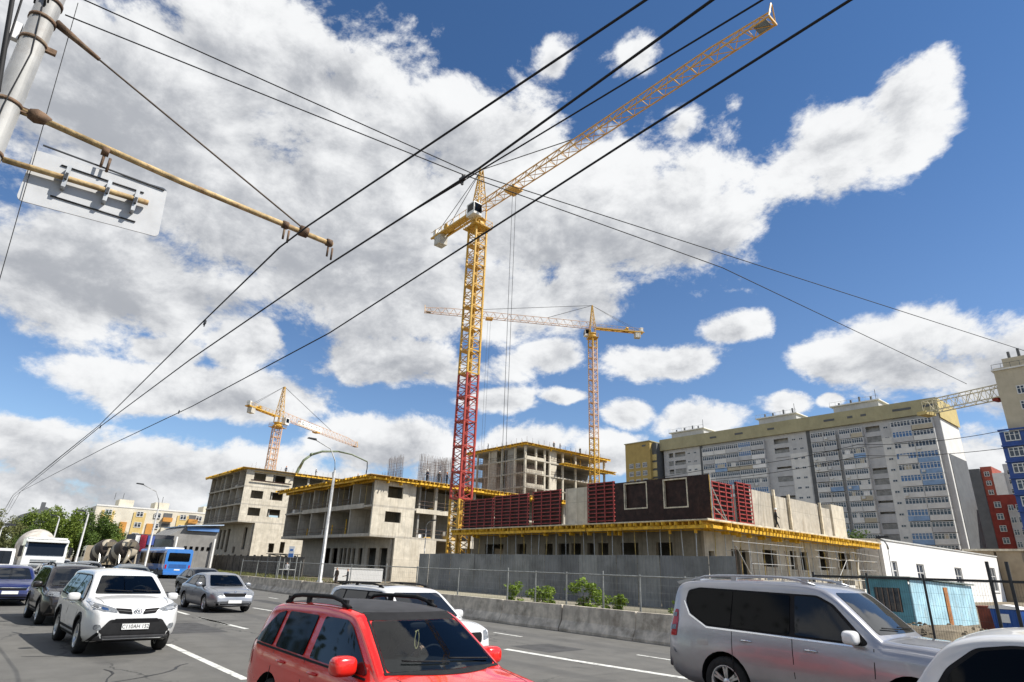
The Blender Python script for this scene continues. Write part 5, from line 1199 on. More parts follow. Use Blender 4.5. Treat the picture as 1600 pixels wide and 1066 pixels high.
# trees on the near pavement behind the camera, only ever seen mirrored in car glass
r_ = random.Random(21); mb = MB()
for k in range(22):
    cx, cy = -118 + k * 6.8 + r_.uniform(-1, 1), -13 + r_.uniform(-2, 1); h = r_.uniform(7, 10)
    mb.tube([(cx, cy, 0), (cx + .2, cy, h * .5), (cx, cy + .2, h)], [.2, .14, .03], 6, 1)
    for q in range(14):
        z = h * r_.uniform(.25, .9); a = r_.uniform(0, 6.28); L = r_.uniform(1.2, 3.0); mb.tube([(cx, cy, z), (cx + math.cos(a) * L * .5, cy + math.sin(a) * L * .5, z + L * .3), (cx + math.cos(a) * L, cy + math.sin(a) * L, z + L * .7)], [.07, .04, .01], 4, 1)
    for q in range(900):
        p = Vector((cx + r_.gauss(0, 1.5), cy + r_.gauss(0, 1.5), h * .62 + r_.gauss(0, h * .19))); u = Vector((r_.gauss(0, 1), r_.gauss(0, 1), r_.gauss(0, 1))).normalized(); v = u.orthogonal(); l = r_.uniform(.12, .3)
        mb.add([p - u * l, p + v * l * .6, p + u * l, p - v * l * .6], [(0, 1, 2, 3)])
o = mb.build('near_side_tree_belt', [leaf_dark, bark]); o['label'] = 'belt of leafy trees on the near pavement, mirrored in the car windows'; o['category'] = 'trees'; stuff(o)

# ================================================================ vehicles (local axes: +x forward, +y left, z up, origin on the road under the middle)
def crom(pts, per=6):
    """Catmull-Rom through (x, z) knots"""
    P = [Vector((a, b_)) for a, b_ in pts]; out = []
    for i in range(len(P) - 1):
        p0, p1, p2, p3 = P[max(i - 1, 0)], P[i], P[i + 1], P[min(i + 2, len(P) - 1)]
        for k in range(per):
            t = k / per
            q = .5 * ((2 * p1) + (p2 - p0) * t + (2 * p0 - 5 * p1 + 4 * p2 - p3) * t * t + (3 * p1 - p0 - 3 * p2 + p3) * t ** 3)
            out.append((q.x, q.y))
    out.append((P[-1].x, P[-1].y)); return out
def lerp1(tab, x):
    if x <= tab[0][0]: return tab[0][1]
    for (a, u), (c, v) in zip(tab[:-1], tab[1:]):
        if x <= c: return u + (v - u) * (x - a) / (c - a)
    return tab[-1][1]
def rpoly(pts, r=.04, n=4):
    out = []; N = len(pts)
    for i in range(N):
        p, a, c = Vector(pts[i]), Vector(pts[i - 1]), Vector(pts[(i + 1) % N])
        ra = min(r, (a - p).length * .45); rc = min(r, (c - p).length * .45)
        s, e = p + (a - p).normalized() * ra, p + (c - p).normalized() * rc
        for k in range(n + 1):
            t = k / n; q = s * (1 - t) ** 2 + p * 2 * t * (1 - t) + e * t * t; out.append((q.x, q.y))
    return out
def clip_x(poly, x0, x1, sl=0.0, zr=1.2):
    """clip an (x, z) polygon between two slanted lines"""
    def half(P, xl, keep):
        f = lambda p: keep * (p[0] - (xl + sl * (p[1] - zr))); o = []
        for i in range(len(P)):
            a, c = P[i], P[(i + 1) % len(P)]; fa, fc = f(a), f(c)
            if fa >= 0: o.append(a)
            if fa * fc < 0: t = fa / (fa - fc); o.append((a[0] + (c[0] - a[0]) * t, a[1] + (c[1] - a[1]) * t))
        return o
    return half(half(poly, x0, 1), x1, -1)
class Body:
    def __init__(s, P):
        s.P = P; L, Wd = P['L'], P['W']; st = crom(P['prof'], P.get('per', 5)); rows = []
        hw0 = Wd / 2
        for (x, zt) in st:
            e = max(0, (abs(x) - (L / 2 - P.get('round', .75))) / P.get('round', .75)); tp = P['tf'] if x > 0 else P['tr']
            w = hw0 * (1 - tp * e ** 2.6)
            z0 = P['clear'] + (.10 if x > 0 else .14) * max(0, e) ** 1.5
            zb = lerp1(P['belt'], x)
            r = P.get('r1', .075); r2 = P.get('r2', .17)
            zs = min(zb, zt - .05)
            zs = max(zs, z0 + .06)
            hg = max(0.0, zt - .02 - zb); ws = w * .965
            wt = ws - P['tumble'] * hg - .01
            cz = max(zs + .004, zt - r - .02)
            half = [(w * .30, z0), (w * .78, z0), (w * .90, z0 + .03), (w * .965, z0 + .12)]
            zl = z0 + .14
            bulge = P.get('bulge', .018)
            for k in range(6):
                f = k / 5; z = zl + (zs - zl) * f
                half.append((w * (.968 + .032 * math.sin(math.pi * min(1, f * .92 + .08)) ) + bulge * math.sin(math.pi * f) - (.012 * math.exp(-((f - .62) / .07) ** 2) if P.get('crease', True) else 0), z))
            for k in range(6):
                f = (k + .6) / 6; ee = hg / max(.02, hg + .05)
                half.append(((w * .968) * (1 - f * ee) + (ws * (1 - f) + wt * f) * f * ee + (ws * ee * 0) if False else ws + (wt - ws) * f if hg > .03 else w * .968 - f * .012, zs + (cz - zs) * f))
            y1 = half[-1][0]
            for k in range(1, 6):
                a = math.pi / 2 * k / 5; half.append((y1 - r2 * (1 - math.cos(a)) , cz + (zt - .02 - cz) * math.sin(a)))
            yt = half[-1][0]
            for k in range(1, 6):
                f = k / 5; half.append((yt * (1 - f) if k < 5 else 0.0, zt - .02 + P['crown'] * (1 - (1 - f) ** 2)))
            half[-1] = (0.0, half[-1][1])
            ring = [(x, -y, z) for (y, z) in half] + [(x, y, z) for (y, z) in half[-2::-1]]
            rows.append(ring)
        s.rows = rows; n = len(rows[0]); vs = [p for r_ in rows for p in r_]
        fs = [(i * n + k, (i + 1) * n + k, (i + 1) * n + (k + 1) % n, i * n + (k + 1) % n) for i in range(len(rows) - 1) for k in range(n)]
        fs += [tuple(range(n)), tuple(range((len(rows) - 1) * n, len(rows) * n))[::-1]]
        s.v, s.f = vs, fs
        bm = bmesh.new()
        bv = [bm.verts.new(p) for p in vs]
        for f in fs:
            try: bm.faces.new([bv[i] for i in f])
            except ValueError: pass
        bmesh.ops.recalc_face_normals(bm, faces=bm.faces); bm.normal_update()
        for f in bm.faces: f.smooth = len(f.verts) == 4
        s.bm = bm; s.bvh = BVHTree.FromBMesh(bm)
    def hit(s, view, a, c):
        """point and normal on the skin, looking along the view axis"""
        if view == 'R': o, d = Vector((a, -3, c)), Vector((0, 1, 0))
        elif view == 'L': o, d = Vector((a, 3, c)), Vector((0, -1, 0))
        elif view == 'F': o, d = Vector((6, a, c)), Vector((-1, 0, 0))
        elif view == 'B': o, d = Vector((-6, a, c)), Vector((1, 0, 0))
        else: o, d = Vector((a, c, 5)), Vector((0, 0, -1))
        h = s.bvh.ray_cast(o, d)
        for j in ((.0013, .0009), (-.0011, .0017), (.003, -.002), (-.004, -.003)):
            if h[0] is not None: break
            jv = Vector((j[0], 0, j[1])) if view in 'RL' else Vector((0, j[0], j[1])) if view in 'FB' else Vector((j[0], j[1], 0)); h = s.bvh.ray_cast(o + jv, d)
        if h[0] is None:
            q = o + d * (2.2 if view in 'RL' else 3.9); h = s.bvh.find_nearest(q); return h[0], h[1]
        n = h[1]
        if n.dot(d) > 0: n = -n
        return h[0], n
    def patch(s, name, view, poly, mat, parent, off=.004, depth=.015, step=.08, mi=None):
        bm = bmesh.new(); f = bm.faces.new([bm.verts.new((p[0], p[1], 0)) for p in poly])
        xs = [p[0] for p in poly]; zs = [p[1] for p in poly]
        for ax, lo, hi in ((0, min(xs), max(xs)), (1, min(zs), max(zs))):
            n = int((hi - lo) / step)
            for k in range(1, n + 1):
                co = [0, 0, 0]; co[ax] = lo + (hi - lo) * k / (n + 1); no = [0, 0, 0]; no[ax] = 1
                bmesh.ops.bisect_plane(bm, geom=bm.verts[:] + bm.edges[:] + bm.faces[:], plane_co=co, plane_no=no)
        bmesh.ops.triangulate(bm, faces=bm.faces[:])
        bm.verts.ensure_lookup_table(); nor = {}
        bound = [e for e in bm.edges if len(e.link_faces) == 1]
        for v in bm.verts:
            p, n = s.hit(view, v.co.x, v.co.y); v.co = p + n * off; nor[v] = n
        r = bmesh.ops.extrude_edge_only(bm, edges=bound)
        for v in [g for g in r['geom'] if isinstance(g, bmesh.types.BMVert)]:
            p = s.bvh.find_nearest(v.co); v.co = v.co - (p[1] if p[1] is not None else Vector((0, 0, 1))) * 0
            q, n_ = p[0], p[1]; v.co = v.co + (q - v.co) * 1.0 - (v.co - q).normalized() * depth * .3 if (v.co - q).length > 1e-6 else v.co
        bmesh.ops.recalc_face_normals(bm, faces=bm.faces)
        bmesh.ops.split_edges(bm, edges=[e for e in bound if e.is_valid])
        for f in bm.faces: f.smooth = True
        me = bpy.data.meshes.new(name); bm.to_mesh(me); bm.free(); me.materials.append(mat)
        # keep the face turned outwards
        d = {'R': (0, -1, 0), 'L': (0, 1, 0), 'F': (1, 0, 0), 'B': (-1, 0, 0), 'T': (0, 0, 1)}[view]
        if sum(Vector(d).dot(p.normal) * p.area for p in me.polygons) < 0: me.flip_normals()
        return link(name, me, parent)
def booled(bm_body, cutters, mats, interior):
    """body minus cutter meshes; faces made by a cutter take the dark interior material"""
    me = bpy.data.meshes.new('body'); bm_body.to_mesh(me); me.materials.append(mats[0]); me.materials.append(interior)
    ob = bpy.data.objects.new('tmp_body', me); COL.objects.link(ob); tmp = [ob]
    for c in cutters:
        cm = c.mesh('cut', [mats[0], interior])
        b2 = bmesh.new(); b2.from_mesh(cm); bmesh.ops.remove_doubles(b2, verts=b2.verts, dist=1e-5); bmesh.ops.recalc_face_normals(b2, faces=b2.faces)
        for f in b2.faces: f.material_index = 1
        b2.to_mesh(cm); b2.free()
        co = bpy.data.objects.new('tmp_cut', cm); COL.objects.link(co); tmp.append(co)
        md = ob.modifiers.new('cut', 'BOOLEAN'); md.operation = 'DIFFERENCE'; md.object = co; md.solver = 'EXACT'
    dg = bpy.context.evaluated_depsgraph_get(); new = bpy.data.meshes.new_from_object(ob.evaluated_get(dg)); new.name = 'body'
    for o in tmp: bpy.data.objects.remove(o)
    # keep the smooth panel shading of the uncut body
    bm_body.faces.ensure_lookup_table(); bvh = BVHTree.FromBMesh(bm_body); ln = [None] * len(new.loops); co = {}
    for p in new.polygons:
        p.use_smooth = True
        for li in p.loop_indices:
            if p.material_index == 1: ln[li] = p.normal.copy(); continue
            vi = new.loops[li].vertex_index
            if vi not in co:
                q = new.vertices[vi].co; h = bvh.find_nearest(q); f = bm_body.faces[h[2]]
                if len(f.verts) > 4: co[vi] = f.normal.copy()
                else:
                    n = Vector((0, 0, 0))
                    for v in f.verts: n += v.normal / ((v.co - q).length + 1e-4)
                    co[vi] = n.normalized()
            ln[li] = co[vi]
    new.normals_split_custom_set(ln)
    return new
_wheels = {}
def wheel_meshes(r, w, spokes, rimmat, rr=.66):
    k = (r, w, spokes, rimmat.name, rr)
    if k in _wheels: return _wheels[k]
    R1 = r * rr
    ty = MB().lathe([(R1, -w / 2 + .01), (R1 * 1.05, -w / 2), (r * .93, -w / 2 + .005), (r * .985, -w / 2 + .03), (r, -w / 4), (r, w / 4), (r * .985, w / 2 - .03), (r * .93, w / 2 - .005), (R1 * 1.05, w / 2), (R1, w / 2 - .01), (R1, -w / 2 + .01)], 32, 'Y').mesh('tyre', rubber)
    rm = MB().lathe([(R1 + .002, -w / 2 + .004), (R1 - .012, -w / 2 + .0), (R1 - .03, -w / 2 + .035), (R1 - .035, w / 2 - .02), (R1, w / 2 - .02)], 32, 'Y')
    rm.lathe([(0, -w / 2 + .03), (.06, -w / 2 + .03), (.075, -w / 2 + .05), (.075, 0), (0, 0)], 14, 'Y')
    for i in range(spokes):
        a = 2 * math.pi * i / spokes
        for da in (-.13, .13):
            c0, s0 = math.cos(a + da * .4), math.sin(a + da * .4); c1, s1 = math.cos(a + da), math.sin(a + da)
            t_ = Vector((-math.sin(a), 0, math.cos(a))) * .022
            p0, p1 = Vector((c0 * .06, -w / 2 + .035, s0 * .06)), Vector((c1 * (R1 - .02), -w / 2 + .018, s1 * (R1 - .02)))
            dn = Vector((0, .03, 0)); rm.add([p0 - t_, p0 + t_, p1 + t_ * .8, p1 - t_ * .8, p0 - t_ + dn, p0 + t_ + dn, p1 + t_ * .8 + dn, p1 - t_ * .8 + dn], [(0, 1, 2, 3), (0, 4, 5, 1), (1, 5, 6, 2), (3, 2, 6, 7), (0, 3, 7, 4)])
    rm.lathe([(0, .0), (R1 - .04, .0), (R1 - .04, .02), (0, .02)], 20, 'Y', 1)
    rim = rm.mesh('rim', [rimmat, plastic]); b2 = bmesh.new(); b2.from_mesh(rim); bmesh.ops.recalc_face_normals(b2, faces=b2.faces); b2.to_mesh(rim); b2.free()
    b2 = bmesh.new(); b2.from_mesh(ty); bmesh.ops.recalc_face_normals(b2, faces=b2.faces); b2.to_mesh(ty); b2.free()
    _wheels[k] = (ty, rim); return _wheels[k]
def blob(name, c, rx, ry, rz, mat, parent, p=2.6, n=12):
    """rounded box (superellipsoid)"""
    mb = MB(); vs = []
    sg = lambda v: math.copysign(abs(v) ** (2 / p), v)
    for i in range(n + 1):
        a = -math.pi / 2 + math.pi * i / n
        for k in range(2 * n):
            t = math.pi * k / n; vs.append((c[0] + rx * sg(math.cos(a)) * sg(math.cos(t)), c[1] + ry * sg(math.cos(a)) * sg(math.sin(t)), c[2] + rz * sg(math.sin(a))))
    m = 2 * n; mb.add(vs, [(i * m + k, i * m + (k + 1) % m, (i + 1) * m + (k + 1) % m, (i + 1) * m + k) for i in range(n) for k in range(m)], 0, True)
    return mb.build(name, mat, parent)
def mirror_y(poly): return [(-a, c) for a, c in poly][::-1]
def car(name, label, cat, P, x, y, yaw, col, far=False, group='cars in the traffic'):
    """x, y: middle of the car on the road; yaw: its heading"""
    t = thing(name, label, cat, (x, y, 0), yaw, group)
    B_ = Body(P); L, Wd = P['L'], P['W']; wr = P['wr']; axf, axr = P['axf'], P['axr']
    cuts = []
    for ax in (axf, axr):
        for s in (-1, 1):
            y0, y1 = sorted((s * (Wd / 2 + .2), s * (Wd / 2 - .34)))
            c = MB().lathe([(0, y0), (wr * P.get('arch', 1.17), y0), (wr * P.get('arch', 1.17), y1), (0, y1)], 28, 'Y', org=(ax, 0, wr + .015)); cuts.append(c)
    if P.get('open_screen'):
        pl = rpoly(P['screen'], .05); c = MB(); n = len(pl); xa, xb = P['cabin']
        c.add([(xa, a, z) for a, z in pl] + [(xb, a, z) for a, z in pl], [tuple(range(n)), tuple(range(n, 2 * n))[::-1]] + [(i, n + i, n + (i + 1) % n, (i + 1) % n) for i in range(n)])
        cuts.append(c)
    me = booled(B_.bm, cuts, [col], plastic)
    body = link('body', me, t)
    # wheels
    for ax in (axf, axr):
        for s in (-1, 1):
            w = bpy.data.objects.new('wheel', None); COL.objects.link(w); w.parent = t; w.location = (ax, s * (Wd / 2 - .125), wr); w.rotation_euler = (0, random.uniform(0, 6), 0 if s < 0 else math.pi)
            if s > 0: w.rotation_euler = (0, 0, math.pi)
            ty, rim = wheel_meshes(wr, P.get('ww', .22), P.get('spokes', 5), P.get('rim', alloy)); link('tyre', ty, w); link('rim', rim, w)
    glass = P.get('glass', car_glass)
    # side windows
    for v in ('R', 'L'):
        if far and v == 'L': continue
        if P.get('frame_black', True): B_.patch('window_surround', v, rpoly(P['dlo'], .05), plastic, t, .003, step=.06)
        for i, (a, c) in enumerate(P['splits']):
            pl = clip_x(P['dlo_in'], a, c, P.get('slant', [0] * 9)[i] if isinstance(P.get('slant', 0), list) else P.get('slant', 0), P.get('zr', 1.2))
            if len(pl) > 2: B_.patch('side_window', v, rpoly(pl, .035), P.get('rear_glass', glass) if i < len(P['splits']) - 1 else glass, t, .013, step=.06)
    # windscreen, rear window
    if P.get('open_screen'):
        B_.patch('windscreen', 'F', rpoly(P['screen'], .05), clear_glass('windscreen_glass'), t, .006, step=.06)
    else:
        B_.patch('windscreen', 'F', rpoly(P['screen'], .06), glass, t, .006)
    if P.get('rear') and not far: B_.patch('rear_window', 'B', rpoly(P['rear'], .05), glass, t, .006)
    for nm, v, pl, m, off in P.get('patches', []):
        B_.patch(nm, v, pl, col if m == 'paint' else m, t, off, step=.07)
        if v == 'R' and not far: B_.patch(nm, 'L', pl, col if m == 'paint' else m, t, off, step=.07)
        if v in 'FB' and (min(a for a, _ in pl) > .02): B_.patch(nm, v, mirror_y(pl), col if m == 'paint' else m, t, off, step=.07)
    # door seams and handles
    for xs in P.get('seams', []):
        for v in ('R',) if far else ('R', 'L'):
            a, z0, z1, sl = xs; B_.patch('door_seam', v, [(a - .006, z0), (a + .006, z0), (a + sl + .006, z1), (a + sl - .006, z1)], plastic, t, .0015, step=.2)
    if not far:   # bonnet shut lines, bumper joint
        xa, xb = axf - .12, L / 2 - .30
        for s in (-1, 1): B_.patch('bonnet_seam', 'T', [(xa, s * Wd * .385 - .005), (xb, s * Wd * .345 - .005), (xb, s * Wd * .345 + .005), (xa, s * Wd * .385 + .005)], plastic, t, .0015, step=.12)
    for (hx, hz) in P.get('handles', []):
        for s in (-1, 1):
            if far and s > 0: continue
            p, n = B_.hit('R' if s < 0 else 'L', hx, hz)
            h = MB().tube([p + n * .0 + Vector((-.10, 0, 0)), p + n * .032 + Vector((-.06, 0, .003)), p + n * .036 + Vector((.05, 0, .003)), p + n * .0 + Vector((.10, 0, 0))], [.012, .014, .014, .012], 8).build('door_handle', chrome if P.get('chrome_handles') else col, t)
            B_.patch('handle_cup', 'R' if s < 0 else 'L', rpoly([(hx - .07, hz - .035), (hx + .06, hz - .035), (hx + .06, hz + .03), (hx - .07, hz + .03)], .03), plastic if P.get('cup_dark') else col, t, .002)
    # mirrors
    mx, mz = P['mirror']
    for s in (-1, 1):
        p, n = B_.hit('R' if s < 0 else 'L', mx, mz)
        yy = p.y + s * .15
        ms = P.get('mirror_size', (.085, .125, .088))
        h = blob('wing_mirror', (mx - .01, yy, mz + .05), *ms, P.get('mirror_col', col), t, 3.2)
        MB().bar((mx, p.y - s * .03, mz), (mx, yy, mz + .02), .028, 6).build('mirror_stalk', plastic, t); m2 = blob('mirror_glass', (mx - .01 - ms[0] * .75, yy, mz + .05), .03, ms[1] * .85, ms[2] * .78, car_glass, h, 3.2, 6)
    if P.get('plate'):
        pxz, txt = P['plate'], P.get('plate_text', '')
        p, n = B_.hit('F', 0, pxz); q = bx(t, 'number_plate', p.x + .005, p.x + .03, -.26, .26, pxz - .056, pxz + .056, white_plate)
        if txt: text_part(t, txt, .105, black_ink, (p.x + .032, 0, pxz), (R(90), 0, R(90)), 'plate_lettering', .001, sx=.92)
    if P.get('wipers') and not far:
        for a, c in (((.62, 0)), ((.05, 0))):
            pts = []
            for k in range(6):
                yy = a - .55 * k / 5 if a > .3 else a - .55 * k / 5
                zz_ = P['screen'][0][1] + .035 + .03 * k / 5; h_, n = B_.hit('F', yy, zz_); pts.append(h_ + n * .028)
            MB().tube(pts, .009, 5).build('wiper', plastic, t)
    if P.get('rails'):
        x0, x1, yr, zr_, hh, m = P['rails']
        for s in (-1, 1):
            pts = []
            for k in range(9):
                f = k / 8; xx = x0 + (x1 - x0) * f; p, n = B_.hit('T', xx, s * yr); lift = hh * min(1, f * 7, (1 - f) * 5.5) ; pts.append((p.x, p.y, p.z + lift + .004))
            MB().tube(pts, P.get('rail_r', .018), 8).build('roof_rail', m, t)
            for f in (.06, .38, .93): 
                xx = x0 + (x1 - x0) * f; p, n = B_.hit('T', xx, s * yr); MB().box(p.x - .05, p.x + .05, p.y - .016, p.y + .016, p.z - .01, p.z + hh * .95).build('rail_foot', m, t)
    for (z0, z1) in P.get('sill', []):
        for v in ('R',) if far else ('R', 'L'): B_.patch('sill_trim', v, [(axr + wr * 1.15, z0), (axf - wr * 1.15, z0), (axf - wr * 1.15, z1), (axr + wr * 1.15, z1)], plastic, t, .012, step=.2)
    if P.get('cladding'):
        for ax in (axf, axr):
            for v in ('R',) if far else ('R', 'L'):
                o, i_ = wr * P.get('arch', 1.17) + .06, wr * P.get('arch', 1.17) - .004; pl = []
                N = 20
                for k in range(N + 1): a = R(-8 + 196 * k / N); pl.append((ax + o * math.cos(a), wr + .015 + o * math.sin(a)))
                for k in range(N + 1): a = R(188 - 196 * k / N); pl.append((ax + i_ * math.cos(a), wr + .015 + i_ * math.sin(a)))
                # ring laid on the panel in short pieces so it follows the arch
                for k in range(0, N, 4):
                    seg = pl[k:k + 5] + pl[2 * N + 2 - (k + 5):2 * N + 2 - k]
                    B_.patch('arch_trim', v, seg, plastic, t, .010, step=.25)
    B_.bm.free()
    return t, B_
def suv(L, Wd, H, **k):
    """upright five door shape scaled to the given length, width, height"""
    s, h = L / 4.6, H / 1.66; S_ = lambda pts: [(a * s, c * h) for a, c in pts]
    P = dict(L=L, W=Wd, clear=.24, tf=.26, tr=.16, tumble=.28, crown=.035, round=.62,
        prof=S_([(-2.30, .50), (-2.29, .78), (-2.25, 1.00), (-2.13, 1.30), (-2.00, 1.53), (-1.82, 1.62), (-1.2, 1.655), (-.4, 1.66), (.2, 1.635), (.50, 1.56), (.90, 1.30), (1.20, 1.10), (1.32, 1.065), (1.75, 1.02), (2.06, .95), (2.20, .86), (2.27, .72), (2.30, .52)]),
        belt=S_([(-2.3, 1.06), (-1, 1.02), (.6, .97), (1.3, .95), (2.3, .85)]), wr=.345, axf=1.36 * s, axr=-1.30 * s,
        dlo=S_([(-1.98, 1.08), (1.05, .99), (1.12, 1.03), (.50, 1.46), (.28, 1.54), (-1.55, 1.53), (-1.80, 1.46)]), dlo_in=S_([(-1.94, 1.105), (1.0, 1.015), (1.04, 1.04), (.47, 1.435), (.26, 1.51), (-1.53, 1.505), (-1.77, 1.44)]),
        splits=[(-1.95 * s, -1.28 * s), (-1.22 * s, -.28 * s), (-.20 * s, 1.05 * s)], screen=[(-.70, 1.07 * h), (.70, 1.07 * h), (.58, 1.53 * h), (-.58, 1.53 * h)], rear=[(-.58, 1.12 * h), (.58, 1.12 * h), (.5, 1.48 * h), (-.5, 1.48 * h)],
        mirror=(.80 * s, 1.04 * h), seams=[(-1.20 * s, .45, 1.02 * h, 0.0), (-.24 * s, .35, 1.0 * h, 0), (.92 * s, .38, .98 * h, .06)], handles=[(-.95 * s, .95 * h), (.02 * s, .93 * h)], wipers=True)
    P.update(k); return P
def sedan(L, Wd, H, **k):
    s, h = L / 4.66, H / 1.46; S_ = lambda pts: [(a * s, c * h) for a, c in pts]
    P = dict(L=L, W=Wd, clear=.19, tf=.28, tr=.22, tumble=.34, crown=.035, round=.7,
        prof=S_([(-2.33, .48), (-2.32, .75), (-2.26, .97), (-2.05, 1.03), (-1.75, 1.07), (-1.2, 1.32), (-.75, 1.43), (-.2, 1.46), (.25, 1.43), (.55, 1.34), (.95, 1.10), (1.25, .95), (1.4, .92), (1.9, .84), (2.18, .74), (2.29, .62), (2.33, .45)]),
        belt=S_([(-2.3, .94), (-1, .93), (.6, .90), (1.3, .86), (2.3, .72)]), wr=.315, axf=1.40 * s, axr=-1.28 * s,
        dlo=S_([(-1.55, .98), (1.0, .91), (1.06, .95), (.55, 1.24), (.2, 1.34), (-.7, 1.34), (-1.15, 1.22)]), dlo_in=S_([(-1.48, .995), (.96, .93), (1.0, .955), (.53, 1.22), (.19, 1.315), (-.69, 1.315), (-1.12, 1.20)]),
        splits=[(-1.5 * s, -1.08 * s), (-1.04 * s, -.22 * s), (-.15 * s, 1.0 * s)], screen=[(-.68, .95 * h), (.68, .95 * h), (.54, 1.36 * h), (-.54, 1.36 * h)], rear=[(-.58, 1.09 * h), (.58, 1.09 * h), (.48, 1.36 * h), (-.48, 1.36 * h)],
        mirror=(.78 * s, .95 * h), seams=[(-1.06 * s, .45, .93 * h, 0.0), (-.19 * s, .32, .92 * h, 0), (.9 * s, .35, .9 * h, .06)], handles=[(-.9 * s, .83 * h), (.02 * s, .81 * h)], wipers=True)
    P.update(k); return P
def lamp_set(hx0, hx1, z0, z1, rise=.06): return [('headlight', 'F', rpoly([(hx0, z0), (hx1, z0 + rise), (hx1 + .02, z1 + rise * .8), (hx0 + .02, z1)], .03), lamp_glass, .005)]
def cabin(t, zc, xc, hw=.36, driver_y=.36):
    MB().prism([(xc - .72, zc - .22), (xc, zc - .15), (xc, zc - .05), (xc - .35, zc - .02), (xc - .62, zc - .05)], -.64, .64).build('dashboard', M('dashboard_plastic', (.035, .036, .038), .6, .15, 6), t, True)
    sw = MB().tube([(xc - .72 + .06 * math.sin(a * math.pi / 12), driver_y + .18 * math.cos(a * math.pi / 12), zc + .0 + .16 * math.sin(a * math.pi / 12)) for a in range(25)], .014, 6); sw.bar((xc - .72, driver_y - .17, zc), (xc - .72, driver_y + .17, zc), .014, 5); sw.build('steering_wheel', plastic, t)
    for s_ in (-hw, hw):
        blob('seat_back', (xc - 1.28, s_, zc - .05), .09, .23, .34, M('grey_seat_cloth', (.09, .09, .095), .9, .2, 6), t, 3); blob('headrest', (xc - 1.30, s_, zc + .36), .06, .13, .09, M('grey_seat_cloth', (.09, .09, .095)), t, 3)
    blob('rear_mirror', (xc - .48, .02, zc + .34), .022, .115, .035, plastic, t, 3)
grille_m = M('grille_black', (.010, .010, .011), .8, .1, 30, spec=.1)

# -- white crossover at the left, facing the camera
white_p = paint('white_car_paint', (.62, .62, .61), dirt=.15)
P = suv(4.57, 1.82, 1.67, tumble=.36, open_screen=True, cabin=(2.5, -.45), screen=[(-.69, 1.17), (.69, 1.17), (.535, 1.545), (-.535, 1.545)], plate=.58,
    prof=[(-2.285, .50), (-2.275, .78), (-2.24, 1.02), (-2.10, 1.34), (-1.96, 1.56), (-1.80, 1.64), (-1.2, 1.67), (-.4, 1.675), (.2, 1.65), (.46, 1.59), (.86, 1.36), (1.16, 1.165), (1.28, 1.135), (1.70, 1.095), (2.0, 1.03), (2.17, .95), (2.255, .80), (2.285, .52)], belt=[(-2.3, 1.10), (-1, 1.06), (.6, 1.03), (1.3, 1.02), (2.3, .95)], plate_text='C110AH 152', cladding=True, sill=[(.30, .46)], wr=.35, arch=1.14,
    patches=[('lower_bumper', 'F', rpoly([(-.82, .26), (.82, .26), (.74, .42), (.50, .72), (-.50, .72), (-.74, .42)], .05), plastic, .008),
             ('lower_grille', 'F', rpoly([(-.47, .665), (.47, .665), (.41, .735), (-.41, .735)], .03), grille_m, .012),
             ('skid_plate', 'F', rpoly([(-.72, .33), (.72, .33), (.68, .41), (-.68, .41)], .02), trim_grey, .014),
             ('headlight', 'F', rpoly([(.38, .845), (.66, .875), (.86, .955), (.85, 1.045), (.62, .99), (.42, .925)], .03), lamp_glass, .006),
             ('headlight_inner', 'F', rpoly([(.55, .888), (.68, .91), (.70, .965), (.57, .935)], .02), chrome, .010), ('headlight_inner', 'F', rpoly([(.73, .935), (.82, .965), (.81, 1.005), (.74, .975)], .015), lamp_dark, .010),
             ('upper_grille', 'F', rpoly([(.10, .815), (.35, .838), (.43, .935), (.13, .915)], .02), grille_m, .008),
             ('grille_bar', 'F', rpoly([(.12, .862), (.38, .884), (.39, .893), (.12, .872)], .003), trim_grey, .014),
             ('fog_lamp', 'F', rpoly([(.62, .53), (.76, .53), (.76, .63), (.66, .63)], .04), lamp_glass, .012)])
t, B_ = car('parked_suv', 'white crossover car with black lower bumper in the nearest lane at the left', 'car', P, -18.4, 3.2, R(2), white_p)
t.name = 'crossover_car'
p, n = B_.bvh.find_nearest(Vector((2.3, 0, .87)))[:2] if False else (None, None)
cabin(t, 1.16, 1.08)
em = MB()
ex = 2.232
for (ry, rz, cy, cz) in ((.075, .052, 0, 0), (.026, .05, 0, 0), (.058, .022, 0, .022)):
    em.tube([(ex + .02 - .12 * abs(cz), cy + ry * math.cos(a * math.pi / 12), .875 + cz + rz * math.sin(a * math.pi / 12)) for a in range(25)], .007, 5)
em.build('emblem', chrome, t)

# -- silver sedan in the second lane
silver_p = paint('silver_car_paint', (.30, .31, .33), .55, .15)
P = sedan(4.66, 1.81, 1.46, open_screen=True, cabin=(2.5, -.45), plate=.42, wr=.32, arch=1.12, spokes=5,
    patches=[('grille', 'F', rpoly([(-.40, .60), (.40, .60), (.46, .72), (-.46, .72)], .04), grille_m, .007), ('headlight', 'F', rpoly([(.46, .62), (.80, .66), (.82, .745), (.50, .72)], .03), lamp_glass, .006),
             ('lower_intake', 'F', rpoly([(-.66, .27), (.66, .27), (.70, .36), (-.70, .36)], .03), grille_m, .007), ('fog_lamp', 'F', rpoly([(.56, .36), (.74, .37), (.74, .42), (.58, .41)], .015), lamp_glass, .008),
             ('grille_surround', 'F', rpoly([(-.42, .725), (.42, .725), (.44, .745), (-.44, .745)], .005), chrome, .010)])
t, B_ = car('sedan', 'silver sedan with its black grille facing the camera in the second lane', 'car', P, -29.35, 8.75, R(2), silver_p)
MB().lathe([(0, 0), (.04, 0), (.045, .006), (0, .01)], 14, 'X', org=(2.20, 0, .775)).build('emblem', chrome, t); cabin(t, .97, 1.10)

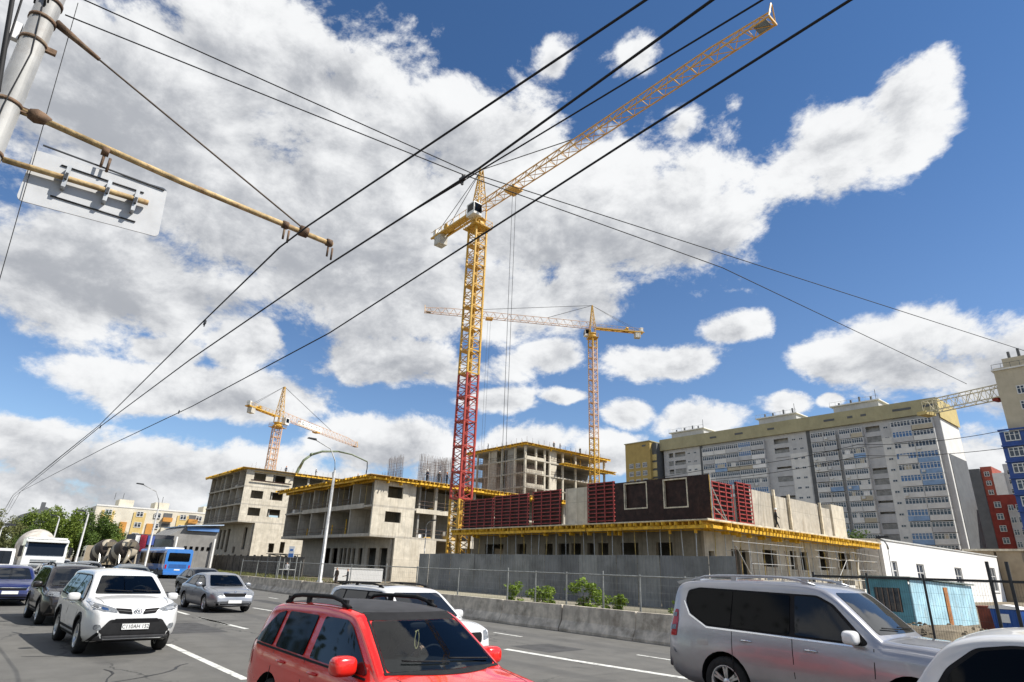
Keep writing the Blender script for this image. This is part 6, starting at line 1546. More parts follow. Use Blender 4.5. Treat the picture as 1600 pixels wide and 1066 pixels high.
# -- red station wagon in the foreground
red_p = paint('red_car_paint', (.72, .020, .013), dirt=.1, rough=.22)
roof_b = M('black_roof_vinyl', (.030, .030, .032), .55, .2, 5)
P = suv(4.55, 1.76, 1.56, open_screen=True, cabin=(2.5, -.35), frame_black=False, rear_glass=tint_glass, wr=.33, clear=.2,
    prof=[(-2.36, .50), (-2.35, .78), (-2.28, .98), (-2.10, 1.25), (-1.94, 1.44), (-1.68, 1.515), (-1.0, 1.55), (-.3, 1.56), (.12, 1.535), (.38, 1.475), (.80, 1.22), (1.10, 1.02), (1.24, .985), (1.72, .92), (2.0, .82), (2.14, .68), (2.20, .50)],
    belt=[(-2.2, 1.0), (-1, .97), (.5, .93), (1.2, .91), (2.2, .78)],
    dlo=[(-2.08, 1.0), (.98, .935), (1.0, .97), (.38, 1.37), (.2, 1.44), (-1.45, 1.43), (-1.66, 1.38)], dlo_in=[(-2.02, 1.02), (.88, .96), (.90, .985), (.34, 1.35), (.18, 1.415), (-1.42, 1.405), (-1.62, 1.36)],
    splits=[(-2.05, -1.42), (-1.30, -.52), (-.34, .9)], slant=[.0, .0, .0], zr=1.0, mirror=(.70, .985), mirror_size=(.10, .135, .095),
    screen=[(-.70, 1.005), (.70, 1.005), (.578, 1.42), (-.578, 1.42)], rear=[(-.58, 1.05), (.58, 1.05), (.5, 1.38), (-.5, 1.38)],
    handles=[(-1.02, .87), (-.16, .85)], seams=[(-1.30, .45, .96, 0.0), (-.43, .35, .95, 0), (.80, .38, .93, .06)], rails=(-1.72, .02, .60, 1.5, .085, plastic), rail_r=.026,
    patches=[('roof_skin', 'T', rpoly([(-1.72, -.60), (.30, -.60), (.37, -.3), (.385, 0), (.37, .3), (.30, .60), (-1.72, .60), (-1.75, 0)], .05), roof_b, .004), ('window_sill_strip', 'R', [(-1.94, .985), (.92, .925), (.92, .945), (-1.92, 1.008)], plastic, .006),
             ('screen_surround', 'F', rpoly([(-.735, .985), (.735, .985), (.735, 1.003), (-.735, 1.003)], .003), plastic, .006),
             ('pillar_seal', 'F', [(.705, 1.0), (.725, 1.0), (.60, 1.43), (.58, 1.43)], plastic, .006), ('roof_edge_seal', 'F', [(-.595, 1.422), (.595, 1.422), (.575, 1.492), (-.575, 1.492)], plastic, .006),
             ('headlight', 'F', rpoly([(.45, .66), (.80, .70), (.78, .80), (.48, .78)], .04), lamp_glass, .006), ('tail_lamp', 'R', rpoly([(-2.32, .72), (-2.20, .72), (-2.13, 1.02), (-2.22, 1.02)], .02), lamp_glass, .006)])
RC = car('station_wagon', 'bright red estate car with black roof and roof rails in the foreground', 'car', P, -6.95, 4.16, R(1.5), red_p); t = RC[0]
# inside, seen through the windscreen
cloth_d = M('seat_cloth', (.035, .036, .04), .9, .2, 6)
MB().prism([(.28, .78), (1.12, .84), (1.12, .955), (.75, .985), (.42, .955), (.28, .88)], -.66, .66).build('dashboard', M('dashboard_plastic', (.035, .036, .038), .6, .15, 6), t, True)
sw = MB().tube([(.30 + .06 * math.sin(a * math.pi / 12), .36 + .18 * math.cos(a * math.pi / 12), .975 + .16 * math.sin(a * math.pi / 12)) for a in range(25)], .014, 6); sw.bar((.30, .36, .97), (.31, .19, .98), .012, 5).bar((.30, .36, .97), (.31, .53, .98), .012, 5).bar((.30, .36, .97), (.5, .36, .9), .025, 6); sw.build('steering_wheel', plastic, t)
for s in (-.36, .36):
    blob('seat_back', (-.22, s, .92), .09, .23, .34, cloth_d, t, 3); blob('headrest', (-.24, s, 1.30), .06, .13, .09, cloth_d, t, 3)
blob('rear_mirror', (.50, .02, 1.365), .022, .115, .035, plastic, t, 3); bx(t, 'sun_visor', .30, .42, .18, .52, 1.385, 1.40, M('pale_visor', (.5, .5, .46), .8, .1, 5)); bx(t, 'papers', .62, .86, .30, .56, .988, .992, white_plate)
orn = MB().tube([(.50 + .0, .02 + .028 * math.sin(a * math.pi / 10), 1.22 - .095 * math.cos(a * math.pi / 10)) for a in range(21)], .006, 5); orn.bar((.5, .02, 1.315), (.5, .02, 1.36), .004, 4).bar((.5, -.01, 1.30), (.5, .05, 1.33), .008, 4); orn.build('mirror_ornament', M('straw_ornament', (.55, .46, .22), .8, .1, 9), t)

# -- silver off-roader at the right
silver2 = paint('silver_grey_paint', (.40, .40, .42), .6, .28)
P = suv(4.78, 1.885, 1.86, wr=.385, clear=.27, ww=.25, spokes=6, glass=car_glass, rear_glass=tint_glass, chrome_handles=True, mirror_col=paint('white_mirror_paint', (.72, .72, .72)), arch=1.16, tumble=.17, crown=.028, r2=.12, tf=.2, tr=.08, round=.45,
    prof=[(-2.39, .55), (-2.388, .90), (-2.37, 1.15), (-2.31, 1.42), (-2.25, 1.66), (-2.15, 1.78), (-1.85, 1.83), (-1.0, 1.855), (-.1, 1.85), (.30, 1.81), (.54, 1.72), (.88, 1.45), (1.14, 1.225), (1.26, 1.19), (1.80, 1.165), (2.18, 1.10), (2.35, .94), (2.39, .6)],
    belt=[(-2.4, 1.14), (-1, 1.12), (.6, 1.09), (1.4, 1.09), (2.4, 1.02)], axf=1.50, axr=-1.29,
    dlo=[(-1.60, 1.15), (.96, 1.10), (1.0, 1.14), (.55, 1.58), (.32, 1.68), (-1.75, 1.71), (-1.98, 1.66), (-2.03, 1.50), (-1.92, 1.30)], dlo_in=[(-1.57, 1.175), (.91, 1.125), (.93, 1.15), (.52, 1.555), (.30, 1.655), (-1.74, 1.685), (-1.94, 1.64), (-1.985, 1.5), (-1.88, 1.31)],
    splits=[(-2.05, -1.16), (-1.12, -.14), (-.05, 1.1)], slant=[.1, .05, .03], zr=1.15, mirror=(.84, 1.15), mirror_size=(.10, .135, .095), screen=[(-.74, 1.235), (.74, 1.235), (.62, 1.72), (-.62, 1.72)], rear=[(-.6, 1.2), (.6, 1.2), (.55, 1.62), (-.55, 1.62)],
    handles=[(-.86, 1.0), (.18, .97)], seams=[(-1.12, .5, 1.13, 0.0), (-.10, .36, 1.11, 0), (1.02, .40, 1.08, .05)], rails=(-2.0, .25, .64, 1.8, .07, M('silver_rail', (.45, .46, .48), .35, .08, 6, metal=.6)), rail_r=.02, sill=[(.33, .44)],
    patches=[('tail_lamp', 'R', rpoly([(-2.335, .96), (-2.20, .97), (-2.17, 1.20), (-2.18, 1.36), (-2.245, 1.36), (-2.30, 1.2)], .015), red_lamp, .010), ('tail_lamp_clear', 'R', rpoly([(-2.325, 1.05), (-2.21, 1.06), (-2.20, 1.13), (-2.315, 1.12)], .01), lamp_glass, .016), ('tail_lamp_clear', 'R', rpoly([(-2.285, 1.25), (-2.20, 1.25), (-2.195, 1.31), (-2.265, 1.31)], .01), lamp_glass, .016),
             ('window_chrome', 'R', [(-1.60, 1.122), (.98, 1.075), (.98, 1.094), (-1.60, 1.145)], chrome, .010), ('window_chrome', 'R', [(-1.60, 1.128), (-1.60, 1.15), (-1.93, 1.31), (-2.04, 1.50), (-2.06, 1.49), (-1.945, 1.285)], chrome, .010),
             ('headlight', 'F', rpoly([(.52, .80), (.88, .84), (.88, 1.0), (.55, .96)], .03), lamp_glass, .006), ('tail_lamp', 'B', rpoly([(.60, .98), (.76, .98), (.74, 1.34), (.66, 1.34)], .03), red_lamp, .008),
             ('fuel_flap', 'R', rpoly([(-1.78, .88), (-1.56, .88), (-1.56, 1.06), (-1.78, 1.06)], .03), 'paint', .003), ('reflector', 'R', rpoly([(-2.3, .78), (-2.22, .72), (-2.2, .73), (-2.27, .8)], .005), lamp_glass, .008)])
def lift(pts, k=1.06, z0=.6): return [(a, c if c < z0 else z0 + (c - z0) * k) for a, c in pts]
for key in ('prof', 'belt', 'dlo', 'dlo_in', 'screen', 'rear'): P[key] = lift(P[key], 1.10)
P['mirror'] = lift([P['mirror']], 1.10)[0]; P['handles'] = lift(P['handles'], 1.10); P['seams'] = [(a, b0, .6 + (b1 - .6) * 1.1, c) for a, b0, b1, c in P['seams']]
P['patches'] = [(n_, v_, lift(pl_, 1.10), m_, o_) for n_, v_, pl_, m_, o_ in P['patches']]
t, B_ = car('offroad_car', 'silver grey off-road car with dark side windows and roof rails at the right', 'car', P, -4.86, 11.0, R(0), silver2)
sp = MB().prism([(-2.34, 1.90), (-2.12, 1.955), (-1.90, 1.965), (-1.90, 1.90), (-2.30, 1.86)], -.62, .62).build('roof_spoiler', silver2, t, True)
MB().tube([(.6 - .0, -.2, 1.2), (.62, -.2, 1.3)], .01, 5).build('interior_grip', plastic, t)
MB().tube([(.98, .36 + .17 * math.cos(a * math.pi / 12), 1.22 + .1 * math.sin(a * math.pi / 12)) for a in range(25)], .016, 6).build('steering_wheel', plastic, t)

# -- white estate car cut by the right edge
P = suv(4.5, 1.82, 1.70, wr=.34, rear_glass=tint_glass, glass=tint_glass, frame_black=True, tr=.20, round=.7,
    prof=[(-2.25, .50), (-2.24, .78), (-2.20, 1.02), (-2.02, 1.28), (-1.84, 1.50), (-1.66, 1.61), (-1.3, 1.67), (-.4, 1.70), (.2, 1.68), (.50, 1.60), (.92, 1.32), (1.26, 1.06), (1.40, 1.02), (1.85, .96), (2.12, .86), (2.22, .72), (2.25, .5)],
    dlo=[(-1.93, 1.12), (1.05, 1.02), (1.10, 1.06), (.50, 1.47), (.28, 1.55), (-1.30, 1.575), (-1.56, 1.53), (-1.78, 1.36)], dlo_in=[(-1.87, 1.14), (1.0, 1.045), (1.02, 1.07), (.47, 1.45), (.26, 1.525), (-1.29, 1.55), (-1.53, 1.505), (-1.73, 1.35)], splits=[(-1.95, -.98), (-.9, -.2), (-.12, 1.05)],
    patches=[('tail_lamp', 'R', rpoly([(-2.16, .86), (-2.0, .88), (-1.86, 1.12), (-1.93, 1.22), (-2.08, 1.04)], .02), lamp_glass, .008), ('headlight', 'F', rpoly([(.45, .70), (.80, .74), (.78, .84), (.48, .82)], .04), lamp_glass, .006), ('tailgate_seam', 'R', [(-2.10, .8), (-2.095, .8), (-1.79, 1.30), (-1.80, 1.30)], plastic, .002)])
t, B_ = car('hatchback_car', 'white car cut off by the lower right corner of the picture', 'car', P, -.1, 7.2, R(0), white_p)

# -- white crossover behind the red car
P = suv(4.45, 1.82, 1.58, wr=.34, cladding=True, glass=car_glass, rails=(-1.7, .15, .60, 1.5, .05, plastic), rail_r=.018, sill=[(.28, .42)],
    patches=[('grille', 'F', rpoly([(-.5, .62), (.5, .62), (.56, .80), (-.56, .80)], .05), grille_m, .008), ('headlight', 'F', rpoly([(.56, .66), (.84, .72), (.82, .86), (.60, .82)], .03), lamp_glass, .006), ('lower_bumper', 'F', rpoly([(-.75, .28), (.75, .28), (.7, .42), (-.7, .42)], .04), plastic, .008), ('roof_glass', 'T', rpoly([(-1.2, -.48), (.0, -.48), (.0, .48), (-1.2, .48)], .06), tint_glass, .004)])
t, B_ = car('crossover_car', 'white crossover with black roof rails partly hidden behind the red estate car', 'car', P, -12.65, 7.75, R(2), white_p)
# -- dark brown off-roader behind the white crossover
P = suv(4.32, 1.82, 1.66, wr=.345, cladding=True, sill=[(.30, .44)], rails=(-1.6, .2, .60, 1.55, .06, plastic), rail_r=.022,
    patches=[('grille_bar', 'F', rpoly([(-.46, .80), (.46, .80), (.47, .825), (-.47, .825)], .005), chrome, .014), ('grille_bar', 'F', rpoly([(-.46, .86), (.46, .86), (.47, .885), (-.47, .885)], .005), chrome, .014), ('grille', 'F', rpoly([(-.5, .76), (.5, .76), (.52, .92), (-.52, .92)], .03), grille_m, .008), ('headlight', 'F', rpoly([(.54, .78), (.82, .82), (.82, .93), (.56, .92)], .03), lamp_glass, .006), ('lower_bumper', 'F', rpoly([(-.80, .30), (.80, .30), (.74, .58), (-.74, .58)], .04), plastic, .008), ('skid_plate', 'F', rpoly([(-.4, .36), (.4, .36), (.46, .56), (-.46, .56)], .04), alloy, .014)], plate=.64)
car('offroad_car', 'dark brown off-road car with a chrome grille just behind the white crossover at the left', 'car', P, -25.4, 3.05, R(2), paint('dark_brown_paint', (.022, .018, .017), .3, .2))
# -- blue sedan at the left edge
P = sedan(4.6, 1.8, 1.46, plate=.5, patches=[('grille', 'F', rpoly([(-.5, .58), (.5, .58), (.52, .70), (-.52, .70)], .03), grille_m, .007), ('grille_bar', 'F', rpoly([(-.5, .66), (.5, .66), (.5, .68), (-.5, .68)], .004), chrome, .012), ('headlight', 'F', rpoly([(.52, .62), (.82, .66), (.82, .74), (.54, .71)], .03), lamp_glass, .006), ('lower_intake', 'F', rpoly([(-.66, .26), (.66, .26), (.68, .36), (-.68, .36)], .03), grille_m, .007)])
car('sedan', 'dark blue sedan at the left edge behind the dark off-road car', 'car', P, -34.2, 1.85, R(1), paint('dark_blue_paint', (.015, .025, .12), .3, .2), far=True)
lampP = dict(patches=[('grille', 'F', rpoly([(-.5, .6), (.5, .6), (.52, .72), (-.52, .72)], .03), grille_m, .007), ('headlight', 'F', rpoly([(.52, .62), (.82, .66), (.82, .76), (.54, .73)], .03), lamp_glass, .006)])
car('sedan', 'black car just behind the silver sedan', 'car', sedan(4.5, 1.8, 1.47, **lampP), -41.2, 11.3, R(2), paint('black_paint', (.012, .012, .013), .2, .2), far=True)
car('sedan', 'dull red car mostly hidden behind the white crossover', 'car', sedan(4.4, 1.76, 1.47, **lampP), -27.4, 4.75, R(2), paint('dull_red_paint', (.26, .045, .035), .2, .3), far=True)
car('sedan', 'dark grey car behind the dark brown off-road car', 'car', sedan(4.5, 1.8, 1.48, **lampP), -35.5, 4.65, R(2), paint('dark_grey_paint', (.035, .037, .042), .4, .2), far=True)
car('sedan', 'black car ahead of the white mixer truck, left of the grey one', 'car', sedan(4.5, 1.8, 1.5, **lampP), -42.3, 4.2, R(2), paint('black_paint', (.012, .012, .013)), far=True)
car('sedan', 'grey green car behind the dull red one', 'car', sedan(4.5, 1.8, 1.52, **lampP), -38.2, 7.0, R(2), paint('grey_green_paint', (.07, .085, .085), .4, .2), far=True)
for (qx, qy, qc, ql) in ((-48.5, 5.9, 'black_paint', 'black car right of the white mixer truck in the queue'), (-54.5, 7.2, 'dark_grey_paint', 'dark grey car far back, before the lamp pole'), (-47.0, 8.6, 'grey_green_paint', 'grey green car far back, left of the blue bus'), (-65.5, 6.6, 'black_paint', 'farthest black car in the queue beneath the trees')):
    car('sedan', ql, 'car', sedan(4.5, 1.8, 1.5, **lampP), qx, qy, R(2), MATS[qc], far=True)
car('sedan', 'small white car far back among the queue in front of the trees', 'car', sedan(4.3, 1.75, 1.5, **lampP), -72, 7.3, R(2), white_p, far=True)
car('sedan', 'small silver car far back in front of the striped mixers', 'car', sedan(4.3, 1.75, 1.5, **lampP), -60, 7.9, R(2), silver_p, far=True)

# -- white van and truck at the left edge
t = thing('panel_van', 'white van at the left edge behind the blue sedan', 'van', (-45.5, 1.35, 0), R(1), 'vans and trucks in the traffic')
vp = [(-2.7, .45), (-2.7, 2.0), (-2.6, 2.12), (.9, 2.15), (1.35, 2.02), (1.9, 1.38), (2.5, 1.15), (2.65, .9), (2.68, .45)]
MB().prism(vp, -.95, .95).build('body', white_p, t, True); MB().prism([(1.40, 1.99), (1.95, 1.38), (1.99, 1.40), (1.44, 2.02)], -.8, .8).build('windscreen', car_glass, t, True)
bx(t, 'side_window', .6, 1.3, -.965, -.952, 1.4, 1.9, car_glass); bx(t, 'bumper', 2.6, 2.75, -.9, .9, .35, .6, plastic)
for s in (-1, 1): bx(t, 'headlight', 2.6, 2.70, s * .7 - .16, s * .7 + .16, .85, 1.05, lamp_glass)
for ax in (-1.7, 1.75):
    for s in (-1, 1): w = bpy.data.objects.new('wheel', None); COL.objects.link(w); w.parent = t; w.location = (ax, s * .86, .35); ty, rm = wheel_meshes(.35, .22, 5, alloy); link('tyre', ty, w); link('rim', rm, w)
t = thing('box_truck', 'white box truck at the far left edge above the white van', 'truck', (-58.5, .6, 0), R(1), 'vans and trucks in the traffic')
bx(t, 'cargo_box', -4.2, 1.2, -1.2, 1.2, .95, 3.2, white_wall); MB().prism([(1.3, .5), (3.1, .5), (3.15, 1.4), (2.85, 2.4), (1.3, 2.5)], -1.05, 1.05).build('cab', white_p, t, True); bx(t, 'chassis', -4.1, 2.6, -.5, .5, .5, .9, dark_steel)
MB().prism([(3.12, 1.45), (2.87, 2.32), (2.91, 2.33), (3.17, 1.46)], -.95, .95).build('windscreen', car_glass, t, True)
for ax in (-2.8, 2.3):
    for s in (-1, 1): w = bpy.data.objects.new('wheel', None); COL.objects.link(w); w.parent = t; w.location = (ax, s * 1.0, .45); ty, rm = wheel_meshes(.45, .26, 5, alloy); link('tyre', ty, w); link('rim', rm, w)

# -- concrete mixer trucks
def drum_mesh(mat, bands=None):
    pr = [(0, -2.6), (.75, -2.6), (.95, -2.3), (1.22, -.9), (1.25, .3), (1.05, 1.6), (.62, 2.5), (.5, 2.6), (0, 2.6)]
    return MB().lathe(pr, 28, 'X').mesh('drum', mat)
def mixer(label, x, y, yaw, cabm, drumm, arms=False):
    t = thing('mixer_truck', label, 'truck', (x, y, 0), yaw, 'concrete mixer trucks')
    cab = MB(); cab.prism([(2.3, .75), (4.25, .75), (4.32, 1.25), (4.30, 1.75), (4.12, 2.72), (3.9, 2.86), (2.3, 2.86)], -1.2, 1.2); c = cab.build('cab', cabm, t, True)
    MB().prism([(4.305, 1.82), (4.15, 2.62), (4.18, 2.64), (4.345, 1.83)], -1.05, 1.05).build('windscreen', car_glass, t, True)
    bx(t, 'sun_visor', 4.12, 4.45, -1.18, 1.18, 2.66, 2.78, cabm); bx(t, 'roof_cap', 2.4, 4.0, -1.1, 1.1, 2.86, 2.98, cabm)
    for k in range(4): bx(t, 'grille_slat', 4.30, 4.345, -.72, .72, 1.02 + k * .15, 1.10 + k * .15, dark_steel if k % 2 == 0 else galv)
    bx(t, 'bumper', 4.2, 4.42, -1.2, 1.2, .5, .86, cabm)
    for s in (-1, 1):
        bx(t, 'headlight', 4.38, 4.435, s * .92 - .16, s * .92 + .16, .6, .78, lamp_glass); MB().box(4.25, 4.33, s * 1.38 - .1, s * 1.38 + .1, 1.7, 2.4).bar((4.2, s * 1.18, 2.4), (4.28, s * 1.38, 2.35), .025).build('wing_mirror', plastic, t); bx(t, 'side_window', 3.0, 3.95, s * 1.2 - .008, s * 1.2 + .008, 1.75, 2.5, car_glass)
    bx(t, 'chassis', -4.3, 4.0, -.5, .5, .7, 1.0, dark_steel)
    d = link('drum', drum_mesh(drumm), t, (-1.3, 0, 2.30), (0, R(-12), 0))
    d.rotation_euler = (0, R(10), 0)
    MB().prism([(-4.2, 2.9), (-3.6, 3.1), (-3.5, 3.35), (-4.35, 3.35)], -.4, .4).build('hopper', cabm, t, True)
    fr = MB()
    for s in (-1, 1): fr.bar((-3.2, s * .8, .95), (-3.4, s * .8, 2.6), .07).bar((-3.4, s * .8, 2.6), (-4.2, s * .7, .95), .07).bar((1.6, s * .7, .95), (1.4, s * .6, 1.9), .08)
    fr.bar((-3.4, -.8, 2.6), (-3.4, .8, 2.6), .07); fr.bar((-4.2, -.7, 1.0), (-3.4, .8, 2.6), .06).bar((-4.2, .7, 1.0), (-3.4, -.8, 2.6), .06); fr.build('drum_frame', cabm, t)
    MB().tube([(-4.2, 0, 2.6), (-4.7, .2, 1.9), (-5.0, .5, 1.2)], [.22, .2, .16], 8).build('chute', cabm, t)
    for ax in (-3.2, -1.9, 3.4):
        for s in (-1, 1): w = bpy.data.objects.new('wheel', None); COL.objects.link(w); w.parent = t; w.location = (ax, s * 1.0, .5); ty, rm = wheel_meshes(.5, .30, 6, galv); link('tyre', ty, w); link('rim', rm, w)
    return t
white_truck = paint('white_truck_paint', (.70, .70, .68), dirt=.3); drum_w = M('dusty_drum', (.52, .48, .42), .75, .2, 1.5, dirt=(.35, .31, .26), dirt_amt=.6, dirt_scale=1.2)
mixer('white concrete mixer truck with a dusty white drum facing the camera at the left', -58.0, 4.3, R(2), white_truck, drum_w)
drum_s = bpy.data.materials.new('striped_drum'); drum_s.use_nodes = True
nb = NB(drum_s.node_tree); bs = drum_s.node_tree.nodes['Principled BSDF']; oc = nb.n('ShaderNodeTexCoord').outputs['Object']; ox, oy, oz = nb.sep(oc)[:3]
sp_ = nb.m('FRACT', nb.m('ADD', nb.m('MULTIPLY', ox, .42), nb.m('MULTIPLY', nb.m('ARCTAN2', oy, oz), .318)))
nb.put(bs.inputs['Base Color'], nb.mix(nb.m('LESS_THAN', sp_, .33), (.045, .034, .026, 1), (.42, .37, .28, 1))); bs.inputs['Roughness'].default_value = .7
brown_truck = paint('beige_truck_paint', (.34, .29, .21), dirt=.4)
for (x, y, lab) in ((-86, 12.3, 'brown concrete mixer with pale spiral stripes, the left of the striped pair'), (-80, 13.2, 'brown concrete mixer with pale spiral stripes, the right of the striped pair, beside the bus')):
    t = mixer(lab, x, y, R(182), brown_truck, drum_s)
# -- blue bus, its rear to the camera
t = thing('city_bus', 'blue city bus seen from the rear beside the dark concrete wall', 'bus', (-75.4, 16.6, 0), R(2))
bus_b = paint('bus_blue_paint', (.035, .19, .55), dirt=.2)
bp = rpoly([(-1.22, .35), (1.22, .35), (1.22, 2.62), (1.1, 2.78), (-1.1, 2.78), (-1.22, 2.62)], .12)
MB().prism(bp, -5.2, 5.2, 'YZ').build('body', bus_b, t, True)
MB().prism(rpoly([(-1.0, 1.62), (1.0, 1.62), (.98, 2.42), (-.98, 2.42)], .1), 5.2, 5.22, 'YZ').build('rear_window', tint_glass, t, True)
bx(t, 'window_band', -4.8, 5.0, -1.235, -1.222, 1.35, 2.4, tint_glass); bx(t, 'lower_skirt', -5.1, 5.1, -1.238, -1.222, .36, .8, dark_clad)
for k in range(6): bx(t, 'window_post', -4.0 + k * 1.6, -3.92 + k * 1.6, -1.25, -1.237, 1.35, 2.4, plastic)
bx(t, 'roof_unit', -3.5, 3.0, -.9, .9, 2.78, 2.95, white_wall); bx(t, 'number_plate', 5.2, 5.225, -.26, .26, .78, .9, white_plate); bx(t, 'engine_grille', 5.2, 5.215, -.8, .8, 1.0, 1.35, M('bus_grille', (.02, .09, .28), .6, .1, 4)); bx(t, 'bumper', 5.15, 5.28, -1.18, 1.18, .38, .62, bus_b)
for s in (-1, 1): bx(t, 'tail_lamp', 5.2, 5.23, s * 1.08 - .07, s * 1.08 + .07, .95, 1.3, red_lamp)
for ax in (-3.2, 3.0):
    for s in (-1, 1): w = bpy.data.objects.new('wheel', None); COL.objects.link(w); w.parent = t; w.location = (ax, s * 1.12, .48); ty, rm = wheel_meshes(.48, .28, 6, galv); link('tyre', ty, w); link('rim', rm, w)

# ================================================================ people
skin_m = M('skin', (.46, .27, .19), .55, .08, 20); hair_m = M('dark_hair', (.025, .018, .014), .7, .1, 30)
def body_mesh(joints, bones, mats, face_mat):
    """one skinned surface over a skeleton; joints: name -> (x, y, z, rx, ry)"""
    names = list(joints); me = bpy.data.meshes.new('body'); me.from_pydata([joints[n][:3] for n in names], [(names.index(a), names.index(c)) for a, c in bones], [])
    ob = bpy.data.objects.new('tmp', me); COL.objects.link(ob); ob.modifiers.new('skin', 'SKIN'); ob.modifiers.new('sub', 'SUBSURF').levels = 1; ob.modifiers['sub'].render_levels = 1
    if not me.skin_vertices: me.skin_vertices.new() if hasattr(me.skin_vertices, 'new') else None
    for i, n in enumerate(names):
        sv = me.skin_vertices[0].data[i]; sv.radius = joints[n][3:5]; sv.use_root = n == 'pelvis'
    dg = bpy.context.evaluated_depsgraph_get(); new = bpy.data.meshes.new_from_object(ob.evaluated_get(dg)); bpy.data.objects.remove(ob)
    new.materials.clear()
    for m in mats: new.materials.append(m)
    for p in new.polygons: p.material_index = face_mat(p.center); p.use_smooth = True
    return new
def figure(pose):
    J = {'pelvis': (0, 0, .95, .15, .11), 'waist': (.01, 0, 1.10, .135, .10), 'chest': (.02, 0, 1.30, .165, .115), 'neckb': (.01, 0, 1.46, .075, .065), 'neck': (.02, 0, 1.53, .052, .052), 'head': (.035, 0, 1.63, .082, .095), 'crown': (.03, 0, 1.73, .06, .07)}
    B_ = [('pelvis', 'waist'), ('waist', 'chest'), ('chest', 'neckb'), ('neckb', 'neck'), ('neck', 'head'), ('head', 'crown')]
    for s, k in ((-1, 'r'), (1, 'l')):
        st, ar = pose.get('step_' + k, 0), pose.get('arm_' + k, (.05, .0))
        J['hip' + k] = (0, s * .10, .88, .095, .10); J['knee' + k] = (st * .5 + .03, s * .10, .49, .062, .066); J['ank' + k] = (st, s * .10, .09, .042, .045); J['toe' + k] = (st + .17, s * .115, .04, .042, .035)
        J['sh' + k] = (.0, s * .19, 1.42, .062, .062); J['elb' + k] = (-.02 + ar[0] * .3, s * .25, 1.15, .044, .044); J['wri' + k] = (.04 + ar[0], s * .24 - s * ar[1], .92 + abs(ar[0]) * .55, .032, .032); J['hand' + k] = (.07 + ar[0] * 1.2, s * .235 - s * ar[1], .83 + abs(ar[0]) * .75, .026, .038)
        B_ += [('pelvis', 'hip' + k), ('hip' + k, 'knee' + k), ('knee' + k, 'ank' + k), ('ank' + k, 'toe' + k), ('neckb', 'sh' + k), ('sh' + k, 'elb' + k), ('elb' + k, 'wri' + k), ('wri' + k, 'hand' + k)]
    return J, B_
_bodies = {}
def person(label, x, y, z, yaw, top, legs, pose='stand', helmet=None, s=1.0):
    poses = {'stand': {}, 'walk': {'step_l': .22, 'step_r': -.20, 'arm_l': (-.1, 0), 'arm_r': (.15, 0)}, 'work': {'step_l': .12, 'arm_l': (.32, .08), 'arm_r': (.30, .05)}}
    key = (top.name, legs.name, pose)
    if key not in _bodies:
        def fm(c):
            if c.z > 1.52: return 3 if c.z > 1.69 or (c.x < .0 and c.z > 1.58) else 2
            if abs(c.y) > .2 and c.z < .96 + (.3 if pose == 'work' else 0) and c.z > .7 and c.x > -.3 and (c.z < .90 or pose == 'work' and c.x > .2): return 2
            if c.z < .10: return 4
            if c.z < .97 and abs(c.y) < .205: return 1
            return 0
        _bodies[key] = body_mesh(*figure(poses[pose]), [top, legs, skin_m, hair_m, plastic], fm)
    t = thing('person', label, 'person', (x, y, z), yaw, 'people'); t.scale = (s, s, s)
    link('body', _bodies[key], t, (0, 0, -.005))
    if helmet: MB().lathe([(.155, 1.685), (.14, 1.69), (.118, 1.70), (.112, 1.76), (.075, 1.815), (0, 1.83)], 16, org=(.035, 0, 0)).build('helmet', helmet, t)
    return t
c_dark = M('dark_cloth', (.025, .027, .032), .9, .2, 8); c_navy = M('navy_cloth', (.03, .04, .07), .9, .2, 8); c_white = M('white_cloth', (.68, .68, .66), .9, .06, 8); c_brown = M('brown_cloth', (.07, .05, .04), .9, .2, 8)
h_white = M('white_helmet', (.65, .65, .62), .4, .05, 6); h_or = M('orange_helmet', (.55, .18, .03), .4, .05, 6)
person('worker in dark clothes and pale helmet walking on the formwork deck by the concrete walls', -26.3, 53.2, 5.965, R(40), c_dark, c_dark, 'walk', h_white, 1.05)
person('person in a white shirt and dark trousers standing at the bus stop', -66.0, 26.2, zv(-66, 26.2), R(-60), c_white, c_dark, 'stand')
person('person in dark clothes standing behind the fence, left of the pair by the trailer', -52.6, 25.4, zv(-52.6, 25.4), R(-80), c_brown, c_brown, 'stand')
person('person in dark clothes standing behind the fence, right of the pair by the trailer', -51.6, 25.95, zv(-51.6, 25.95), R(-120), c_dark, c_dark, 'work')
for i, (x, y, z, ps, lab) in enumerate([(-136.5, 50.5, 20.07, 'stand', 'worker standing nearest the short crane mast on the left building'), (-134.0, 56.4, 20.07, 'work', 'worker bending over rebar on the left building, second from the crane'), (-133.6, 60.5, 20.07, 'stand', 'dark clad worker at the middle of the left building deck'), (-133.2, 66.5, 20.07, 'work', 'worker on the left building deck under the pump hose'),
        (-73.6, 47.4, 13.0, 'work', 'worker at the left of the group on the middle building deck'), (-73.3, 49.2, 13.0, 'stand', 'worker second from left on the middle building deck'), (-73.4, 50.6, 13.0, 'work', 'worker third from left on the middle building deck among the rebar'), (-73.2, 54.0, 13.0, 'stand', 'lone worker at the right end of the middle building deck'),
        (-118.5, 93.6, 29.7, 'walk', 'worker at the left end of the distant frame deck'), (-104.6, 103.0, 29.7, 'stand', 'worker left of a pair on the distant frame deck'), (-104.5, 105.0, 29.7, 'work', 'worker right of a pair on the distant frame deck'), (-104.5, 112.2, 29.7, 'stand', 'worker at the right end of the distant frame deck')]):
    person(lab, x, y, z, i * 1.3, c_dark if i % 2 else c_navy, c_dark, ps, h_or if i % 3 == 0 else h_white, 1.05)
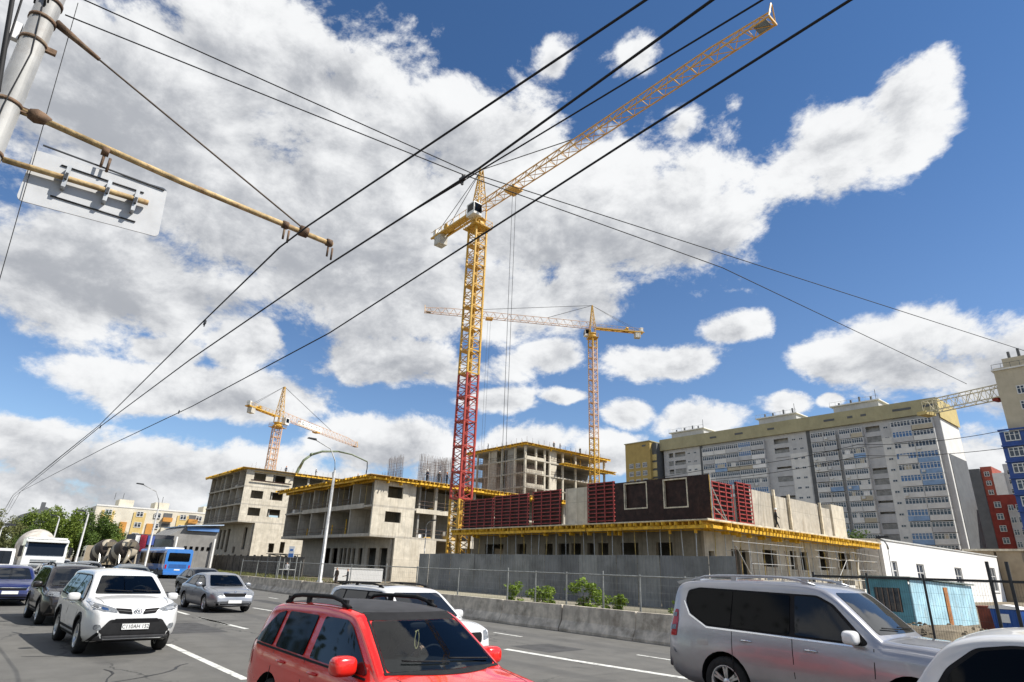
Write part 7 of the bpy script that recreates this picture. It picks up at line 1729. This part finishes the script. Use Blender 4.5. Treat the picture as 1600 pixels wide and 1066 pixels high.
# driver of the red car: dark jacket, one hand on the wheel
t = thing('person', 'driver in a dark jacket behind the wheel of the red estate car', 'person', RC[0].location, RC[0].rotation_euler.z)
dj = {'pelvis': (-.12, .36, .60, .16, .13), 'waist': (-.14, .36, .76, .15, .11), 'chest': (-.12, .36, .96, .17, .115), 'neckb': (-.10, .36, 1.10, .075, .065), 'neck': (-.09, .36, 1.16, .05, .05), 'head': (-.06, .36, 1.26, .08, .095), 'crown': (-.06, .36, 1.34, .055, .065),
      'shr': (-.10, .17, 1.05, .065, .06), 'elbr': (.05, .10, .88, .047, .047), 'wrir': (.24, .20, 1.03, .032, .032), 'palr': (.285, .225, 1.075, .03, .036), 'shl': (-.10, .55, 1.05, .065, .06), 'elbl': (.05, .62, .84, .047, .047), 'wril': (.22, .56, .94, .032, .032), 'pall': (.27, .54, .97, .03, .036), 'hipr': (0, .25, .58, .09, .09), 'hipl': (0, .47, .58, .09, .09)}
db = [('pelvis', 'waist'), ('waist', 'chest'), ('chest', 'neckb'), ('neckb', 'neck'), ('neck', 'head'), ('head', 'crown'), ('neckb', 'shr'), ('shr', 'elbr'), ('elbr', 'wrir'), ('wrir', 'palr'), ('neckb', 'shl'), ('shl', 'elbl'), ('elbl', 'wril'), ('wril', 'pall'), ('pelvis', 'hipr'), ('pelvis', 'hipl')]
for k, (dy, dz) in enumerate(((-.022, .045), (-.006, .055), (.010, .052), (.024, .042))):
    dj['fa%d' % k] = (.315, .225 + dy, 1.075 + dz, .0095, .0095); dj['fb%d' % k] = (.335, .225 + dy + .005, 1.055 + dz, .009, .009); dj['fc%d' % k] = (.325, .225 + dy + .006, 1.03 + dz, .008, .008)
    db += [('palr', 'fa%d' % k), ('fa%d' % k, 'fb%d' % k), ('fb%d' % k, 'fc%d' % k)]
dj['ta'] = (.27, .262, 1.085, .010, .010); dj['tb'] = (.295, .275, 1.095, .009, .009); db += [('palr', 'ta'), ('ta', 'tb')]
me = body_mesh(dj, db, [c_navy, skin_m, hair_m], lambda c: 2 if c.z > 1.31 and c.x < .0 else 1 if (c.z > 1.15 or c.x > .235) else 0)
link('body', me, t)
